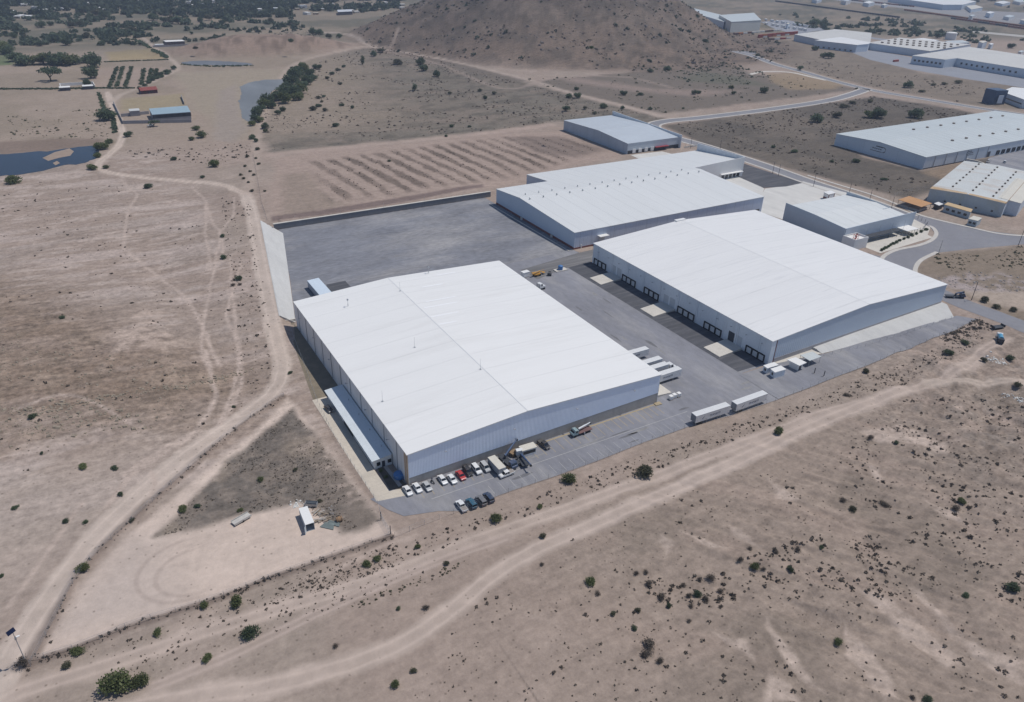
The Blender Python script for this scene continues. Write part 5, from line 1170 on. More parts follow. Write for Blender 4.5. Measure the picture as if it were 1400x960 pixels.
# semi trailers
def text_mesh(body, size, mat):
    c = bpy.data.curves.new('lettering', 'FONT'); c.body = body; c.size = size; c.extrude = .01; c.align_x = 'CENTER'; c.shear = .25
    t = bpy.data.objects.new('lettering', c); COL.objects.link(t); dg = bpy.context.evaluated_depsgraph_get()
    me = bpy.data.meshes.new_from_object(t.evaluated_get(dg)); bpy.data.objects.remove(t); bpy.data.curves.remove(c); me.materials.clear(); me.materials.append(mat); me.name = 'lettering'; return me
TW = paint('trailer_white', (.70, .70, .70, 1), .45)
TRLR = surf('trailer_roof', (.66, .665, .665, 1), .5, .05, .2, lines=[('X', 1.25, .1, .15)])
NAVY = surf('navy_lettering', (.03, .045, .10, 1), .6)
LTR = text_mesh('TRANSETE', 1.05, NAVY)
def trailer_proto(letter=True, L=15.2):
    r = thing('semi_trailer', 'x', 'trailer')
    b = MB().box(-L/2, -1.28, 1.15, L/2, 1.28, 3.95).build('box_body', TW, r); MB().box(-L/2-.02, -1.3, 3.951, L/2+.02, 1.3, 4.03).build('roof', TRLR, r)
    MB().box(-L/2-.06, -1.2, 1.25, -L/2-.01, 1.2, 3.85).build('rear_door', surf('grey_trailer_door', (.24, .25, .27, 1), .6, .1, .6, lines=[('Y', 1.2, .08, .6), ('Z', .9, .06, .4)]), r)
    m = MB().box(-L/2+.2, -.5, .85, L/2-.5, .5, 1.14)
    m.build('chassis', DARK_STEEL, r)
    for x in (-L/2+1.6, -L/2+2.9):
        for s in (-1, 1): MB().tube((x, s*1.25, .5), (x, s*.72, .5), .5, .5, 14).build('wheel', BLACK, r)
    for s in (-1, 1): MB().box(L/2-3.6, s*.8-.08, .02, L/2-3.4, s*.8+.08, 1.14).build('landing_leg', STEEL, r)
    if letter:
        for s in (-1, 1):
            o = bpy.data.objects.new('lettering', LTR); COL.objects.link(o); o.parent = b; o.location = (.8, s*1.295, 2.25); o.rotation_euler = (math.pi/2, 0, 0 if s < 0 else math.pi)
            MB().ext([(-4.9, 2.05), (-4.2, 2.6), (-3.5, 3.1), (-4.0, 2.5), (-4.5, 2.05)], s*1.283, s*1.30).build('swoosh', NAVY, b)
    return r
TP = trailer_proto(); TB = trailer_proto(False)
def put(o, P, rz, label, group=None): o.location = P; o.rotation_euler = (0, 0, rz); tag(o, label, None, group); return o
def along_px(a, b, off, z=None):
    A_, B_ = g(*a), g(*b); rz = math.atan2(B_[1]-A_[1], B_[0]-A_[0]); c = (A_+B_)/2; c[2] = H(c[0], c[1], False)+.09 if z is None else z
    return c+np.array([-math.sin(rz), math.cos(rz), 0])*off, rz
c_, rz = along_px((950, 583), (996, 568), 1.3); put(TP, c_, rz, 'white lettered semi trailer by the fence, left of the pair', 'trailers parked by the fence')
c_, rz = along_px((1004, 567), (1048, 551), 1.3); put(copy_tree(TP), c_, rz, 'white lettered semi trailer by the fence, right of the pair', 'trailers parked by the fence')
for k, (a, b) in enumerate((((887, 476.7), (882, 473.5)), ((906, 490.4), (900, 486.8)), ((915, 498.5), (908, 494)), ((932, 504.8), (926.7, 500.6)))):
    p, q = at_z(*a, 4.03), at_z(*b, 4.03); c = (p+q)/2; src = TP if k in (0, 3) else TB
    o = TB if k == 1 else copy_tree(src)
    put(o, (c[0]-7.6, c[1], .08), 0.0 if k else -.02, ('white lettered trailer at the dock farthest up the court side', 'plain white trailer at the dock second from the top', 'plain white trailer coupled to a white tractor at the dock', 'white lettered trailer at the dock nearest the front corner')[k], 'trailers backed against the court side docks')
def tractor(r_label, P, rz, col):
    r = thing('tractor_unit', r_label, 'truck', P, rz); pm = paint('truck_paint_'+col, {'white': (.74, .75, .75, 1), 'navy': (.03, .06, .13, 1), 'teal': (.28, .42, .44, 1)}[col])
    b = MB().ext([(-1.0, 1.0), (-1.0, 3.3), (.6, 3.4), (1.0, 2.1), (2.5, 1.9), (2.7, 1.0)], -1.15, 1.15).build('cab', pm, r); bevel(b, .1, 2)
    MB().quad((.66, -1.0, 3.25), (1.02, -1.0, 2.15), (1.02, 1.0, 2.15), (.66, 1.0, 3.25)).build('windscreen', GLASS, r)
    for s in (-1, 1): MB().box(-.2, s*1.17-.01, 2.1, .6, s*1.17+.01, 3.0).build('side_window', GLASS, r); MB().box(2.55, s*.8-.18, 1.2, 2.74, s*.8+.18, 1.45).build('headlight', HEADL, r)
    MB().box(-4.2, -.45, .75, 2.4, .45, 1.0).build('chassis', DARK_STEEL, r)
    for x in (1.9, -2.3, -3.5):
        for s in (-1, 1): MB().tube((x, s*1.2, .52), (x, s*.75, .52), .52, .52, 14).build('wheel', BLACK, r)
    for s in (-1, 1): MB().tube((-1.2, s*.95, .9), (-1.2, s*.95, 3.6), .09, .09, 8).build('exhaust', STEEL, r)
    return r
p = (at_z(915, 498.5, 4.03)+at_z(908, 494, 4.03))/2
tractor('white tractor unit in front of a docked plain trailer', (p[0]+1.9, p[1], .08), 0, 'white')
yo, yi = poly_hall('long pale blue cabin raised on feet on the gravel yard behind the front warehouse', [(419.8, 383.6), (435.5, 379.8), (457, 403.5), (441, 408.5)], 3.7, surf('pale_blue_cabin_roof', (.58, .66, .74, 1), .5, .04, .2), surf('cabin_side', (.30, .33, .38, 1), .6, .05, .3), 'cabin', 'site_cabin', over=.1, z0=.5)
for x, y in yi: MB().box(x*.9-.2, y*.9-.2, 0, x*.9+.2, y*.9+.2, .49).build('foot', DARK_STEEL, yo)
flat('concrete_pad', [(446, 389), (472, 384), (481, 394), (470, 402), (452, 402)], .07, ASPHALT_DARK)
# box trailer near the cranes
P1, P2 = at_z(671.5, 624, 2.9), at_z(687, 640.5, 2.9); rz = math.atan2(P2[1]-P1[1], P2[0]-P1[0]); L = np.linalg.norm(P2-P1)
bt = thing('box_trailer', 'grey sided box trailer with cream roof among the parked cars', 'trailer', ((P1[0]+P2[0])/2, (P1[1]+P2[1])/2, .085), rz)
MB().box(-L/2, -1.25, .5, L/2, 1.25, 2.8).build('box_body', surf('grey_box', (.30, .31, .33, 1), .6, .08, .5), bt); MB().box(-L/2-.03, -1.28, 2.801, L/2+.03, 1.28, 2.9).build('roof', CREAM_R, bt)
for x in (-L*.3, -L*.2, L*.3):
    for s in (-1, 1): MB().tube((x, s*1.2, .42), (x, s*.8, .42), .42, .42, 12).build('wheel', BLACK, bt)
def crane_truck(label, px, rz, cab, boom, length=8.5, z=.085, flatbed=DARK_STEEL, name='crane_truck', flat_load=None):
    P = at_z(*px, z) if z is not None else g(*px); r = thing(name, label, 'crane truck', P, rz); L = length; pm = paint('truck_paint_'+cab, {'white': (.74, .75, .75, 1), 'navy': (.03, .06, .13, 1), 'teal': (.24, .34, .36, 1)}[cab])
    c = MB().ext([(L/2-2.2, .8), (L/2-2.2, 2.6), (L/2-.9, 2.7), (L/2-.3, 1.7), (L/2, 1.5), (L/2, .8)], -1.1, 1.1).build('cab', pm, r); bevel(c, .1, 2)
    MB().quad((L/2-.86, -.95, 2.6), (L/2-.30, -.95, 1.75), (L/2-.30, .95, 1.75), (L/2-.86, .95, 2.6)).build('windscreen', GLASS, r)
    for s in (-1, 1): MB().box(L/2-1.9, s*1.115-.01, 1.7, L/2-1.0, s*1.115+.01, 2.4).build('side_window', GLASS, r)
    MB().box(-L/2, -1.15, .9, L/2-2.4, 1.15, 1.1).build('flatbed', flatbed, r); MB().box(-L/2+.1, -.4, .6, L/2-.4, .4, .89).build('chassis', DARK_STEEL, r)
    for x in (L/2-1.1, -L/2+1.2, -L/2+2.4):
        for s in (-1, 1): MB().tube((x, s*1.12, .48), (x, s*.7, .48), .48, .48, 14).build('wheel', BLACK, r)
    if boom:
        bx, bz, tip, bm = boom
        t = MB().tube((bx, 0, 1.1), (bx, 0, 2.2), .45, .38, 10).build('turret', DARK_STEEL, r)
        a = Vector((bx, 0, 2.2)); b = Vector(tip); mid = a+(b-a)*.55
        MB().tube(a, mid, .34, .32, 8).tube(mid, b, .24, .2, 8).build('boom', bm, r); MB().tube(a-Vector((0, 0, .6))+(b-a)*.02, a+(b-a)*.3, .12, .12, 6).build('boom_ram', STEEL, r)
        MB().box(b.x-.3, b.y-.3, b.z-.5, b.x+.3, b.y+.3, b.z).build('hook_block', BLACK, r)
    for s in (-1, 1): MB().box(-L/2+3.3, s*1.3-.15, .1, -L/2+3.6, s*1.3+.15, 1.0).build('outrigger', STEEL, r)
    return r
BOOMN = surf('navy_boom', (.07, .11, .20, 1), .45, .08, .5); BOOMW = surf('pale_boom', (.58, .61, .63, 1), .45, .08, .5)
crane_truck('dark blue boom truck, boom raised toward the warehouse, beside the box trailer', (694, 634), S_+.1, 'navy', (-1.5, 2.2, (-3.6, 6.0, 4.8), BOOMN), 8)
crane_truck('white cabbed crane truck with dark boom lowered toward the parking lane', (713, 630), N_-.2, 'white', (.5, 2.2, (-6.0, -.8, 2.7), BOOMN), 8)
crane_truck('pale teal truck with pipe boom and red rails parked along the plinth', (794, 592.5), math.pi+.03, 'teal', (1.2, 2.2, (-4.2, -.7, 2.5), BOOMW), 8, flatbed=surf('red_rails', (.17, .10, .095, 1), .7, .2, .6))
crane_truck('dark blue crane truck on the side street behind the docked warehouse', (1305, 407), -.55, 'navy', (0, 2.2, (3.4, 0, 3.3), BOOMN), 9, None)
for px, lab, n_ in (((702, 622), 'brown timber stack between the two crane trucks', 7), ((699, 641), 'low pallet pile in front of the dark blue boom truck', 5), ((705, 637), 'dark steel frames stacked beside the white cabbed crane truck', 6)):
    P = at_z(*px, .085); r = thing('timber_stack', lab, 'stack', P, .3); mt2 = DARK_STEEL if 'steel' in lab else surf('brown_timber', (.26, .18, .11, 1), .9, .2, .6)
    for k in range(n_): MB().box(-1.4+.1*(k % 3), -.9, .02+k*.2, 1.3, .9-.1*(k % 2), .18+k*.2).build('plank_layer', mt2, r)
# mixer like water truck at the dirt junction
P = g(1366, 466); mt = thing('water_truck', 'white and bright blue water truck at the dirt track junction', 'truck', P, .65)
c = MB().ext([(1.6, .8), (1.6, 2.6), (2.9, 2.6), (3.3, 1.5), (3.6, 1.3), (3.6, .8)], -1.1, 1.1).build('cab', paint('truck_paint_white', (.74, .75, .75, 1)), mt); bevel(c, .1)
MB().quad((2.93, -.95, 2.5), (3.28, -.95, 1.6), (3.28, .95, 1.6), (2.93, .95, 2.5)).build('windscreen', GLASS, mt)
MB().tube((-2.2, 0, 1.9), (1.4, 0, 1.9), 1.0, 1.0, 16).build('tank', paint('cyan_tank', (.06, .30, .48, 1), .35), mt); MB().box(-3.4, -1, .7, 3.2, 1, .9).build('chassis', DARK_STEEL, mt); MB().box(-3.4, -1.0, .95, -2.3, 1.0, 2.3).build('pump_box', DARK_STEEL, mt)
for x in (2.6, -1.2, -2.5):
    for s in (-1, 1): MB().tube((x, s*1.1, .48), (x, s*.7, .48), .48, .48, 14).build('wheel', BLACK, mt)
P = g(1363, 449); ut = thing('flat_trailer', 'black flat trailer beside the street near the blue water truck', 'trailer', P, -.25)
MB().box(-3, -1.2, .7, 3, 1.2, .95).build('deck', DARK_STEEL, ut); MB().box(-3, -1.2, .96, -2.8, 1.2, 1.7).build('end_board', DARK_STEEL, ut); MB().box(2.8, -1.2, .96, 3, 1.2, 1.7).build('end_board', DARK_STEEL, ut)
for x in (-.6, .6):
    for s in (-1, 1): MB().tube((x, s*1.2, .4), (x, s*.9, .4), .4, .4, 12).build('wheel', BLACK, ut)
P = at_z(1349.5, 234, .07); tt = thing('tank_truck', 'white tank truck parked at the curved yard wall', 'truck', P, -1.1)
MB().tube((-4, 0, 2.1), (3, 0, 2.1), 1.15, 1.15, 14).build('tank', WHITE, tt); MB().box(3.4, -1.1, .8, 5.4, 1.1, 3.0).build('cab', WHITE, tt); MB().box(5.35, -.9, 1.8, 5.45, .9, 2.7).build('windscreen', GLASS, tt); MB().box(-4, -.5, .7, 5, .5, .95).build('chassis', DARK_STEEL, tt)
for x in (-3, -1.8, 4.4):
    for s in (-1, 1): MB().tube((x, s*1.15, .5), (x, s*.7, .5), .5, .5, 12).build('wheel', BLACK, tt)
ln = smooth_line([at_z(*p) for p in ((1315, 219.5), (1330, 222), (1343, 226), (1348, 231))], 3)
rw = thing('yard_wall', 'low pale retaining wall curving round the dock yard corner', 'wall', (0, 0, 0)); strip(ln, .4, -.4, 0, None, 1.8).build('wall_face', WHITE, rw); strip(ln, .55, -.55, 1.81, None, .12).build('coping', CONC_PALE, rw)

# ------------------------------------------------------------------ things about the yards
P1, P2 = at_z(414.3, 693.7, 2.6), at_z(423.4, 716, 2.6); rz = math.atan2(P2[1]-P1[1], P2[0]-P1[0]); L = np.linalg.norm(P2-P1)
sc_ = thing('storage_container', 'pale storage container with an open dark end on the bare yard', 'container', ((P1[0]+P2[0])/2, (P1[1]+P2[1])/2, g(419, 706)[2]), rz)
ccol = surf('faded_container', (.46, .50, .53, 1), .6, .08, .3, ribs=('H', .4)); cm_ = MB()
cm_.box(-L/2, -1.2, 0, L/2, -1.12, 2.5).box(-L/2, 1.12, 0, L/2, 1.2, 2.5).box(-L/2, -1.12, 0, -L/2+.08, 1.12, 2.5).box(-L/2, -1.12, 0, L/2, 1.12, .12)
cm_.build('side_walls', ccol, sc_); MB().box(-L/2-.03, -1.22, 2.51, L/2+.03, 1.22, 2.62).build('roof', WHITE_ROOF, sc_)
MB().prism([(L/2+.02, -1.2), (L/2+1.0, -1.75), (L/2+1.05, -1.68), (L/2+.06, -1.12)], .1, 2.45).build('door_leaf', ccol, sc_)
P = g(426, 691.5); sb2 = thing('skip', 'small grey steel skip beside the storage container', 'skip', P, -.6); MB().box(-1.7, -.7, .1, 1.7, -.6, 1.2).box(-1.7, .6, .1, 1.7, .7, 1.2).box(-1.7, -.6, .1, -1.6, .6, 1.2).box(1.6, -.6, .1, 1.7, .6, 1.2).box(-1.6, -.6, .1, 1.6, .6, .2).build('shell', STEEL, sb2); MB().box(-1.75, -.75, 1.2, 1.75, -.62, 1.28).box(-1.75, .62, 1.2, 1.75, .75, 1.28).build('rim', DARK_STEEL, sb2)
P = g(330.5, 712); ft = thing('flat_trailer', 'dirty white low trailer lying at the edge of the dark weeds', 'trailer', P, .35); MB().box(-2.6, -1, .5, 2.6, 1, .75).build('deck', surf('dirty_white', (.50, .48, .45, 1), .8, .15, .6), ft); MB().box(-2.6, -1, .76, 2.6, -.92, 1.15).box(-2.6, .92, .76, 2.6, 1, 1.15).build('side_board', surf('dirty_white', (.50, .48, .45, 1)), ft)
for s in (-1, 1): MB().tube((0, s*1.0, .36), (0, s*.75, .36), .36, .36, 12).build('wheel', BLACK, ft)
TEALP = surf('teal_pipe', (.23, .27, .26, 1), .6, .1, .5)
for px, n, lab in (((449, 719.5), 6, 'bundle of teal pipes nearest the dirt lane'), ((457.5, 715), 4, 'short bundle of teal pipes beside the rusty drum')):
    P = g(*px); r = thing('pipe_bundle', lab, 'pipes', P, -1.0+.2*n/6)
    for k in range(n): MB().tube((-2+.1*k, -.9+k*.36, .17), (2-.15*k, -.9+k*.36, .17), .16, .16, 8).build('pipe', TEALP, r)
P = g(464, 712.5); dr = thing('rusty_drum', 'rusty round drum lying among dark weeds', 'drum', P); MB().tube((-.8, 0, .75), (.8, 0, .75), .75, .75, 16).build('shell', RUST, dr)
for s in (-.5, .5): MB().tube((s-.05, 0, .75), (s+.05, 0, .75), .8, .8, 16).build('hoop', DARK_STEEL, dr)
TIMB = surf('weathered_timber', (.30, .24, .18, 1), .9, .2, .8); rr = random.Random(3)
for k, (px, lab) in enumerate((((440, 704), 'loose planks heaped beside the storage container'), ((444, 711), 'grey timber pallets heaped behind the teal pipes'), ((434, 700), 'heap of broken boards left of the planks'), ((435, 713), 'flat frame of grey timber near the container end'))):
    P = g(*px); r = thing('timber_heap', lab, 'timber', P, rr.uniform(-.4, .4))
    for j in range(9): 
        a = rr.uniform(-.6, .6); x, y = rr.uniform(-.8, .8), rr.uniform(-.7, .7); l = rr.uniform(.5, 1.2); z = .06+.07*j
        MB().prism([(x+l*math.cos(a)*s+.14*math.sin(a)*u, y+l*math.sin(a)*s-.14*math.cos(a)*u) for s, u in ((-1, -1), (1, -1), (1, 1), (-1, 1))], z, z+.06).build('plank', TIMB if j % 4 else CONC, r)
# white tanks at the loading ramp
def ibc():
    r = thing('liquid_tank', 'x', 'tank'); b = MB().box(-.7, -.7, .15, .7, .7, 1.6).build('bottle', WHITE, r); bevel(b, .12)
    m = MB()
    for s in (-.74, .74): m.box(s-.02, -.74, .15, s+.02, .74, .2).box(-.74, s-.02, .9, .74, s+.02, .95)
    m.build('cage', STEEL, r); MB().box(-.75, -.75, 0, .75, .75, .14).build('pallet', TIMB, r); return r
ib = ibc()
for k, (px, lab) in enumerate((((917, 546), 'white liquid tank, leftmost of three beside the loading ramp'), ((921.5, 543.8), 'white liquid tank in the middle of three beside the ramp'), ((927.5, 542), 'white liquid tank, rightmost of three beside the loading ramp'))):
    o = ib if k == 0 else copy_tree(ib); o.location = at_z(*px, .08); tag(o, lab, 'tank', 'white tanks by the loading ramp')
# blue roof tank at the annex
P = at_z(546, 652, .1); bw = thing('water_tank', 'bright blue round water tank in the shaded planting at the warehouse corner', 'tank', P); b = MB().tube((0, 0, 0), (0, 0, 1.0), 1.7, 1.8, 20).build('shell', BLUE_P, bw); MB().dome((0, 0, 1.0), 1.8, .8, 20, 4).build('lid', BLUE_P, bw)
flat('planting_bed', [(516, 640), (524, 637), (556, 662), (553, 668), (533, 670)], .11, surf('damp_soil', lin(96, 88, 78), .95, .25, .4, var2=.2)); 
sheet('footpath', [at_z(523, 637), at_z(528, 635.5), at_z(550, 664), at_z(545, 666)], .115, CONC)
# top of the court
P = at_z(718, 378, .1); wb = thing('site_cabin', 'small white box cabin at the end of the yellow lift', 'cabin', P, .1); MB().box(-1.8, -1.2, .15, 1.8, 1.2, 2.5).build('wall', WHITE, wb); MB().box(-1.9, -1.3, 2.51, 1.9, 1.3, 2.65).build('roof', WHITE_ROOF, wb); MB().box(1.81, -.4, .3, 1.86, .4, 2.1).build('door', DOORG, wb)
YEL = paint('machine_yellow', (.55, .28, .02, 1), .4)
P = at_z(734, 377, .1); lf = thing('boom_lift', 'yellow boom lift folded down at the top of the court', 'lift', P, .12); MB().box(-1.6, -1.1, .6, 1.6, 1.1, 1.3).build('chassis', YEL, lf); MB().tube((-3.2, .2, 2.2), (3.4, .2, 1.5), .28, .2, 8).tube((-3.2, -.3, 1.7), (1.5, -.3, 2.3), .25, .25, 8).build('boom', YEL, lf)
m = MB()
for x in (3.4, 4.8):
    for y in (-.8, .8): m.tube((x, y, .9), (x, y, 2.0), .05, .05, 5)
m.box(3.35, -.85, .85, 4.85, .85, .92).box(3.35, -.85, 1.95, 4.85, -.8, 2.02).box(3.35, .8, 1.95, 4.85, .85, 2.02); m.build('basket', YEL, lf)
for x in (-1.2, 1.2):
    for s in (-1, 1): MB().tube((x, s*1.25, .5), (x, s*.9, .5), .5, .5, 12).build('wheel', BLACK, lf)
P = at_z(751.5, 377, .1); fk = thing('forklift', 'dark forklift between the yellow lift and the blue tank', 'forklift', P, -.6); MB().box(-1.2, -.6, .35, .8, .6, 1.1).build('body', DARK_STEEL, fk); MB().box(-.7, -.55, 1.95, .6, .55, 2.05).build('roof_guard', BLACK, fk)
m = MB()
for x in (-.65, .55):
    for y in (-.5, .5): m.tube((x, y, 1.1), (x, y, 1.95), .04, .04, 5)
m.build('posts', BLACK, fk); MB().box(.85, -.45, .1, .95, -.3, 2.3).box(.85, .3, .1, .95, .45, 2.3).box(.95, -.4, .08, 2.0, -.28, .14).box(.95, .28, .08, 2.0, .4, .14).build('mast', STEEL, fk)
for x in (-.8, .5):
    for s in (-1, 1): MB().tube((x, s*.66, .32), (x, s*.45, .32), .32, .32, 10).build('wheel', BLACK, fk)
P = at_z(766, 369.5, .1); bk = thing('water_tank', 'small blue round tank on a white slab at the top of the court', 'tank', P); MB().box(-3.2, -1.6, 0, 3.4, 1.6, .4).build('slab', CONC_PALE, bk); MB().tube((0, 0, .4), (0, 0, 2.1), 1.2, 1.25, 16).build('shell', BLUE_P, bk); MB().dome((0, 0, 2.1), 1.25, .6, 16, 3).build('lid', BLUE_P, bk)
tractor('white truck cab peeping out behind the roof edge of the front warehouse', at_z(738, 396, .08), .2, 'white')
# solar street lamp
P = g(35.8, 906); sl_ = thing('solar_lamp', 'tall solar street lamp on a pole at the lower left corner', 'street lamp', P)
MB().tube((0, 0, 0), (0, 0, 10), .11, .075, 10).build('pole', STEEL, sl_)
M_ = MB(); u = Vector((.9, .2, .32)).normalized(); w_ = Vector((-.35, .85, .35)).normalized(); n_ = u.cross(w_).normalized(); c0 = Vector((-.3, .1, 10.1))
pts = [c0+u*a+w_*b for a, b in ((-.85, -.55), (.85, -.55), (.85, .55), (-.85, .55))]
M_.quad(*pts).quad(*[p-n_*.06 for p in pts[::-1]])
for i in range(4): M_.quad(pts[i], pts[i]-n_*.06, pts[(i+1) % 4]-n_*.06, pts[(i+1) % 4])
M_.build('solar_panel', surf('solar_cells', (.012, .018, .05, 1), .2, .1, 2, lines=[('X', .3, .03, .5)]), sl_)
MB().tube((0, 0, 8.3), (.5, -.25, 8.55), .05, .05, 6).build('arm', STEEL, sl_); MB().box(.3, -.5, 8.5, .95, -.1, 8.62).build('lamp_head', WHITE, sl_); MB().box(-.15, -.25, 7.6, .2, .05, 8.2).build('battery_box', STEEL, sl_)
# utility and lamp poles
def pole(px, h, label, arm=True, m=None, rz=0):
    P = g(*px); r = thing('utility_pole', label, 'pole', P, rz); MB().tube((0, 0, -.2), (0, 0, h), .17, .10, 8).build('shaft', m or surf('pole_timber', (.10, .085, .075, 1), .9, .2, .6), r)
    if arm:
        MB().box(-1.0, -.06, h-.7, 1.0, .06, h-.58).build('crossarm', DARK_STEEL, r)
        for x in (-.85, 0, .85): MB().tube((x, 0, h-.58), (x, 0, h-.3), .05, .04, 6).build('insulator', WHITE, r)
pole((1328, 410.5), 9.5, 'dark utility pole beside the street right of the docked warehouse', rz=.6)
pole((1392, 336), 9, 'dark utility pole at the right edge by the street junction', rz=.6)
pole((1283, 347), 8, 'slim pole on the inner bend of the street junction', False, STEEL)
for k, px in enumerate(((984, 206.5), (1056, 238), (1064, 241), (944, 203), (1112, 255), (1160, 268), (1188, 277), (1218, 287))): 
    pole(px, 8.5, ('slim roadside pole above the tall parapet', 'slim roadside pole left of the paired lot poles', 'slim roadside pole right of the paired lot poles', 'slim roadside pole by the blue grey warehouse parapet', 'slim roadside pole behind the entrance gatehouse', 'slim roadside pole over the seamed office hall roof', 'slim roadside pole between seamed hall and orange shed', 'slim roadside pole opposite the orange shed')[k], k in (0, 1, 3), DARK_STEEL)
# wire fences
def fence(label, px, gap, h, name='wire_fence', cat='fence', post=STEEL, wires=(.5, 1.0), rail=None, r=.05):
    P = np.array([g(*p) for p in px]); s = np.r_[0, np.cumsum(np.linalg.norm(np.diff(P[:, :2], axis=0), axis=1))]
    n = max(2, min(95, int(s[-1]/gap))); q = np.linspace(0, s[-1], n); X, Y = np.interp(q, s, P[:, 0]), np.interp(q, s, P[:, 1]); Z = H(X, Y)
    root = thing(name, label, cat, (X[0], Y[0], Z[0])); mb = MB(); o3 = np.array([X[0], Y[0], Z[0]])
    pm = MB().tube((0, 0, -.2), (0, 0, h), r, r, 6).mesh('post', post)
    for i in range(n):
        o = bpy.data.objects.new('post', pm); COL.objects.link(o); o.parent = root; o.location = np.array([X[i], Y[i], Z[i]])-o3
    for w in wires:
        for i in range(n-1):
            a = np.array([X[i], Y[i], Z[i]+h*w])-o3; b = np.array([X[i+1], Y[i+1], Z[i+1]+h*w])-o3; mb.tube(a, b, .018, .018, 4, False)
    mb.build('wire', STEEL, root); return root
fence('wire fence along the edge of the parking lane and lower road', FENCE, 4.5, 2.0, wires=(.3, .65, .98))
fence('wire fence on the earth bank along the front of the bare yard', FENCE_F, 5, 1.7, wires=(.4, .7, 1))
fence('wire fence on the earth bank beside the main dirt road', FENCE_L, 7, 1.7, wires=(.4, .7, 1))
fence('thin wire fence at the foot of the pale concrete bank', [(1126, 487), (1180, 475), (1240, 456.5), (1300, 436.5)], 4, 1.6, wires=(.5, 1))
fence('kerbside post fence between the concrete drive and the bare yard', [(398, 452), (418, 505), (433, 548), (455, 594), (489, 647), (516, 688), (522, 709)], 3.0, 1.6, wires=(.5, 1))
gt = thing('wire_gate', 'tall wire gate between the bare yard and the parking lane', 'gate', g(521, 711)); P2 = g(534, 730)-g(521, 711)
for p in ((0, 0, 0), tuple(P2)): MB().tube(p, (p[0], p[1], p[2]+3.0), .12, .12, 8).build('gate_post', DARK_STEEL, gt)
m = MB()
for k in range(7):
    a = P2*(k/6); m.tube((a[0], a[1], .2), (a[0], a[1], 2.2), .04, .04, 5)
for z in (.3, 1.2, 2.2): m.tube((0, 0, z), (P2[0], P2[1], z), .04, .04, 5)
m.build('gate_leaf', STEEL, gt)
for px, lab in (((1113, 511), 'dark barrier post on the left of the gate lane'), ((1126, 515), 'dark barrier post on the fence side of the gate lane')):
    P = g(*px); r = thing('barrier_post', lab, 'post', P); MB().tube((0, 0, 0), (0, 0, 2.6), .16, .16, 8).build('shaft', DARK_STEEL, r); MB().box(-.3, -.3, 0, .3, .3, .2).build('foot', CONC, r)
fence('dark palisade fence with hedge stubs round the office forecourt', [(1214, 326), (1240, 322), (1262, 314), (1268, 306), (1256, 300), (1250, 297)], 3, 2.0, post=DARK_STEEL, wires=(.2, .5, .8, 1), r=.09)
fence('grey palisade along the plant boundary behind the orange shed', [(1217, 271), (1245, 262), (1271, 258)], 4, 2.4, wires=(.2, .5, .8, 1))
fence('dark trench fence running up from the white concrete bank', [(365, 300), (358, 280), (352, 245), (346, 212)], 4, 1.8, post=DARK_STEEL, wires=(.4, .8))
# ------------------------------------------------------------------ vegetation
def leaf_mat(name, a, b, c):
    t = NT(name); v = t.coords('Object'); n = t.noise(v, 2.6, 4, .6); oi = t.new('ShaderNodeObjectInfo')
    ge = t.new('ShaderNodeNewGeometry')
    f = t.math('ADD', t.remap(n, .3, .7, 0, .8), t.math('MULTIPLY', ge.outputs['Random Per Island'], .45))
    col = t.ramp(f, [(0.0, a), (.5, b), (1.0, c)])
    k = t.remap(oi.outputs['Random'], 0, 1, .8, 1.2); sc = t.new('ShaderNodeVectorMath', operation='SCALE'); t.link(col, sc.inputs[0]); t.link(k, sc.inputs['Scale'])
    t.link(sc.outputs[0], t.bsdf.inputs['Base Color']); t.bsdf.inputs['Roughness'].default_value = .75; t.bsdf.inputs['Specular IOR Level'].default_value = .2
    tr = t.new('ShaderNodeBsdfTranslucent'); t.link(sc.outputs[0], tr.inputs['Color']); mx = t.new('ShaderNodeMixShader'); mx.inputs[0].default_value = .4
    t.link(t.bsdf.outputs[0], mx.inputs[1]); t.link(tr.outputs[0], mx.inputs[2]); t.link(mx.outputs[0], t.n['Material Output'].inputs['Surface'])
    return t.m
LEAF_G = leaf_mat('green_leaves', (.070, .092, .038), (.120, .148, .064), (.20, .215, .105))
LEAF_D = leaf_mat('dark_green_leaves', (.058, .086, .052), (.096, .132, .078), (.15, .182, .11))
LEAF_O = leaf_mat('olive_leaves', (.065, .068, .042), (.115, .118, .076), (.18, .172, .115))
LEAF_B = leaf_mat('grey_brown_twigs', (.080, .066, .055), (.130, .109, .091), (.195, .168, .142))
LEAF_F = leaf_mat('far_leaves', (.056, .078, .054), (.09, .118, .078), (.13, .156, .105))
BARK = surf('bark', (.11, .085, .065, 1), .95, .25, 1.5)
def leaf_cloud(rng, n, lobes, leaf, fill=.35, squash=1.0):
    """random leaf-sized quads spread through several lobes; returns verts, faces (unit crown, base at z=0)"""
    V = []; k = rng.integers(0, len(lobes), n); L = np.array(lobes)[k]
    d = rng.normal(size=(n, 3)); d /= np.linalg.norm(d, axis=1)[:, None]
    rad = (1-fill*rng.random(n)**1.2)*(.82+.3*rng.random(n))
    c = L[:, :3] + d*L[:, 3:6]*rad[:, None]
    c[:, 2] = np.maximum(c[:, 2], .02)
    u = rng.normal(size=(n, 3)); u /= np.linalg.norm(u, axis=1)[:, None]; w = np.cross(u, rng.normal(size=(n, 3))); w /= np.linalg.norm(w, axis=1)[:, None]
    s = leaf*(.6+.8*rng.random(n))[:, None]
    q = np.stack([c-u*s-w*s*.5, c+u*s-w*s*.6, c+u*s*.8+w*s*.6, c-u*s*.7+w*s*.5], 1)
    return q.reshape(-1, 3)
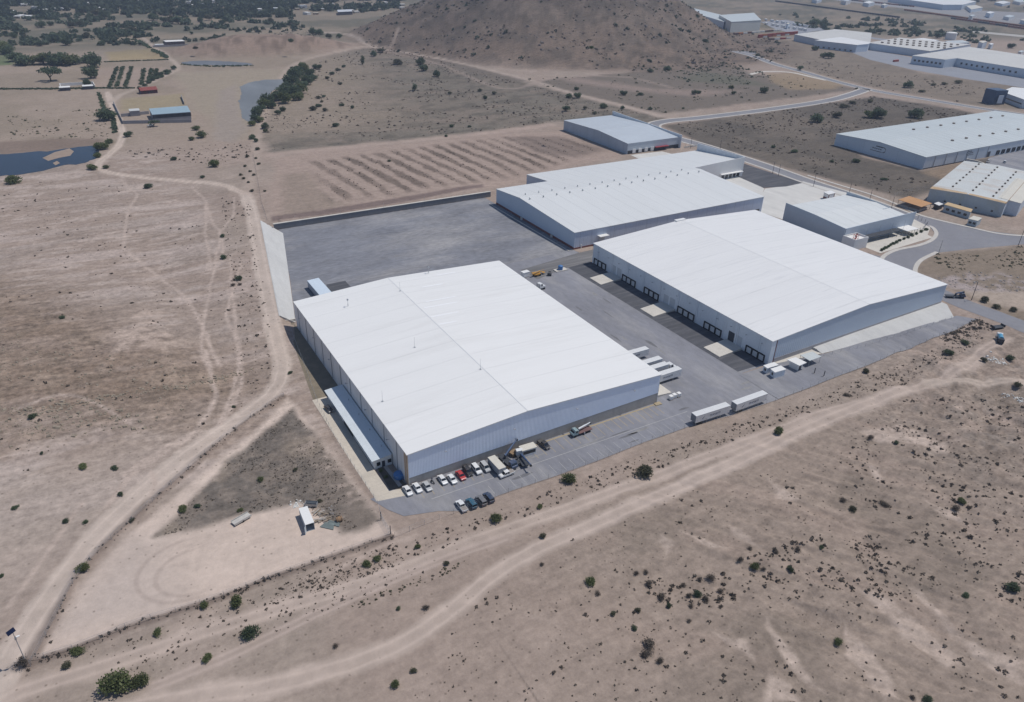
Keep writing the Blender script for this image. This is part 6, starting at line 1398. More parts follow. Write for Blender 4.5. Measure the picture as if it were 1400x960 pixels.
def quads_mesh(name, V, mat):
    n = len(V)//4; me = bpy.data.meshes.new(name); me.vertices.add(len(V)); me.loops.add(n*4); me.polygons.add(n)
    me.vertices.foreach_set('co', np.asarray(V, np.float32).ravel()); me.loops.foreach_set('vertex_index', np.arange(n*4, dtype=np.int32))
    me.polygons.foreach_set('loop_start', (np.arange(n)*4).astype(np.int32)); me.update(calc_edges=True); me.materials.append(mat); return me
def crown_lobes(rng, kind):
    L = []
    if kind == 'shrub':
        for i in range(9): a = rng.random()*6.28; r = .55*rng.random(); L.append((r*math.cos(a), r*math.sin(a), .42+.3*rng.random()*(1-r), .42+.2*rng.random(), .42+.2*rng.random(), .34+.18*rng.random()))
    elif kind == 'tree':
        for i in range(11): a = rng.random()*6.28; r = .62*math.sqrt(rng.random()); L.append((r*math.cos(a), r*math.sin(a), .48+.75*rng.random()*(1.05-r), .40+.2*rng.random(), .40+.2*rng.random(), .36+.16*rng.random()))
    elif kind == 'flat':
        for i in range(9): a = rng.random()*6.28; r = .7*math.sqrt(rng.random()); L.append((r*math.cos(a), r*math.sin(a), .62+.16*rng.random(), .4, .4, .17))
    elif kind == 'tall':
        for i in range(8): a = rng.random()*6.28; r = .3*rng.random(); L.append((r*math.cos(a), r*math.sin(a), .5+1.4*i/7, .5+.15*rng.random(), .5+.15*rng.random(), .42))
    return L
CR = {}
def crowns(kind, matk):
    key = (kind, matk)
    if key not in CR:
        out = []
        for s in range(4):
            rng = np.random.default_rng(hash_(kind, matk, s)); lob = crown_lobes(rng, kind)
            n = {'shrub': 1250, 'tree': 1100, 'flat': 460, 'tall': 640}[kind]
            if matk == 'B': n = int(n*.6)
            V = leaf_cloud(rng, n, lob, (.066 if kind == 'shrub' else .085) if matk != 'B' else .055, .55 if matk != 'B' else .85)
            out.append(quads_mesh('crown', V, {'G': LEAF_G, 'D': LEAF_D, 'O': LEAF_O, 'B': LEAF_B}[matk]))
        CR[key] = out
    return CR[key]
def hash_(*a): return sum((i+1)*sum(ord(c)*(j+3) for j, c in enumerate(str(x))) for i, x in enumerate(a)) % 99991
def trunk_mesh(kind, s):
    rng = random.Random(s+100); m = MB(); top = {'shrub': .45, 'tree': .75, 'flat': .55, 'tall': .6}[kind]; r0 = {'shrub': .05, 'tree': .085, 'flat': .06, 'tall': .08}[kind]
    m.tube((0, 0, -.05), (.02, .01, top*.6), r0, r0*.75, 7)
    for k in range(5):
        a = k*1.3+rng.random(); l = .35+.25*rng.random(); m.tube((.02, .01, top*(.35+.05*k)), (l*math.cos(a), l*math.sin(a), top+.25*rng.random()), r0*.55, r0*.2, 5)
    return m.mesh('trunk', BARK)
TRK = {k: [trunk_mesh(k, s) for s in range(2)] for k in ('shrub', 'tree', 'flat', 'tall')}
vr = random.Random(21); PLANTS = []
def plant(px, w_px, matk, kind, desc, cat=None, group=None, hz=None, name=None, P=None):
    """one shrub or tree: w_px is the crown width seen in the photograph"""
    P = g(*px) if P is None else P; dist = np.linalg.norm(np.array(P)-EYE); R = w_px*dist/F_PX/2*1.04
    cat = cat or ('shrub' if kind == 'shrub' else 'tree'); name = name or {'shrub': 'shrub', 'tree': 'broad_tree', 'flat': 'flat_crowned_tree', 'tall': 'tall_tree'}[kind]
    r = thing(name, desc, cat, (P[0], P[1], P[2]-.03), vr.uniform(0, 6.28), group); k = vr.randrange(4); h = (hz or vr.uniform(.85, 1.1))
    for nm, me in (('trunk', TRK[kind][k % 2]), ('crown', crowns(kind, matk)[k])):
        o = bpy.data.objects.new(nm, me); COL.objects.link(o); o.parent = r; o.scale = (R, R*vr.uniform(.9, 1.1), R*h)
    PLANTS.append((r, px, desc)); return r
near = [((160, 938), 38, 'G', 'shrub', 'large yellow green bush, biggest of the lower left corner', 1.1), ((190, 934), 24, 'G', 'shrub', 'smaller yellow green bush touching the large one at lower left', 1.0),
 ((115, 781), 18, 'G', 'shrub', 'round green bush on the earth bank by the main dirt road', 1), ((326, 825), 20, 'G', 'shrub', 'ragged green bush just outside the front bank fence', 1), ((278, 830), 14, 'G', 'shrub', 'round green bush growing on the front bank fence line', .9),
 ((341, 868), 26, 'D', 'shrub', 'large dark green bush between the front bank and the upper track', 1), ((282, 902), 14, 'G', 'shrub', 'small green bush left of centre at the lower edge', 1), ((215, 868), 15, 'G', 'shrub', 'sprawling light green bush below the front bank', .8),
 ((108, 893), 20, 'G', 'shrub', 'low spreading green bush on the front bank near its corner', .6), ((92, 912), 14, 'O', 'shrub', 'dull olive tuft at the foot of the front bank', .7), ((30, 906), 18, 'B', 'shrub', 'dry brown scrub around the solar lamp base', .7),
 ((570, 749), 11, 'G', 'shrub', 'small round green bush right of the wire gate', 1), ((502, 772), 15, 'G', 'shrub', 'green bush, left of the touching pair below the gate', .9), ((515, 766), 13, 'G', 'shrub', 'green bush, right of the touching pair below the gate', .9), ((611, 772), 11, 'O', 'shrub', 'yellowish tuft between the two front tracks', .9),
 ((544, 833), 8, 'D', 'shrub', 'tiny dark bush left of a larger grey one between tracks', 1), ((582, 833), 13, 'B', 'shrub', 'grey twiggy bush between the front tracks', 1), ((459, 885), 10, 'B', 'shrub', 'grey twiggy bush alone near the lower track', 1), ((540, 937), 14, 'G', 'shrub', 'round green bush at the lower edge near the middle', 1), ((566, 918), 11, 'O', 'shrub', 'thin olive tuft above the lower edge bush', .8),
 ((742, 735), 12, 'O', 'shrub', 'olive bush beside the lower front track', .9), ((809, 797), 17, 'G', 'shrub', 'bright green bush in the scrubby lower right', 1), ((741, 773), 8, 'B', 'shrub', 'small dry bush on the edge of the lower track', 1), ((778, 660), 24, 'G', 'shrub', 'dense dark green bush against the parking fence', .95), ((882, 649), 30, 'O', 'shrub', 'wide open olive bush between the fence and upper track', .8),
 ((677, 712), 20, 'G', 'shrub', 'green bush below the fence row of cars', .95), ((737, 694), 10, 'G', 'shrub', 'small green bush between fence and track', .9), ((888, 884), 24, 'B', 'shrub', 'big grey thorny thicket in the lower right scrub', .8), ((884, 895), 18, 'B', 'shrub', 'lower half of the big grey thicket', .8), ((903, 906), 14, 'B', 'shrub', 'small grey thorn bush right of the big thicket', .9),
 ((905, 819), 17, 'B', 'shrub', 'dark grey thorn bush in the middle of the scrub', 1), ((886, 799), 15, 'B', 'shrub', 'pale grey bush above the dark thorn bush', .9), ((870, 785), 10, 'B', 'shrub', 'left one of two brown bushes above the scrub', .9), ((882, 783), 10, 'B', 'shrub', 'right one of two brown bushes above the scrub', .9), ((953, 814), 13, 'D', 'shrub', 'dark cactus like clump in the scrub', 1.2), ((965, 820), 13, 'B', 'shrub', 'grey clump right of the dark cactus', .9), ((972, 792), 15, 'B', 'shrub', 'brown bush highest of the scrub cluster', .9), ((985, 810), 12, 'B', 'shrub', 'grey bush at the right of the scrub cluster', .9), ((942, 815), 11, 'B', 'shrub', 'grey bush left of the dark cactus', .9), ((872, 836), 10, 'O', 'shrub', 'olive tuft below the dark thorn bush', .9), ((914, 830), 9, 'D', 'shrub', 'small dark cactus below the dark thorn bush', 1.3), ((867, 860), 11, 'D', 'shrub', 'dark low bush above the big thicket', .8), ((838, 840), 10, 'O', 'shrub', 'olive tuft at the left end of the scrub', .9), ((945, 830), 10, 'B', 'shrub', 'brown tuft under the cactus clump', .8), ((942, 850), 9, 'B', 'shrub', 'lone brown tuft right of the big thicket', .9), ((816, 812), 11, 'B', 'shrub', 'grey tuft under the bright green bush', .8), ((934, 801), 10, 'B', 'shrub', 'brown tuft left of the cactus clump', .9),
 ((1031, 777), 14, 'G', 'shrub', 'small green bush by a brown one in the right scrub', .9), ((1012, 767), 12, 'B', 'shrub', 'brown bush left of the small green one', .9), ((1043, 780), 9, 'B', 'shrub', 'brown bush right of the small green one', .9), ((1025, 751), 9, 'B', 'shrub', 'dry bush high above the small green one', .9), ((1066, 592), 16, 'G', 'shrub', 'lone green bush between upper and lower front tracks', .9), ((1165, 698), 13, 'O', 'shrub', 'olive bush in the rutted right ground', .9), ((1152, 686), 12, 'B', 'shrub', 'brown bush left of the olive one on rutted ground', .9), ((1208, 691), 18, 'B', 'shrub', 'wide low brown bush on the rutted ground', .5), ((1313, 688), 12, 'G', 'shrub', 'yellow green bush beside a purple brown one at right', 1), ((1305, 696), 15, 'B', 'shrub', 'purple brown bush beside the yellow green one', .7), ((1225, 606), 8, 'D', 'shrub', 'small dark bush on the rutted ground by the track bend', .8), ((1190, 600), 13, 'B', 'shrub', 'brown clump on the track side mound', .7), ((1146, 880), 12, 'G', 'shrub', 'small bright green bush between two pale scars', .9), ((1385, 808), 18, 'D', 'shrub', 'dark bush at the right edge in the scrub', .9), ((1267, 958), 14, 'D', 'shrub', 'dark bush cut by the lower edge at right', .9), ((1248, 955), 9, 'B', 'shrub', 'small brown bush near the dark lower edge bush', .9), ((1060, 756), 10, 'B', 'shrub', 'dark tuft left of two in the right scrub', .8), ((1080, 780), 11, 'D', 'shrub', 'dark upright tuft in the right scrub', 1.1), ((1090, 752), 12, 'B', 'shrub', 'twin grey tuft in the right scrub', .8), ((1123, 749), 9, 'D', 'shrub', 'small dark tuft at the head of a pale scar', .9), ((1320, 815), 10, 'D', 'shrub', 'dark thorny tuft near the right edge', .8),
 ((1297, 484), 12, 'D', 'shrub', 'dark green bush by the junction of dirt tracks', .9), ((1183, 509), 12, 'O', 'shrub', 'olive bush between the fence and upper track', .8), ((1380, 492), 12, 'D', 'shrub', 'dark bush beside white rubble at right', .9), ((1345, 494), 10, 'O', 'shrub', 'olive bush left of the white rubble', .9), ((1390, 529), 12, 'O', 'shrub', 'olive bush below the side track at right', .9), ((1158, 541), 13, 'B', 'shrub', 'dry grass clump above the upper front track', .5), ((1345, 412), 14, 'O', 'shrub', 'olive bush behind the street utility pole', .8), ((1361, 421), 12, 'O', 'shrub', 'dull bush lower down behind the utility pole', .7), ((1318, 470), 13, 'D', 'shrub', 'dark scrub on the street corner bank', .6), ((1385, 425), 12, 'O', 'shrub', 'dull bush at the right edge above the street', .7),
 ((203, 257), 12, 'D', 'shrub', 'round dark bush under the bend of the dirt road', .9), ((18, 250), 20, 'G', 'shrub', 'green bush on the near shore of the blue pond', .8), ((125, 232), 15, 'G', 'shrub', 'green bush at the road corner by the blue pond', .7), ((145, 230), 10, 'G', 'shrub', 'small green bush right of the road by the blue pond', .7), ((292, 228), 18, 'G', 'shrub', 'round green bush above the dirt road bend', 1), ((238, 219), 9, 'D', 'shrub', 'small dark bush above the dirt road', .9), ((277, 243), 9, 'D', 'shrub', 'dark tuft right above the road bend', .6), ((305, 354), 11, 'D', 'shrub', 'dark bush among footpaths left of the road', .9), ((304, 324), 10, 'D', 'shrub', 'dark low bush where footpaths cross', .6), ((328, 382), 13, 'D', 'shrub', 'dark bush against the main road verge', .7), ((319, 391), 8, 'B', 'shrub', 'small dry bush left of the verge bush', .9), ((328, 390), 7, 'B', 'shrub', 'small dry bush under the verge bush', .9), ((112, 640), 13, 'G', 'shrub', 'green bush on the pale slope left of the road', .6), ((157, 641), 11, 'D', 'shrub', 'dark bush right of the green one on pale slope', .6), ((45, 571), 12, 'D', 'shrub', 'dark round bush on the stony rise', .8), ((57, 621), 6, 'D', 'shrub', 'tiny dark bush below the stony rise', 1), ((21, 695), 10, 'D', 'shrub', 'dark bush at the left edge of the pale slope', .6), ((89, 714), 9, 'D', 'shrub', 'dark tuft low on the pale slope', .9), ((118, 715), 8, 'D', 'shrub', 'small dark tuft near the main road', .8), ((165, 677), 9, 'D', 'shrub', 'dark tuft beside a footpath on pale slope', .9), ((3, 788), 8, 'D', 'shrub', 'dark tuft cut by the left edge', .8), ((85, 435), 9, 'D', 'shrub', 'dark low tuft on the bare hillside', .6), ((320, 557), 6, 'D', 'shrub', 'small dark tuft above the main road', .9),
 ((357, 657), 11, 'G', 'shrub', 'green bush in the dark weed triangle', .8), ((248, 698), 15, 'G', 'shrub', 'green bush at the left corner of the weed triangle', .6), ((269, 693), 10, 'D', 'shrub', 'dark bush in the left corner of the weed triangle', .8), ((328, 698), 9, 'G', 'shrub', 'small green bush near the weed triangle base', .7), ((404, 643), 8, 'O', 'shrub', 'olive tuft in the middle of the weed triangle', .9), ((180, 712), 9, 'O', 'shrub', 'dull tuft on the road bank by the weed triangle', .6), ((437, 686), 9, 'O', 'shrub', 'olive tuft near the storage container', .7), ((396, 511), 8, 'D', 'shrub', 'dark bush between the main road and service strip', .9), ((520, 645), 8, 'G', 'shrub', 'garden shrub by the annex door', 1), ((527, 654), 8, 'G', 'shrub', 'yellow green garden shrub in the planting bed', 1.2), ((559, 664), 5, 'D', 'shrub', 'small dark shrub at the warehouse corner', 1)]
for px, w, mk_, kd, lab, h in near: plant(px, w, mk_, kd, lab, hz=h)
mid = [((147, 164), 24, 'D', 'tree', 'broad dark tree left of the farm gate', .75), ((70, 111), 24, 'D', 'flat', 'lone spreading tree in the ploughed field', 1.3), ((125, 107), 18, 'D', 'tree', 'tall tree behind the roofless ruin', 1.2), ((129, 92), 20, 'D', 'tree', 'dark tree at the field corner behind the ruin', 1.1), ((120, 118), 9, 'D', 'tree', 'small tree against the ruin wall', 1.3), ((176, 187), 11, 'D', 'tree', 'small tree by the farm track bend', .9), ((211, 173), 14, 'D', 'flat', 'flat crowned tree shading a car at the farm wall', 1.1), ((268, 178), 11, 'G', 'shrub', 'green bush at the barn corner', .9), ((276, 188), 15, 'G', 'shrub', 'rounded green bush below the barn corner', 1), ((263, 192), 10, 'G', 'shrub', 'pale green bush left of the rounded one', .9), ((140, 205), 18, 'G', 'shrub', 'green bush at the head of the blue pond', .9), ((135, 215), 13, 'G', 'shrub', 'green bush lower at the head of the blue pond', .9), ((148, 196), 12, 'G', 'shrub', 'green bush by the road above the blue pond', .8), ((219, 104), 10, 'D', 'tree', 'dark tree at the end of the planted strips', .8), ((229, 101), 9, 'D', 'tree', 'dark tree right of the planted strips', .8), ((238, 95), 7, 'D', 'tree', 'small tree at the track corner', .9),
 ((496, 88), 9, 'D', 'tall', 'narrow dark tree alone at the field top', 1), ((511, 77), 10, 'D', 'tree', 'round tree right of the narrow dark one', .9), ((522, 72), 12, 'O', 'tree', 'low olive tree beside the round one', .6), ((575, 89), 14, 'D', 'tree', 'upper left of two trees under the hill', .9), ((579, 97), 14, 'D', 'tree', 'lower right of two trees under the hill', .9), ((597, 105), 11, 'D', 'tree', 'round tree below the pair under the hill', 1), ((567, 124), 10, 'D', 'tall', 'upright dark tree alone in the mid field', .75), ((545, 88), 16, 'O', 'tree', 'faint grey tree row on the field top', .5), ((459, 173), 11, 'D', 'shrub', 'dark bush in the near left of the field', .8), ((482, 148), 7, 'D', 'shrub', 'small dark bush in the left field', 1), ((465, 116), 7, 'O', 'shrub', 'olive bush by the field path', .9), ((615, 129), 7, 'O', 'shrub', 'olive bush in the mid field', 1), ((663, 135), 9, 'D', 'shrub', 'grey green bush in the right mid field', .9), ((618, 174), 9, 'D', 'shrub', 'dark bush near the cleared plot edge', .8), ((642, 174), 6, 'D', 'shrub', 'small dark bush near the cleared plot edge', .8), ((610, 187), 6, 'D', 'shrub', 'dark tuft on the cleared plot rim', .9), ((532, 221), 6, 'D', 'shrub', 'dark tuft inside the cleared plot', .8), ((656, 125), 8, 'O', 'shrub', 'olive bush above the grey green one', .8), ((675, 129), 9, 'O', 'shrub', 'olive bush right of the grey green one', .8),
 ((778, 134), 9, 'D', 'tree', 'left tree of the pair on the long track', .9), ((789, 134), 11, 'D', 'tree', 'right tree of the pair on the long track', 1), ((788, 123), 7, 'D', 'tree', 'small tree above the pair on the long track', .8), ((774, 152), 11, 'D', 'tree', 'dark tree left behind the blue grey warehouse', .9), ((800, 150), 7, 'O', 'tree', 'olive tree behind the blue grey warehouse', .9), ((825, 148), 10, 'D', 'tree', 'dark tree above the blue grey warehouse roof', .9), ((813, 156), 8, 'O', 'shrub', 'low bush at the blue grey warehouse back wall', .8), ((851, 149), 7, 'D', 'tree', 'small dark tree right behind the blue grey warehouse', .8), ((889, 150), 6, 'D', 'tree', 'small dark tree near the road bend', .9), ((876, 130), 10, 'D', 'shrub', 'broad dark bush under the bare patch', .6), ((852, 130), 10, 'D', 'tree', 'round dark tree under the bare patch', .9), ((949, 129), 8, 'D', 'tree', 'left one of two touching trees by the road', .9), ((955, 128), 7, 'D', 'tree', 'right one of two touching trees by the road', .9), ((1003, 129), 7, 'D', 'tree', 'single small tree above the straight road', .9), ((1044, 127), 11, 'D', 'tree', 'dark tree at the end of the green hollow', .9), ((934, 149), 5, 'D', 'shrub', 'tiny dark bush at the road bend', .8), ((999, 121), 8, 'G', 'shrub', 'green bush in the hollow', .9), ((890, 99), 10, 'D', 'shrub', 'dark bush at the hill foot, left of the hollow', .8), ((912, 96), 12, 'D', 'shrub', 'dark bush clump at the hill foot', .7), ((964, 58), 10, 'D', 'shrub', 'dark bush on the hill flank near the cul-de-sac', .8), ((809, 67), 9, 'D', 'shrub', 'dark bush pair at the front foot of the hill', .8),
 ((1117, 167), 16, 'D', 'tree', 'dark tree left above the long right warehouse', .9), ((1144, 161), 13, 'O', 'tree', 'olive tree between darker ones above the long warehouse', .7), ((1153, 147), 13, 'O', 'shrub', 'low olive bush in the triangle of roads', .6), ((1165, 142), 10, 'O', 'shrub', 'dull bush under the straight road', .7), ((1190, 140), 9, 'O', 'shrub', 'dull bush near the road fork', .7), ((1187, 161), 14, 'G', 'tree', 'left part of the big twin tree above the warehouse', .8), ((1199, 161), 20, 'D', 'tree', 'right part of the big twin tree above the warehouse', .9), ((1250, 161), 17, 'D', 'tree', 'round dark tree above the long warehouse ridge', .9), ((1240, 120), 12, 'D', 'tree', 'round dark tree beyond the street fork', .9), ((1260, 126), 10, 'O', 'shrub', 'low bush right of the street fork', .5), ((1310, 114), 11, 'O', 'shrub', 'olive bush farthest right on the verge field', .6), ((1290, 116), 9, 'O', 'shrub', 'olive bush middle of the verge field', .6), ((1276, 117), 8, 'O', 'shrub', 'olive bush left of the verge field', .6), ((1094, 96), 8, 'D', 'tree', 'small dark tree on the curving street', .9), ((1133, 80), 11, 'D', 'tree', 'dark tree on the mound before the white block', .9), ((1126, 79), 9, 'D', 'tree', 'smaller tree left on the mound before the white block', .9), ((1114, 69), 8, 'D', 'tree', 'tree at the corner of the white block', .9), ((1170, 222), 12, 'D', 'shrub', 'dark bush below the end wall of the long warehouse', .7), ((1137, 222), 7, 'D', 'shrub', 'small bush left below the long warehouse', .8), ((1058, 202), 8, 'D', 'shrub', 'dark bush in the field right of the street', .7), ((1087, 208), 13, 'D', 'shrub', 'dark low bush pair in the field right of the street', .5), ((1208, 246), 10, 'D', 'shrub', 'low dark bush near the emblem warehouse corner', .5), ((1112, 35), 12, 'D', 'tree', 'dark tree by the far car park', .9), ((1125, 37), 10, 'D', 'tree', 'second dark tree by the far car park', .9), ((1281, 52), 11, 'D', 'tree', 'dark tree behind the vented beige hall', .9), ((1382, 66), 9, 'D', 'tree', 'tree right behind the beige plant', .9)]
for px, w, mk_, kd, lab, h in mid: plant(px, w, mk_, kd, lab, hz=h)
# the dense tree row beside the grey pond, and the hedges of the farm plots
rowp = [(345, 172, 10), (349, 166, 13), (352, 158, 14), (357, 152, 14), (362, 147, 16), (366, 143, 18), (376, 138, 16), (383, 137, 20), (390, 141, 18), (388, 130, 20), (394, 126, 18), (402, 133, 20), (408, 137, 16), (398, 117, 20), (405, 111, 22), (413, 120, 16), (411, 128, 18), (421, 116, 16), (424, 104, 16), (407, 101, 14), (416, 99, 14), (428, 110, 12), (431, 94, 9), (437, 95, 8), (413, 92, 10), (372, 148, 12), (362, 176, 10), (345, 190, 9), (356, 167, 10), (380, 157, 8), (387, 152, 9), (350, 194, 7), (363, 181, 6)]
for k, (x, y, w) in enumerate(rowp): plant((x, y), w, 'D' if k % 4 else 'G', 'tree', 'dense green tree in the tree belt beside the grey pond', group='tree belt beside the grey pond', hz=.85+.1*(k % 3))
for k, (x, y, w) in enumerate(((60, 88, 22), (72, 88, 24), (84, 89, 24), (96, 89, 22), (104, 88, 14), (35, 89, 22), (45, 88, 14), (22, 84, 18), (12, 74, 18), (4, 68, 16), (28, 87, 12), (116, 86, 12))): plant((x, y), w, 'D' if k % 3 else 'G', 'tree', 'dark tree in the hedge row behind the ploughed field', group='hedge row behind the ploughed field', hz=.75)
for k, (x, y, w) in enumerate(((210, 110, 10), (216, 108, 9), (204, 114, 8), (198, 118, 8), (221, 106, 8), (190, 121, 6), (228, 102, 7))): plant((x, y), w, 'D', 'shrub', 'dark bush in the hedge along the farm track', group='hedge along the farm track', hz=.8)
for k, (x, y, w) in enumerate(((447, 108, 8), (455, 102, 9), (462, 97, 8), (470, 92, 7), (435, 135, 8), (442, 133, 7), (428, 151, 12), (436, 146, 9), (444, 152, 9), (467, 145, 8), (440, 140, 6))): plant((x, y), w, 'D' if k % 2 else 'O', 'shrub', 'dull green bush scattered right of the ridge path', group='bushes right of the ridge path', hz=.8)
for k, (x, y, w) in enumerate(((350, 217, 5), (354, 225, 6), (362, 262, 5), (335, 228, 6), (342, 235, 5), (333, 245, 6), (345, 262, 7), (340, 250, 5), (329, 240, 6), (347, 240, 6), (352, 205, 8), (338, 215, 7))): plant((x, y), w, 'O', 'shrub', 'small dry bush in the strip beside the ridge road', group='dry bushes beside the ridge road', hz=.8)
for k in range(14):
    f = k/13; plant((1206+f*28+ (f*f)*32, 343-f*20-(f*f)*8), 6, 'D', 'shrub', 'clipped dark hedge plant along the office forecourt', group='hedge along the office forecourt', hz=1.0)
tl = [(100, 38, 10), (124, 28, 11), (143, 25, 12), (135, 22, 13), (70, 35, 8), (57, 38, 11), (110, 36, 9), (92, 62, 12), (56, 63, 9), (180, 46, 12), (170, 45, 9), (244, 33, 14), (236, 32, 12), (256, 32, 10), (274, 30, 8), (286, 28, 10), (224, 30, 10), (210, 28, 12), (268, 68, 6), (262, 47, 5), (305, 33, 9), (370, 31, 9), (428, 47, 12), (436, 48, 11), (450, 53, 9), (464, 52, 8), (398, 58, 7), (400, 37, 8), (162, 50, 8), (150, 45, 8), (35, 55, 9), (20, 52, 8), (75, 52, 10), (120, 52, 9), (140, 62, 8), (192, 62, 6)]
for k, (x, y, w) in enumerate(tl): plant((x, y), w, 'D' if k % 3 else 'O', 'tree', 'scattered dark tree on the farmland below the far town', group='scattered trees below the far town', hz=.9)

# ------------------------------------------------------------------ scrub, woods and stones nobody could count
SR = np.random.default_rng(77)
def in_px(poly, n):
    """n random world points inside a region outlined on the ground"""
    P = np.array(gs(poly)); lo, hi = P.min(0), P.max(0); out = np.zeros((0, 2))
    while len(out) < n:
        q = lo+(hi-lo)*SR.random((n*3, 2)); out = np.vstack([out, q[sdist_poly(q[:, 0], q[:, 1], P) < 0]])
    return out[:n]
def tufts(name, pts, size, leaf, nq, mat, hgt=.7, kind='stuff'):
    n = len(pts); size = np.broadcast_to(size, (n,)); z = H(pts[:, 0], pts[:, 1])
    c = SR.normal(size=(n, nq, 3)); c /= np.linalg.norm(c, axis=2, keepdims=True); c *= (.45+.55*SR.random((n, nq, 1))); c[..., 2] = np.abs(c[..., 2])*hgt
    u = SR.normal(size=(n, nq, 3)); u /= np.linalg.norm(u, axis=2, keepdims=True); w = np.cross(u, SR.normal(size=(n, nq, 3))); w /= np.linalg.norm(w, axis=2, keepdims=True)
    s = leaf*(.6+.8*SR.random((n, nq, 1)))
    q = np.stack([c-u*s-w*s*.6, c+u*s-w*s*.6, c+u*s+w*s*.6, c-u*s+w*s*.6], 2)*size[:, None, None, None]
    q = q + np.stack([pts[:, 0], pts[:, 1], z], 1)[:, None, None, :]
    me = quads_mesh(name, q.reshape(-1, 3), mat); o = bpy.data.objects.new(name, me); COL.objects.link(o); o['kind'] = kind; return o
def clumpy(pts, scale, thr, seed): return pts[fbm(pts[:, 0]/scale, pts[:, 1]/scale, seed, 3) > thr]
def sz(n, a, b): return .9*(a+(b-a)*SR.random(n)**3.2)
FR = [(560, 960), (640, 830), (720, 768), (800, 730), (880, 695), (960, 660), (1080, 640), (1160, 590), (1240, 545), (1330, 530), (1400, 530), (1470, 600), (1470, 960), (1000, 1010)]
p = clumpy(in_px(FR, 1050), 16, .5, 301); tufts('scrub', p, sz(len(p), .22, .75), .42, 12, LEAF_B, .9)
p = in_px(FR, 900); tufts('scrub', p, sz(len(p), .15, .42), .45, 9, LEAF_B, .9)
p = clumpy(in_px([(850, 800), (920, 770), (1010, 760), (1090, 740), (1100, 790), (1020, 810), (960, 850), (880, 850)], 320), 10, .48, 302); tufts('scrub', p, sz(len(p), .25, .85), .38, 18, LEAF_B, .9)
p = clumpy(in_px([(1150, 590), (1240, 545), (1470, 540), (1470, 700), (1330, 740), (1200, 700), (1140, 640)], 640), 12, .46, 303); tufts('scrub', p, sz(len(p), .25, .9), .38, 16, LEAF_B, .8)
p = clumpy(in_px([(1040, 735), (1400, 720), (1470, 760), (1470, 830), (1250, 830), (1100, 800)], 700), 11, .46, 304); tufts('scrub', p, sz(len(p), .25, .8), .4, 14, LEAF_B, .9)
p = in_px([(545, 742), (640, 712), (760, 668), (880, 622), (1000, 582), (1100, 548), (1250, 490), (1340, 452), (1345, 465), (1250, 520), (1120, 560), (950, 622), (760, 692), (560, 768)], 700); tufts('scrub', p, sz(len(p), .2, .7), .42, 12, LEAF_B, .8)
p = in_px([(380, 800), (540, 742), (560, 768), (430, 812), (360, 830)], 320); tufts('scrub', p, sz(len(p), .15, .5), .42, 10, LEAF_B, .8)
p = in_px([(110, 895), (360, 808), (560, 770), (600, 790), (420, 850), (200, 930)], 260); tufts('scrub', p, sz(len(p), .15, .55), .42, 10, LEAF_B, .8)
p = in_px([(470, 830), (610, 775), (640, 765), (620, 782), (540, 812), (500, 832)], 60); tufts('scrub', p, sz(len(p), .2, .55), .42, 12, LEAF_O, .8)
LFT = [(-40, 250), (130, 240), (330, 270), (345, 340), (370, 450), (380, 520), (290, 590), (110, 740), (20, 870), (-40, 890)]
p = clumpy(in_px(LFT, 1100), 14, .52, 305); tufts('scrub', p, sz(len(p), .25, .85), .42, 12, LEAF_B, .7)
p = in_px([(300, 270), (345, 280), (352, 340), (368, 440), (375, 510), (340, 545), (325, 430), (310, 350)], 220); tufts('scrub', p, sz(len(p), .3, .9), .4, 12, LEAF_B, .8)
p = clumpy(in_px([(214, 735), (300, 645), (345, 605), (398, 560), (450, 620), (520, 712), (470, 728), (405, 688), (330, 703)], 2600), 7, .42, 306); tufts('dry_weeds', p, sz(len(p), .12, .5), .36, 7, LEAF_B, .6)
# low bank stones and the stony rise
def stones(name, pts, size, col):
    n = len(pts); z = H(pts[:, 0], pts[:, 1]); base = np.array([(-1, -1, -.3), (1, -1, -.3), (1, 1, -.3), (-1, 1, -.3), (-.6, -.7, .6), (.7, -.6, .55), (.6, .7, .7), (-.7, .6, .5)])
    V = base[None]*size[:, None, None]*(.7+.6*SR.random((n, 8, 3))); a = SR.random(n)*6.28; ca, sa = np.cos(a)[:, None], np.sin(a)[:, None]
    X = V[..., 0]*ca-V[..., 1]*sa+pts[:, 0:1]; Y = V[..., 0]*sa+V[..., 1]*ca+pts[:, 1:2]; Z = V[..., 2]+z[:, None]
    W = np.stack([X, Y, Z], -1); F = np.array([(4, 5, 6, 7), (0, 1, 5, 4), (1, 2, 6, 5), (2, 3, 7, 6), (3, 0, 4, 7)])
    o = bpy.data.objects.new(name, quads_mesh(name, W[:, F].reshape(-1, 3), col)); COL.objects.link(o); o['kind'] = 'stuff'
ROCK = surf('ochre_rock', (.27, .225, .175, 1), .95, .3, .3); ROCKG = surf('grey_rubble', (.27, .25, .24, 1), .95, .2, .5)
def near_line(px, n, spread):
    L = smooth_line(gs(px), 2); k = SR.integers(0, len(L), n); return L[k]+SR.normal(size=(n, 2))*spread
p = near_line([(-30, 562), (50, 560), (100, 553), (150, 542), (200, 535), (250, 528), (310, 515), (335, 508)], 420, 1.1); stones('stones', p, sz(len(p), .2, .75), ROCK)
p = near_line([(-30, 590), (20, 588), (60, 580), (110, 572), (170, 575)], 260, 4.5); stones('stones', p, sz(len(p), .2, .9), ROCK)
p = clumpy(in_px([(-40, 440), (60, 450), (150, 480), (330, 510), (230, 575), (100, 590), (-40, 610)], 900), 9, .47, 311); stones('stones', p, sz(len(p), .15, .6), ROCK)
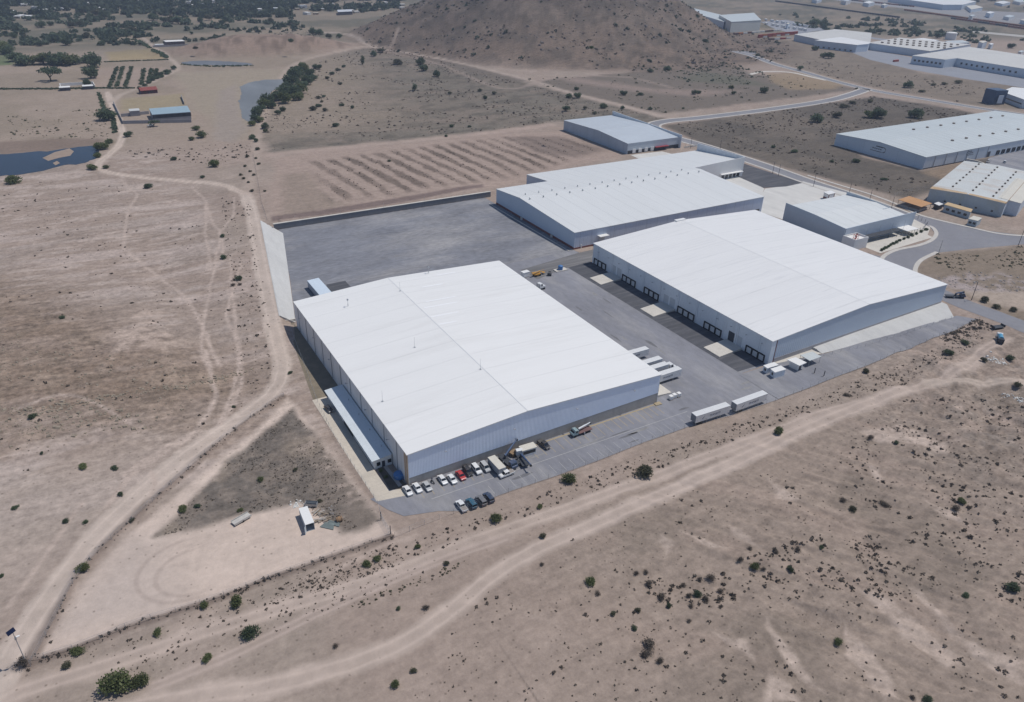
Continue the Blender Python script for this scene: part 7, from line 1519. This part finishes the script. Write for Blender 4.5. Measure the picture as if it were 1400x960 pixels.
p = in_px([(1268, 380), (1330, 372), (1450, 376), (1450, 400), (1330, 398), (1290, 392)], 420); stones('rubble', p, sz(len(p), .15, .7), ROCKG)
p = near_line([(1352, 490), (1362, 495), (1372, 494)], 60, 1.2); stones('rubble', p, sz(len(p), .2, .6), surf('white_rubble', (.62, .61, .58, 1), .9))
p = near_line([(1375, 540), (1390, 545), (1398, 548)], 50, 1.0); stones('rubble', p, sz(len(p), .2, .5), surf('white_rubble', (.62, .61, .58, 1)))
p = near_line([(400, 689), (408, 691)], 40, .8); stones('rubble', p, sz(len(p), .15, .4), surf('white_rubble', (.62, .61, .58, 1)))
p = near_line([(440, 706), (450, 704), (446, 698)], 60, 1.4); stones('rubble', p, sz(len(p), .12, .35), ROCKG)
for ln, c in ((FENCE_L, 260), (FENCE_F, 420)): p = near_line(ln, c//2, .55); tufts('bank_weeds', p, sz(len(p), .2, .6), .42, 9, LEAF_B, .8)
# far scrub
p = clumpy(in_px([(372, 207), (356, 160), (400, 95), (515, 62), (620, 88), (780, 132), (905, 162), (760, 166), (690, 176), (430, 202)], 3400), 30, .46, 321); tufts('field_scrub', p, sz(len(p), .4, 1.5), .42, 10, LEAF_B, .7)
p = clumpy(in_px([(700, 110), (1000, 90), (1050, 100), (1180, 122), (905, 156), (780, 128)], 500), 22, .48, 322); tufts('field_scrub', p, sz(len(p), .6, 2.2), .42, 10, LEAF_O, .7)
p = clumpy(in_px([(890, 92), (1000, 86), (1060, 104), (1030, 118), (930, 112)], 420), 14, .44, 323); tufts('field_scrub', p, sz(len(p), .8, 2.6), .4, 12, LEAF_F, .7)
p = clumpy(in_px([(905, 172), (1040, 155), (1195, 132), (1345, 158), (1145, 186), (1262, 234), (1345, 232), (1240, 272), (1100, 236)], 2200), 22, .46, 324); tufts('field_scrub', p, sz(len(p), .4, 1.5), .42, 10, LEAF_B, .6)
p = clumpy(in_px([(1005, 66), (1130, 82), (1245, 102), (1400, 130), (1345, 146), (1195, 120), (1100, 96)], 500), 25, .47, 325); tufts('field_scrub', p, sz(len(p), .6, 1.9), .42, 10, LEAF_B, .6)
p = clumpy(in_px([(150, 150), (10, 150), (10, 190), (150, 190)], 260), 12, .45, 326); tufts('field_scrub', p, sz(len(p), .5, 1.6), .42, 10, LEAF_O, .7)
p = in_px([(270, 200), (345, 195), (345, 215), (290, 225), (180, 215), (170, 205)], 160); tufts('field_scrub', p, sz(len(p), .4, 1.5), .42, 10, LEAF_B, .7)
p = clumpy(in_px([(1256, 362), (1280, 347), (1400, 336), (1470, 335), (1470, 380), (1330, 372), (1262, 378)], 420), 12, .46, 327); tufts('field_scrub', p, sz(len(p), .4, 1.2), .42, 10, LEAF_O, .6)
p = near_line([(1300, 458), (1340, 440), (1330, 452), (1290, 465)], 160, 2.0); tufts('field_scrub', p, sz(len(p), .3, 1.3), .42, 12, LEAF_B, .7)
core = in_px([(425,222),(560,203),(690,187),(800,192),(812,206),(740,232),(640,250),(540,266),(450,276)], 2600); A_, B_ = g(500, 225), g(580, 268); an = math.atan2(B_[1]-A_[1], B_[0]-A_[0])
vv = -core[:, 0]*math.sin(an)+core[:, 1]*math.cos(an); uu = core[:, 0]*math.cos(an)+core[:, 1]*math.sin(an)
core = core[np.sin(2*math.pi*(vv+(fbm(uu/45, vv/45, 91, 4)-.5)*6)/12.5) > .1]; tufts('furrow_weeds', core, sz(len(core), .18, .7), .42, 9, LEAF_B, .7)
# hill scrub
a = SR.random(6500)*6.28; r = 350*np.sqrt(SR.random(6500)); p = np.stack([HILL[0]+r*np.cos(a), HILL[1]+r*np.sin(a)], 1)
p = p[fbm(p[:, 0]/40, p[:, 1]/40, 331, 4)+.10*(1-r/350) > .48]; tufts('hill_scrub', p, sz(len(p), .5, 2.4), .40, 10, LEAF_B, .8)
p2 = p[SR.random(len(p)) < .14]+SR.normal(size=(1, 2)); tufts('hill_scrub', p2, sz(len(p2), 1.4, 4.2), .38, 16, LEAF_F, .9)
# far woods of the town
def wood(poly, n, s0, s1, thr, seed, scale=60):
    p = clumpy(in_px(poly, n), scale, thr, seed); tufts('far_wood', p, SR.uniform(s0, s1, len(p)), .34, 26, LEAF_F, 1.1)
wood([(-60, -18), (560, -18), (545, 12), (470, 20), (380, 24), (300, 26), (200, 22), (100, 20), (-60, 30)], 3000, 5, 10, .40, 341, 90)
wood([(-60, 30), (100, 20), (220, 24), (400, 26), (420, 40), (250, 44), (120, 62), (-60, 66)], 800, 3.5, 7.5, .49, 342, 50)
wood([(150, 45), (260, 40), (420, 40), (330, 56), (220, 60), (130, 66)], 260, 2.5, 5, .5, 343, 40)
wood([(1040, 20), (1230, 26), (1400, 50), (1470, 60), (1470, 74), (1330, 60), (1230, 50), (1100, 38)], 520, 3, 6.5, .52, 344, 45)
wood([(900, -10), (1480, -14), (1480, 20), (1340, 12), (1200, 0), (1060, -4)], 420, 4, 8, .50, 345, 70)
tufts('pond_reeds', near_line([(247, 88), (290, 91), (345, 90)], 90, 2.0), 1.3, .4, 12, LEAF_D, .9)
tufts('field_hedge', near_line([(0, 122), (60, 122), (120, 121), (180, 121)], 260, 1.2), 1.3, .4, 12, LEAF_D, .9)
for a_, b_ in (((160, 92), (150, 119)), ((168, 92), (159, 119)), ((180, 92), (171, 119)), ((197, 94), (193, 116)), ((207, 95), (203, 113)), ((214, 95), (210, 108)), ((135, 128), (146, 158)), ((154, 158), (158, 182))):
    tufts('field_hedge', near_line([a_, b_], 70, .8), 1.5, .4, 12, LEAF_D, .9)
tufts('field_hedge', near_line([(145, 85), (228, 82)], 130, .9), 1.2, .4, 12, LEAF_D, .8); tufts('field_hedge', near_line([(185, 54), (228, 80)], 110, 1.6), 2.0, .4, 12, LEAF_D, .8)

a = SR.random(1500)*6.28; r = 340*np.sqrt(SR.random(1500)); p = np.stack([HILL[0]+r*np.cos(a), HILL[1]+r*np.sin(a)], 1); p = clumpy(p, 45, .53, 351)
stones('hill_rocks', p, sz(len(p), .6, 2.6), surf('brown_rock', (.17, .145, .13, 1), .95, .3, .2))
p = clumpy(in_px([(330, 42), (390, 38), (440, 44), (440, 56), (380, 60), (330, 56)], 300), 14, .45, 352); stones('hill_rocks', p, sz(len(p), .6, 2.4), ROCK)
build_ground()
# ------------------------------------------------------------------ light, air, camera
def setup():
    w = bpy.data.worlds.new('World'); SC.world = w; w.use_nodes = True
    nt = w.node_tree; bg = nt.nodes['Background']; sky = nt.nodes.new('ShaderNodeTexSky')
    sky.sky_type = 'NISHITA'; sky.sun_disc = False
    el = math.radians(63.5); az = math.atan2(1.0, -.16)          # sun bearing, clockwise from +Y
    sky.sun_elevation = el; sky.sun_rotation = az; sky.altitude = 1900; sky.dust_density = 1.2
    nt.links.new(sky.outputs[0], bg.inputs[0]); bg.inputs[1].default_value = .095
    l = bpy.data.lights.new('sun', 'SUN'); l.energy = 3.1; l.angle = math.radians(.53); l.color = (1, .955, .89)
    o = bpy.data.objects.new('sun', l); COL.objects.link(o)
    d = Vector((math.sin(az)*math.cos(el), math.cos(az)*math.cos(el), math.sin(el)))
    o.rotation_euler = d.to_track_quat('Z', 'Y').to_euler(); o.location = d*500
    c = bpy.data.cameras.new('camera'); c.sensor_fit = 'HORIZONTAL'; c.sensor_width = 36.0; c.lens = 36.0*F_PX/1400.0
    c.clip_start = 1.0; c.clip_end = 60000
    co = bpy.data.objects.new('camera', c); COL.objects.link(co)
    M = Matrix.Identity(4)
    for i, a in enumerate((AX_R, AX_U, -AX_F)):
        for j in range(3): M[j][i] = a[j]
    M.translation = Vector(EYE); co.matrix_world = M; SC.camera = co
    # air
    hz = MB().box(-32000, -32000, -7, 32000, 32000, 190).build('haze', None); hz['kind'] = 'stuff'
    m = bpy.data.materials.new('haze'); m.use_nodes = True; n = m.node_tree.nodes; n.clear()
    v = n.new('ShaderNodeVolumePrincipled'); v.inputs['Density'].default_value = HAZE; v.inputs['Color'].default_value = (.66, .77, 1.0, 1)
    v.inputs['Anisotropy'].default_value = .0
    out = n.new('ShaderNodeOutputMaterial'); m.node_tree.links.new(v.outputs[0], out.inputs['Volume']); hz.data.materials.append(m)
    SC.view_settings.view_transform = 'Standard'; SC.view_settings.look = 'None'; SC.view_settings.exposure = EXPO; SC.view_settings.gamma = 1.0
    SC.view_settings.use_curve_mapping = False
    SC.cycles.max_bounces = 5; SC.cycles.diffuse_bounces = 3; SC.cycles.glossy_bounces = 2; SC.cycles.volume_bounces = 0; SC.cycles.transparent_max_bounces = 4
HAZE = 0.00012; EXPO = 0.0
setup()
